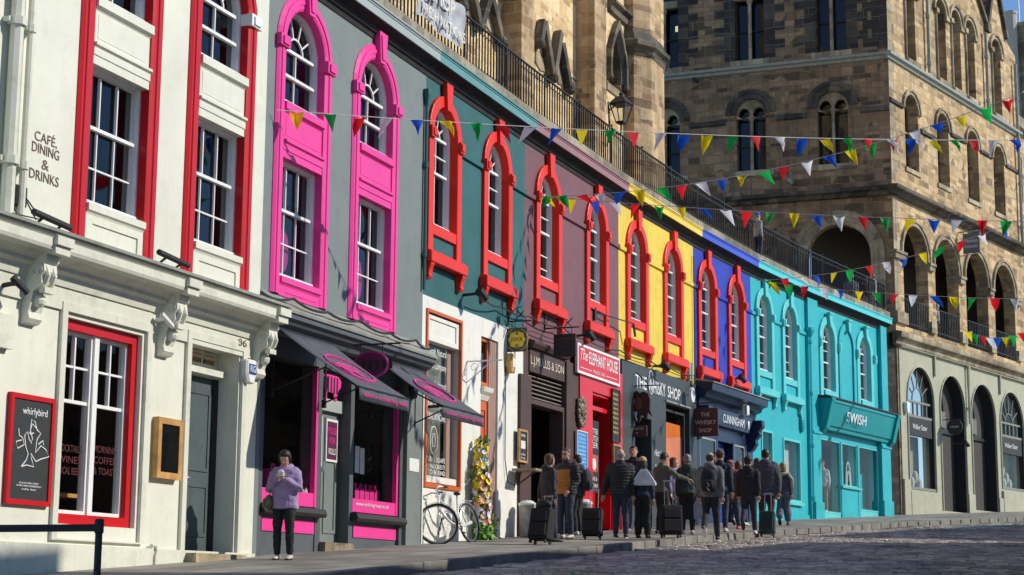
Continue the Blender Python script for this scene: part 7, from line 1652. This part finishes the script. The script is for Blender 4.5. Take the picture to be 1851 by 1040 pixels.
# 1 woman in purple jacket, facing the street, eating / looking at her hands
p = G(512, 1012); H_ = Hpx(p, 812)
aL = ((-.045, .035, -.165), (.075, .125, -.075), (.75, .35, .30)); aR = ((.045, .035, -.165), (-.06, .125, -.065), (-.75, .35, .30))
e, i = person(p, H_, R(188), 'woman in a purple jacket and black trousers looking down at her hands', cloth('purple', (.33, .235, .42)), BK, 'black', 'light', (.55, .52, .46), arms=(aL, aR), bulk=1.2, hairstyle='bob', head_down=.55, hem=.47, hood=True, sex='f', vox=.010, face_detail=True, group='people standing and walking in the street')
q = W2(e, (0, .155*H_, .755*H_)); m = MB(False); m.box(-.04, .04, -.01, .03, -.02, .03); m.ell((.0, .02, .04), (.05, .03, .035), 8, 6); b_ = m.build('food_wrap', PAPER, None, smooth=False); b_.location = q; b_.rotation_euler = (0, 0, e.rotation_euler[2]); tag(b_, 'small white food wrap held up by the woman in purple', 'food')
q = W2(e, (.145*H_, .02, .47*H_)); bg = empty('shoulder_bag', q, e.rotation_euler[2]+.3, 'olive and tan shoulder bag at the hip of the woman in purple', 'bag')
m = MB(False); m.ell((0, 0, .06), (.085, .15, .12), 14, 10); m.build('bag_body', plain('olive leather', (.10, .10, .06), .5, var=.4), bg, smooth=True); m = MB(False); m.box(-.09, -.075, -.06, .05, .0, .12); m.box(.07, .088, -.06, .05, .0, .12); m.build('flap', plain('tan leather', (.22, .15, .09), .5), bg)
m = MB(False); m.tube([(0, .1, .12), (-.05, .06, .42), (-.10, -.02, .56)], .012, 5); m.build('strap', plain('tan leather', (.22, .15, .09), .5), bg)
gr = 'people standing and walking in the street'
def pp(px, py, top, road=False, **k):
    p = G(px, py, road); H_ = Hpx(p, top); e, i = person(p, H_, group=gr, **k); return e, i
# 2 woman with suitcase, left of the group
e, i = pp(992, 980, 820, face=R(60), label='woman with brown hair in a black jacket pulling the leftmost suitcase', jacket=JB, trousers=DN, hair='brown', shoes=(.02, .02, .02), hairstyle='bob', sex='f', bulk=1.12, stride=.10, hem=.46, hood=True, arms=(((-.03, -.03, -.17), (-.02, -.06, -.31)), None))
p = G(976, 985); suitcase(p, R(-35), .42, .26, .64, cloth('black suitcase', (.014, .014, .016)), 'large black soft suitcase beside the brown haired woman', .26, .20, True)
q = G(978, 985)+Vector((.05, .12, .66)); b_ = empty('travel_bag', q, R(-35), 'black bag lying on top of the leftmost suitcase', 'bag'); m = MB(False); m.ell((0, 0, .07), (.17, .10, .09), 14, 8); m.tube([(-.09, 0, .12), (-.06, 0, .24), (.06, 0, .24), (.09, 0, .12)], .012, 5); m.build('bag_body', JB, b_, smooth=True)
# 3 bearded man, black and orange puffer, and his companion with a backpack
e, i = pp(1024, 974, 810, face=R(-148), label='bearded man with glasses in a black and orange quilted jacket', jacket=JB, trousers=DN, hair='brown', hairstyle='short', bulk=1.15, puffer=True, hem=.50, face_detail=True, split=cloth('burnt orange', (.42, .17, .035)), arms=(((-.02, -.02, -.17), (.02, .09, -.27)), None), shoes=(.55, .5, .42))
h = i['h']; HP = i['HP']; m = MB(False); cap(m, [HP(-.03, .03, -.045), HP(0, .046, -.06), HP(.03, .03, -.045)], [.012*h, .016*h, .012*h], 8); m.build('beard', HAIR['brown'], e, smooth=True)
m = MB(False)
for sg in (-1, 1): m.tube([HP(sg*.018+.013*math.cos(k*.8), .057, .004+.010*math.sin(k*.8)) for k in range(8)], .002*h, 4, closed=True); m.tube([HP(sg*.031, .055, .006), HP(sg*.045, .0, .006)], .002*h, 4)
m.build('glasses', BLKM, e)
e, i = pp(1044, 968, 822, face=R(-60), label='person in a dark coat with a backpack behind the bearded man', jacket=cloth('charcoal coat', (.045, .047, .055)), trousers=BK, hair='dark', hairstyle='short', bulk=1.1, hood=True, shoes=(.6, .58, .55)); backpack(e, i, cloth('dark backpack', (.03, .03, .04)), 'dark backpack on the person behind the bearded man')
# 4 bald man in black puffer
e, i = pp(1122, 973, 811, face=R(8), label='bald man in a black quilted jacket seen from behind, one hand on a suitcase', jacket=JB, trousers=DN, hair='grey', hairstyle='bald', skin='light', bulk=1.25, puffer=True, hem=.485, arms=(((-.05, -.02, -.17), (-.085, .01, -.31)), None), shoes=(.03, .03, .035)); i['legs']
p = G(1070, 976); suitcase(p, R(-12), .40, .27, .60, cloth('black suitcase', (.014, .014, .016)), 'small black suitcase with its handle held by the bald man', .42, .22, True)
# 5 man facing us
e, i = pp(1146, 958, 806, face=R(195), label='man in a navy jacket facing the camera beside the bald man', jacket=NV, trousers=cloth('blue jeans', (.07, .12, .22)), hair='dark', hairstyle='short', face_detail=True, bulk=1.1, shoes=(.03, .03, .04))
# 6 woman with beige cap and white bag
e, i = pp(1162, 973, 826, face=R(15), label='woman in a beige cap and dark blue top with black wide trousers', jacket=cloth('dark blue top', (.02, .03, .07)), trousers=BK, hair='dark', hairstyle='long', sex='f', bulk=1.05, hem=.53, flare=1.35, shoes=(.02, .02, .02)); cap_hat(e, i, cloth('beige', (.50, .36, .20)))
q = W2(e, (.06, -.17, .64*i['h'])); b_ = empty('white_bag', q, R(-12), 'crumpled white cloth bag carried on the back of the capped woman', 'bag')
m = MB(False); m.loft([[(x*w_, y*w2, z_) for x, y in ((-1, -1), (0, -1.1), (1, -1), (1, 1), (0, 1.1), (-1, 1))] for z_, w_, w2 in ((0, .24, .07), (.04, .25, .09), (.2, .15, .07), (.33, .06, .03))]); m.build('bag_body', cloth('pale cloth', (.62, .64, .68)), b_)
# 7 young man in olive jacket
e, i = pp(1196, 966, 817, face=R(55), label='young man in an olive jacket resting his hand on a tall suitcase', jacket=cloth('olive', (.13, .125, .085)), trousers=BK, hair='dark', hairstyle='short', bulk=1.05, hem=.52, lean=.02, head_down=.35, arms=(None, ((.06, .10, -.10), (.10, .22, -.13))), shoes=(.03, .03, .03), face_detail=True)
p = G(1213, 973); suitcase(p, R(10), .44, .30, .66, cloth('black suitcase two', (.013, .013, .015)), 'black suitcase with a tall clear handle beside the olive jacket', .52, .06, True)
# 8 woman in lilac behind
e, i = pp(1218, 955, 827, face=R(120), label='woman with auburn hair and a lilac hood half hidden behind the olive jacket', jacket=cloth('lilac', (.25, .20, .33)), trousers=DN, hair='red', hairstyle='bob', sex='f', hood=True)
# 9 woman dark green
e, i = pp(1243, 966, 821, face=R(5), label='woman in a dark green top with a shoulder strap, seen from behind', jacket=cloth('dark green', (.035, .05, .045)), trousers=BK, hair='grey', hairstyle='bun', sex='f', bulk=1.08, hem=.52, shoes=(.6, .6, .6), hood=True)
m = MB(False); h = i['h']; m.tube([(-.09*h, .0, .80*h), (-.03*h, -.075*h, .72*h), (.04*h, -.082*h, .62*h)], .012, 5); m.build('strap', PAPER, e)
q = W2(e, (.15*h, .02, .30*h)); b_ = empty('shopping_bag', q, 0, 'translucent grey carrier bag hanging from the hand of the woman in green', 'bag'); m = MB(False); m.loft([[(x*w_, y*.06, z_) for x, y in ((-1, -1), (1, -1), (1, 1), (-1, 1))] for z_, w_ in ((-.2, .13), (.1, .14), (.32, .05))]); m.build('bag_body', cloth('grey plastic', (.28, .30, .33), .4), b_)
# 10 man with backpack walking at the kerb, 11 man behind him
e, i = pp(1285, 977, 817, road=False, face=R(14), label='balding man in a grey hoodie with a black backpack striding at the kerb', jacket=cloth('grey hoodie', (.15, .15, .155)), trousers=cloth('black jeans', (.025, .026, .032)), hair='dark', hairstyle='balding', bulk=1.18, hood=True, stride=.30, hem=.50, shoes=(.05, .05, .06)); backpack(e, i, cloth('black backpack', (.02, .02, .023)), 'black backpack with pale cords on the man in the grey hoodie')
e, i = pp(1303, 962, 813, face=R(20), label='man in a brown cap and navy jacket just behind the man with the black backpack', jacket=NV, trousers=DN, hair='dark', hairstyle='short', bulk=1.1, shoes=(.6, .6, .6)); cap_hat(e, i, cloth('brown cap', (.12, .08, .06)))
# 12 woman with red scarf, 12b woman beyond
e, i = pp(1322, 957, 831, face=R(35), label='woman in an olive coat with a red scarf', jacket=cloth('olive coat', (.085, .075, .05)), trousers=DN, hair='red', hairstyle='bun', sex='f', hem=.40, bulk=1.1, stride=.22, shoes=(.5, .12, .12))
h = i['h']; m = MB(False); m.tube([(.05*h*math.cos(k*.7), .045*h*math.sin(k*.7), .855*h) for k in range(9)], .022*h, 7, closed=True); m.build('scarf', cloth('red scarf', (.42, .03, .03)), e, smooth=True)
e, i = pp(1336, 950, 833, face=R(40), label='woman with light brown curls and a white collar, just past the red scarf', jacket=cloth('white coat', (.6, .6, .6)), trousers=DN, hair='brown', hairstyle='bob', sex='f', stride=.2, shoes=(.7, .7, .7))
# 13 man in dark cap mid stride
e, i = pp(1354, 965, 825, face=R(15), label='man in a black cap and black jacket in mid stride with white shoes', jacket=cloth('black hooded jacket', (.022, .021, .022)), trousers=cloth('indigo jeans', (.022, .030, .055)), hair='black', hairstyle='cap', stride=.34, hood=True, bulk=1.12, hem=.50, shoes=(.78, .78, .76)); cap_hat(e, i, JB)
# 14 big man in grey jacket with green suitcase
e, i = pp(1386, 964, 812, road=True, face=R(18), label='tall man in a dark grey hooded jacket pulling a green suitcase', jacket=cloth('slate jacket', (.062, .066, .078)), trousers=cloth('brown trousers', (.06, .035, .025)), hair='black', hairstyle='short', hood=True, bulk=1.48, hem=.45, arms=(None, ((.04, -.02, -.17), (.045, -.04, -.315))), shoes=(.02, .02, .02))
p = G(1387, 972, True); suitcase(p, R(-14), .38, .26, .60, plain('dark green shell', (.022, .040, .036), .35), 'dark green hard suitcase behind the tall man', .46, .20)
# 15 woman, wide jeans, and one between
e, i = pp(1417, 950, 836, face=R(14), label='woman in wide blue jeans with a shawl at the right end of the group', jacket=cloth('slate blue jacket', (.055, .065, .085)), trousers=cloth('pale jeans', (.10, .14, .19)), hair='blond', hairstyle='bob', sex='f', flare=1.7, stride=.15, hem=.50, cuff=True, shoes=(.12, .10, .10))
h = i['h']; m = MB(False); m.tube([(-.12*h, -.03*h, .74*h), (-.02*h, -.095*h, .80*h), (.08*h, -.07*h, .82*h), (.14*h, .0, .72*h), (.15*h, .01, .58*h)], [.03*h, .034*h, .03*h, .03*h, .012*h], 8); m.build('shawl', cloth('pale shawl', (.42, .38, .33)), e, smooth=True)
e, i = pp(1370, 952, 828, face=R(10), label='dark haired person half hidden between the black cap and the tall man', jacket=cloth('black anorak', (.02, .02, .025)), trousers=BK, hair='dark', hairstyle='short', shoes=(.5, .5, .5))
# shop mannequin in the turquoise shop, people on the upper walk
fs = FRM['S']; s, z = fs.hit(1487, 860, -.35); pos = fs.w(s, -.35, gS(1)+.25)
e, i = person(pos, 1.72, R(200), 'pale mannequin in a white top inside the turquoise shop window', cloth('white top', (.7, .68, .66)), cloth('tan skirt', (.35, .25, .18)), 'red', 'light', sex='f', hairstyle='bob', group=None); e['category'] = 'mannequin'; e.name = 'mannequin'
def up(px, pyh, D, **k):
    q = atd(px, pyh, D); pos = Vector((q.x, q.y, 11.72)); e, i = person(pos, max(1.5, min(1.95, q.z-11.72)), group='people on the upper walk', **k); return e, i
e, i = up(1369, 391, 53.2, face=R(60), label='person in a blue cap and white top behind the railing', jacket=cloth('pale shirt', (.34, .34, .33)), trousers=DN, hair='grey', hairstyle='short', sex='f'); cap_hat(e, i, cloth('bright blue cap', (.03, .08, .45)))
e, i = up(1565, 499, 64.0, face=R(150), label='person in a dark red top by the railing under the big shaded arch', jacket=cloth('maroon top', (.12, .03, .03)), trousers=cloth('pale trousers', (.5, .5, .48)), hair='dark', hairstyle='short')
e, i = up(1578, 506, 63.4, face=R(-100), label='person in a pale top leaning at the end of the railing', jacket=cloth('grey top', (.35, .33, .32)), trousers=cloth('white trousers', (.6, .6, .58)), hair='brown', hairstyle='bob', sex='f')
e, i = up(1538, 493, 65.5, face=R(170), label='person with grey hair in the shadow under the big arch', jacket=cloth('grey jumper', (.2, .2, .22)), trousers=BK, hair='grey', hairstyle='short')
q = RF.w(5.4, -.5, 11.78); e, i = person(q, 1.65, R(120), 'person in a cream coat in the second balcony opening of the hall', cloth('cream coat', (.6, .57, .48)), BK, 'blond', sex='f', hairstyle='bob', group='people on the upper walk')

# ================================================================= bicycle, flowers, cafe props
def bike():
    e = empty('bicycle', tuple(gnd(822, 979)), 0, 'silver step-through bicycle leaning on the white shop wall', 'bicycle')
    fT = FRM['T']; sr, sf_ = fT.hit(853, 977, .46)[0], fT.hit(797, 981, .34)[0]; rp_ = fT.w(sr, .46, 0); fp_ = fT.w(sf_, .34, 0); rp_.z = gz(rp_.y); fp_.z = gz(fp_.y); r = .36
    # keep the wheelbase realistic
    d = (fp_-rp_); d.z = 0; L_ = min(1.3, max(1.0, d.length)); d = d.normalized(); fp_ = rp_+d*L_; fp_.z = gz(fp_.y)
    t_ = project((fp_.x, fp_.y, fp_.z+.35))
    o = Vector(e.location); loc = lambda v: tuple(Vector(v)-o)
    lean = Vector((-.18, .07, 1)).normalized()
    up_ = lambda b_, z, f=0, s=0: b_+lean*z+d*f
    sil = plain('silver bike paint', (.78, .78, .76), .3, metal=.2); rub = plain('tyre rubber', (.015, .015, .015), .8)
    def wheel(c, ax, name):
        ax = ax.normalized(); u = (lean-ax*lean.dot(ax)).normalized(); v = ax.cross(u)
        m = MB(False); m.tube([loc(c+u*r*math.cos(k*math.pi/20)+v*r*math.sin(k*math.pi/20)) for k in range(40)], .020, 6, closed=True); w_ = m.build('wheel', rub, e, smooth=True)
        m = MB(False); m.tube([loc(c+(u*math.cos(k*math.pi/20)+v*math.sin(k*math.pi/20))*(r-.03)) for k in range(40)], .014, 5, closed=True); m.build('rim', STEEL, w_)
        m = MB(False)
        for k in range(18):
            a_ = k*math.pi/9; m.tube([loc(c+ax*.03*(1 if k % 2 else -1)), loc(c+(u*math.cos(a_)+v*math.sin(a_))*(r-.03))], .0022, 3)
        m.tube([loc(c-ax*.05), loc(c+ax*.05)], .022, 6); m.build('spokes', STEEL, w_); return u, v
    rc = up_(rp_, r); fc = up_(fp_, r)
    side = lean.cross(d).normalized()
    steer = (side*math.cos(R(52))+d*math.sin(R(52)))
    wheel(rc, side, 'r'); wheel(fc, steer, 'f')
    bb = rp_+d*.44+lean*.27; seat = rp_+d*.30+lean*.80; hdt = fp_-d*.20+lean*.86; hdb = fp_-d*.12+lean*.66
    m = MB(False); T_ = lambda a, b_, rr: m.tube([loc(a), loc(b_)], rr, 7)
    T_(bb, seat, .021); m.tube([loc(hdb), loc(hdb*.5+bb*.5-lean*.06), loc(bb)], .026, 7); m.tube([loc(hdt), loc(hdt*.5+bb*.5+lean*.02-d*.02), loc(bb*.6+seat*.4)], .019, 7); T_(hdt, hdb, .026)
    for sg in (-1, 1): T_(rc+side*.05*sg, bb+side*.03*sg, .014); T_(rc+side*.05*sg, seat-lean*.12, .013)
    m.build('frame', sil, e, smooth=True)
    m = MB(False)
    for sg in (-1, 1): m.tube([loc(fc+steer*.055*sg), loc(hdb+steer*.045*sg-lean*.05), loc(hdb)], .017, 6)
    m.build('fork', sil, e, smooth=True)
    m = MB(False); top = hdt+lean*.16; m.tube([loc(hdt), loc(top)], .012, 6); m.tube([loc(top+steer*.28-d*.16), loc(top+steer*.20+d*.02), loc(top), loc(top-steer*.20+d*.02), loc(top-steer*.28-d*.16)], .012, 6); hb = m.build('handlebar', STEEL, e)
    m = MB(False)
    for sg in (-1, 1): m.tube([loc(top+steer*.28*sg-d*.16), loc(top+steer*.30*sg-d*.28)], .018, 6)
    m.build('grip', rub, hb)
    m = MB(False); m.ell(loc(seat+lean*.10-d*.02), (.07, .13, .035), 12, 7); m.tube([loc(seat), loc(seat+lean*.1)], .012, 6); m.build('saddle', rub, e, smooth=True)
    for c, ax in ((rc, side), (fc, steer)):
        ax = ax.normalized(); u = (lean-ax*lean.dot(ax)).normalized(); v = ax.cross(u)*(-1 if ax.cross(u).dot(d) > 0 else 1)
        m = MB(False); pts = [c+(u*math.cos(a_)+v*math.sin(a_))*(r+.035) for a_ in [R(-50)+R(150)*k/12 for k in range(13)]]
        m.add([loc(p_+ax*s_) for p_ in pts for s_ in (-.028, .028)], [(2*k, 2*k+1, 2*k+3, 2*k+2) for k in range(12)]); o_ = m.build('mudguard', sil, e, smooth=True); o_.modifiers.new('s', 'SOLIDIFY').thickness = .004
    m = MB(False); m.tube([loc(bb+side*.05), loc(rc+side*.05)], .035, 8); m.tube([loc(bb+side*.06+(d*math.cos(k*.63)+lean*math.sin(k*.63))*.09) for k in range(10)], .012, 5, closed=True); m.build('chain_guard', sil, e)
    m = MB(False); 
    for sg, a_ in ((1, 1), (-1, -1)): m.tube([loc(bb), loc(bb+side*.08*sg), loc(bb+side*.09*sg+(d*.5-lean*.8)*.17*a_), ], .010, 5); q_ = bb+side*.14*sg+(d*.5-lean*.8)*.17*a_; m.ell(loc(q_), (.05, .04, .015), 8, 4)
    m.build('crank', BLKM, e)
    m = MB(False); m.tube([loc(rc+lean*(r+.07)+d*.12), loc(rc+lean*(r+.07)-d*.28)], .008, 5); m.tube([loc(rc+lean*(r+.07)-d*.2), loc(rc)], .006, 4); m.ell(loc(hdt+lean*.02+d*.06), (.035, .035, .035), 8, 6); m.build('rack', sil, e)
    m = MB(False); m.tube([loc(fc-lean*.2+d*.1+side*.03), loc(fc+lean*.1-d*.1+side*.05)], .014, 5); m.build('lock', BLKM, e)
bike()
# tall column of artificial flowers against the pier
ft = FRM['T']; s_f = ft.hit(868, 975, .15)[0]; z0 = gz(ft.w(s_f, .2, 0).y); e = ft.emp('flower_column', 'tall column of artificial yellow, white and pink flowers beside the bicycle', 'flowers', s_f, .2, z0)
rnd = random.Random(11); m = MB(False); m.tube([(0, 0, 0), (.02, 0, .8), (-.02, 0, 1.85)], .03, 6); m.build('stem', plain('stem green', (.05, .12, .02), .7), e)
def cx_(z): return .10*math.sin(z*2.2+2.0)-.02
def cloud(n, mat, name, zr, size, petals=5, rad=.20, e_=e):
    m = MB(False)
    for _ in range(n):
        z = rnd.uniform(*zr); a_ = rnd.uniform(0, 6.28); rr = rad*rnd.uniform(.45, 1.05)*(1.0 if z < 1.5 else .7); c = Vector((cx_(z)+rr*math.cos(a_)*.8, rr*math.sin(a_)*.6, z)); nn = Vector((math.cos(a_), math.sin(a_)-.4, rnd.uniform(-.2, .6))).normalized(); u = nn.cross(Vector((0, 0, 1))).normalized(); v = nn.cross(u); s_ = size*rnd.uniform(.7, 1.3); t0 = rnd.uniform(0, 6)
        for k in range(petals):
            b_ = t0+k*6.283/petals; d_ = u*math.cos(b_)+v*math.sin(b_); w_ = nn.cross(d_)
            m.add([tuple(c), tuple(c+d_*s_*.6+w_*s_*.35+nn*s_*.2), tuple(c+d_*s_+nn*s_*.35), tuple(c+d_*s_*.6-w_*s_*.35+nn*s_*.2)], [(0, 1, 2, 3)])
    return m.build(name, mat, e_)
lf = plain('leaf green', (.06, .16, .02), .6, var=.5); 
cloud(220, lf, 'leaves', (.02, 1.95), .09, 2, .24); cloud(60, plain('bright leaf', (.12, .30, .02), .6), 'leaves', (.0, .35), .12, 3, .25)
cloud(120, plain('yellow petals', (.86, .62, .02), .6), 'yellow_flowers', (.7, 1.9), .065, 7, .27); cloud(130, plain('white petals', (.74, .74, .78), .6), 'white_flowers', (.15, 1.75), .06, 7, .28)
cloud(90, plain('pink petals', (.80, .42, .28), .6), 'pink_flowers', (.3, 1.3), .06, 7, .28); cloud(35, plain('lilac petals', (.45, .48, .75), .6), 'blue_flowers', (.1, 1.8), .05, 5); cloud(25, plain('orange petals', (.80, .30, .04), .6), 'orange_flowers', (.3, 1.2), .06, 5)
s_f = ft.hit(897, 952, .2)[0]; e2 = ft.emp('potted_shrub', 'small green shrub at the foot of the brown planks', 'shrub', s_f, .1, gz(ft.w(s_f, .1, 0).y)); m = MB(False); m.lathe(0, 0, [(.07, 0), (.09, .14)], 10); m.build('pot', BLKM, e2)
m = MB(False)
for _ in range(90):
    c = Vector((rnd.gauss(0, .09), rnd.gauss(0, .06), .30+rnd.gauss(0, .09))); u = Vector((rnd.uniform(-1, 1), rnd.uniform(-1, 1), rnd.uniform(-.3, 1))).normalized()*.07; v = u.cross(Vector((rnd.uniform(-1, 1), rnd.uniform(-1, 1), 0))).normalized()*.025; m.add([tuple(c), tuple(c+u*.5+v), tuple(c+u), tuple(c+u*.5-v)], [(0, 1, 2, 3)])
m.tube([(0, 0, .1), (0, 0, .35)], .01, 4); m.build('leaves', plain('shrub green', (.10, .22, .015), .6, var=.4), e2)
# bins by the doorways
for k, (px, py, off, lab) in enumerate(((953, 962, .3, 'pale grey bin by the brown doorway'), (1056, 962, .35, 'pale grey bin with a white lid before the red cafe front'))):
    s_ = cs.hit(px, py, off)[0]; zg = gz(cs.w(s_, off, 0).y); e3 = cs.emp('litter_bin', lab, 'bin', s_, off, zg)
    m = MB(False); m.lathe(0, 0, [(.13, 0), (.15, .05), (.17, .62), (.18, .64)], 16); m.build('bin_body', plain('galvanised grey', (.42, .42, .38), .5, var=.3), e3, smooth=True); m = MB(False); m.lathe(0, 0, [(.185, .64), (.19, .68), (.10, .74), (.02, .75)], 16); m.build('bin_lid', PAPER, e3)
# ================================================================= pieces that stand apart become parts of their own
SPLIT = ('console_bracket', 'display_panel', 'flap', 'glazing_bar', 'grip', 'handle', 'picture_frame', 'pier_capital', 'pilaster', 'pipe_collar', 'plinth', 'post', 'quoins', 'rack', 'roller_bar', 'rule',
         'shop_pilaster', 'stall_riser', 'string_course', 'thistle_emblem', 'window', 'window_bars', 'chase_line', 'arm', 'strap')
def split_pieces(o):
    me = o.data; n = len(me.vertices)
    if n > 6000: return
    par = list(range(n))
    def find(a):
        while par[a] != a: par[a] = par[par[a]]; a = par[a]
        return a
    for e_ in me.edges: a, b_ = find(e_.vertices[0]), find(e_.vertices[1]); par[a] = b_
    isl = {}
    for v in me.vertices: isl.setdefault(find(v.index), []).append(v.co)
    if len(isl) < 2 or len(isl) > 120: return
    ks = list(isl); bb = {k: (Vector((min(c[i] for c in isl[k]) for i in range(3))), Vector((max(c[i] for c in isl[k]) for i in range(3)))) for k in ks}
    grp = {k: k for k in ks}
    def gf(a):
        while grp[a] != a: a = grp[a]
        return a
    for i, a in enumerate(ks):
        for b_ in ks[i+1:]:
            gap = Vector((max(0, bb[a][0][j]-bb[b_][1][j], bb[b_][0][j]-bb[a][1][j]) for j in range(3))).length
            big = max(max(bb[a][1]-bb[a][0]), max(bb[b_][1]-bb[b_][0]))
            if gap < max(.02, big*.5): grp[gf(a)] = gf(b_)
    roots = sorted({gf(k) for k in ks})
    if len(roots) < 2 or len(roots) > 40: return
    cl = {v.index: gf(find(v.index)) for v in me.vertices}
    for r_ in roots:
        idx = [v.index for v in me.vertices if cl[v.index] == r_]; mp = {a: i for i, a in enumerate(idx)}
        nm = bpy.data.meshes.new(o.name.split('.')[0]); nm.from_pydata([tuple(me.vertices[a].co) for a in idx], [], [[mp[v] for v in p.vertices] for p in me.polygons if cl[p.vertices[0]] == r_])
        for mt in me.materials: nm.materials.append(mt)
        if r_ == roots[0]: first = nm
        else:
            c = o.copy(); c.data = nm; c.name = o.name.split('.')[0]; COL.objects.link(c); c.parent = o.parent; c.matrix_basis = o.matrix_basis.copy()
    o.data = first
for o in [o for o in bpy.data.objects if o.type == 'MESH' and o.name.split('.')[0] in SPLIT and o.parent]:
    if not o.children: split_pieces(o)
    elif o.name.startswith('console'): split_pieces(o)
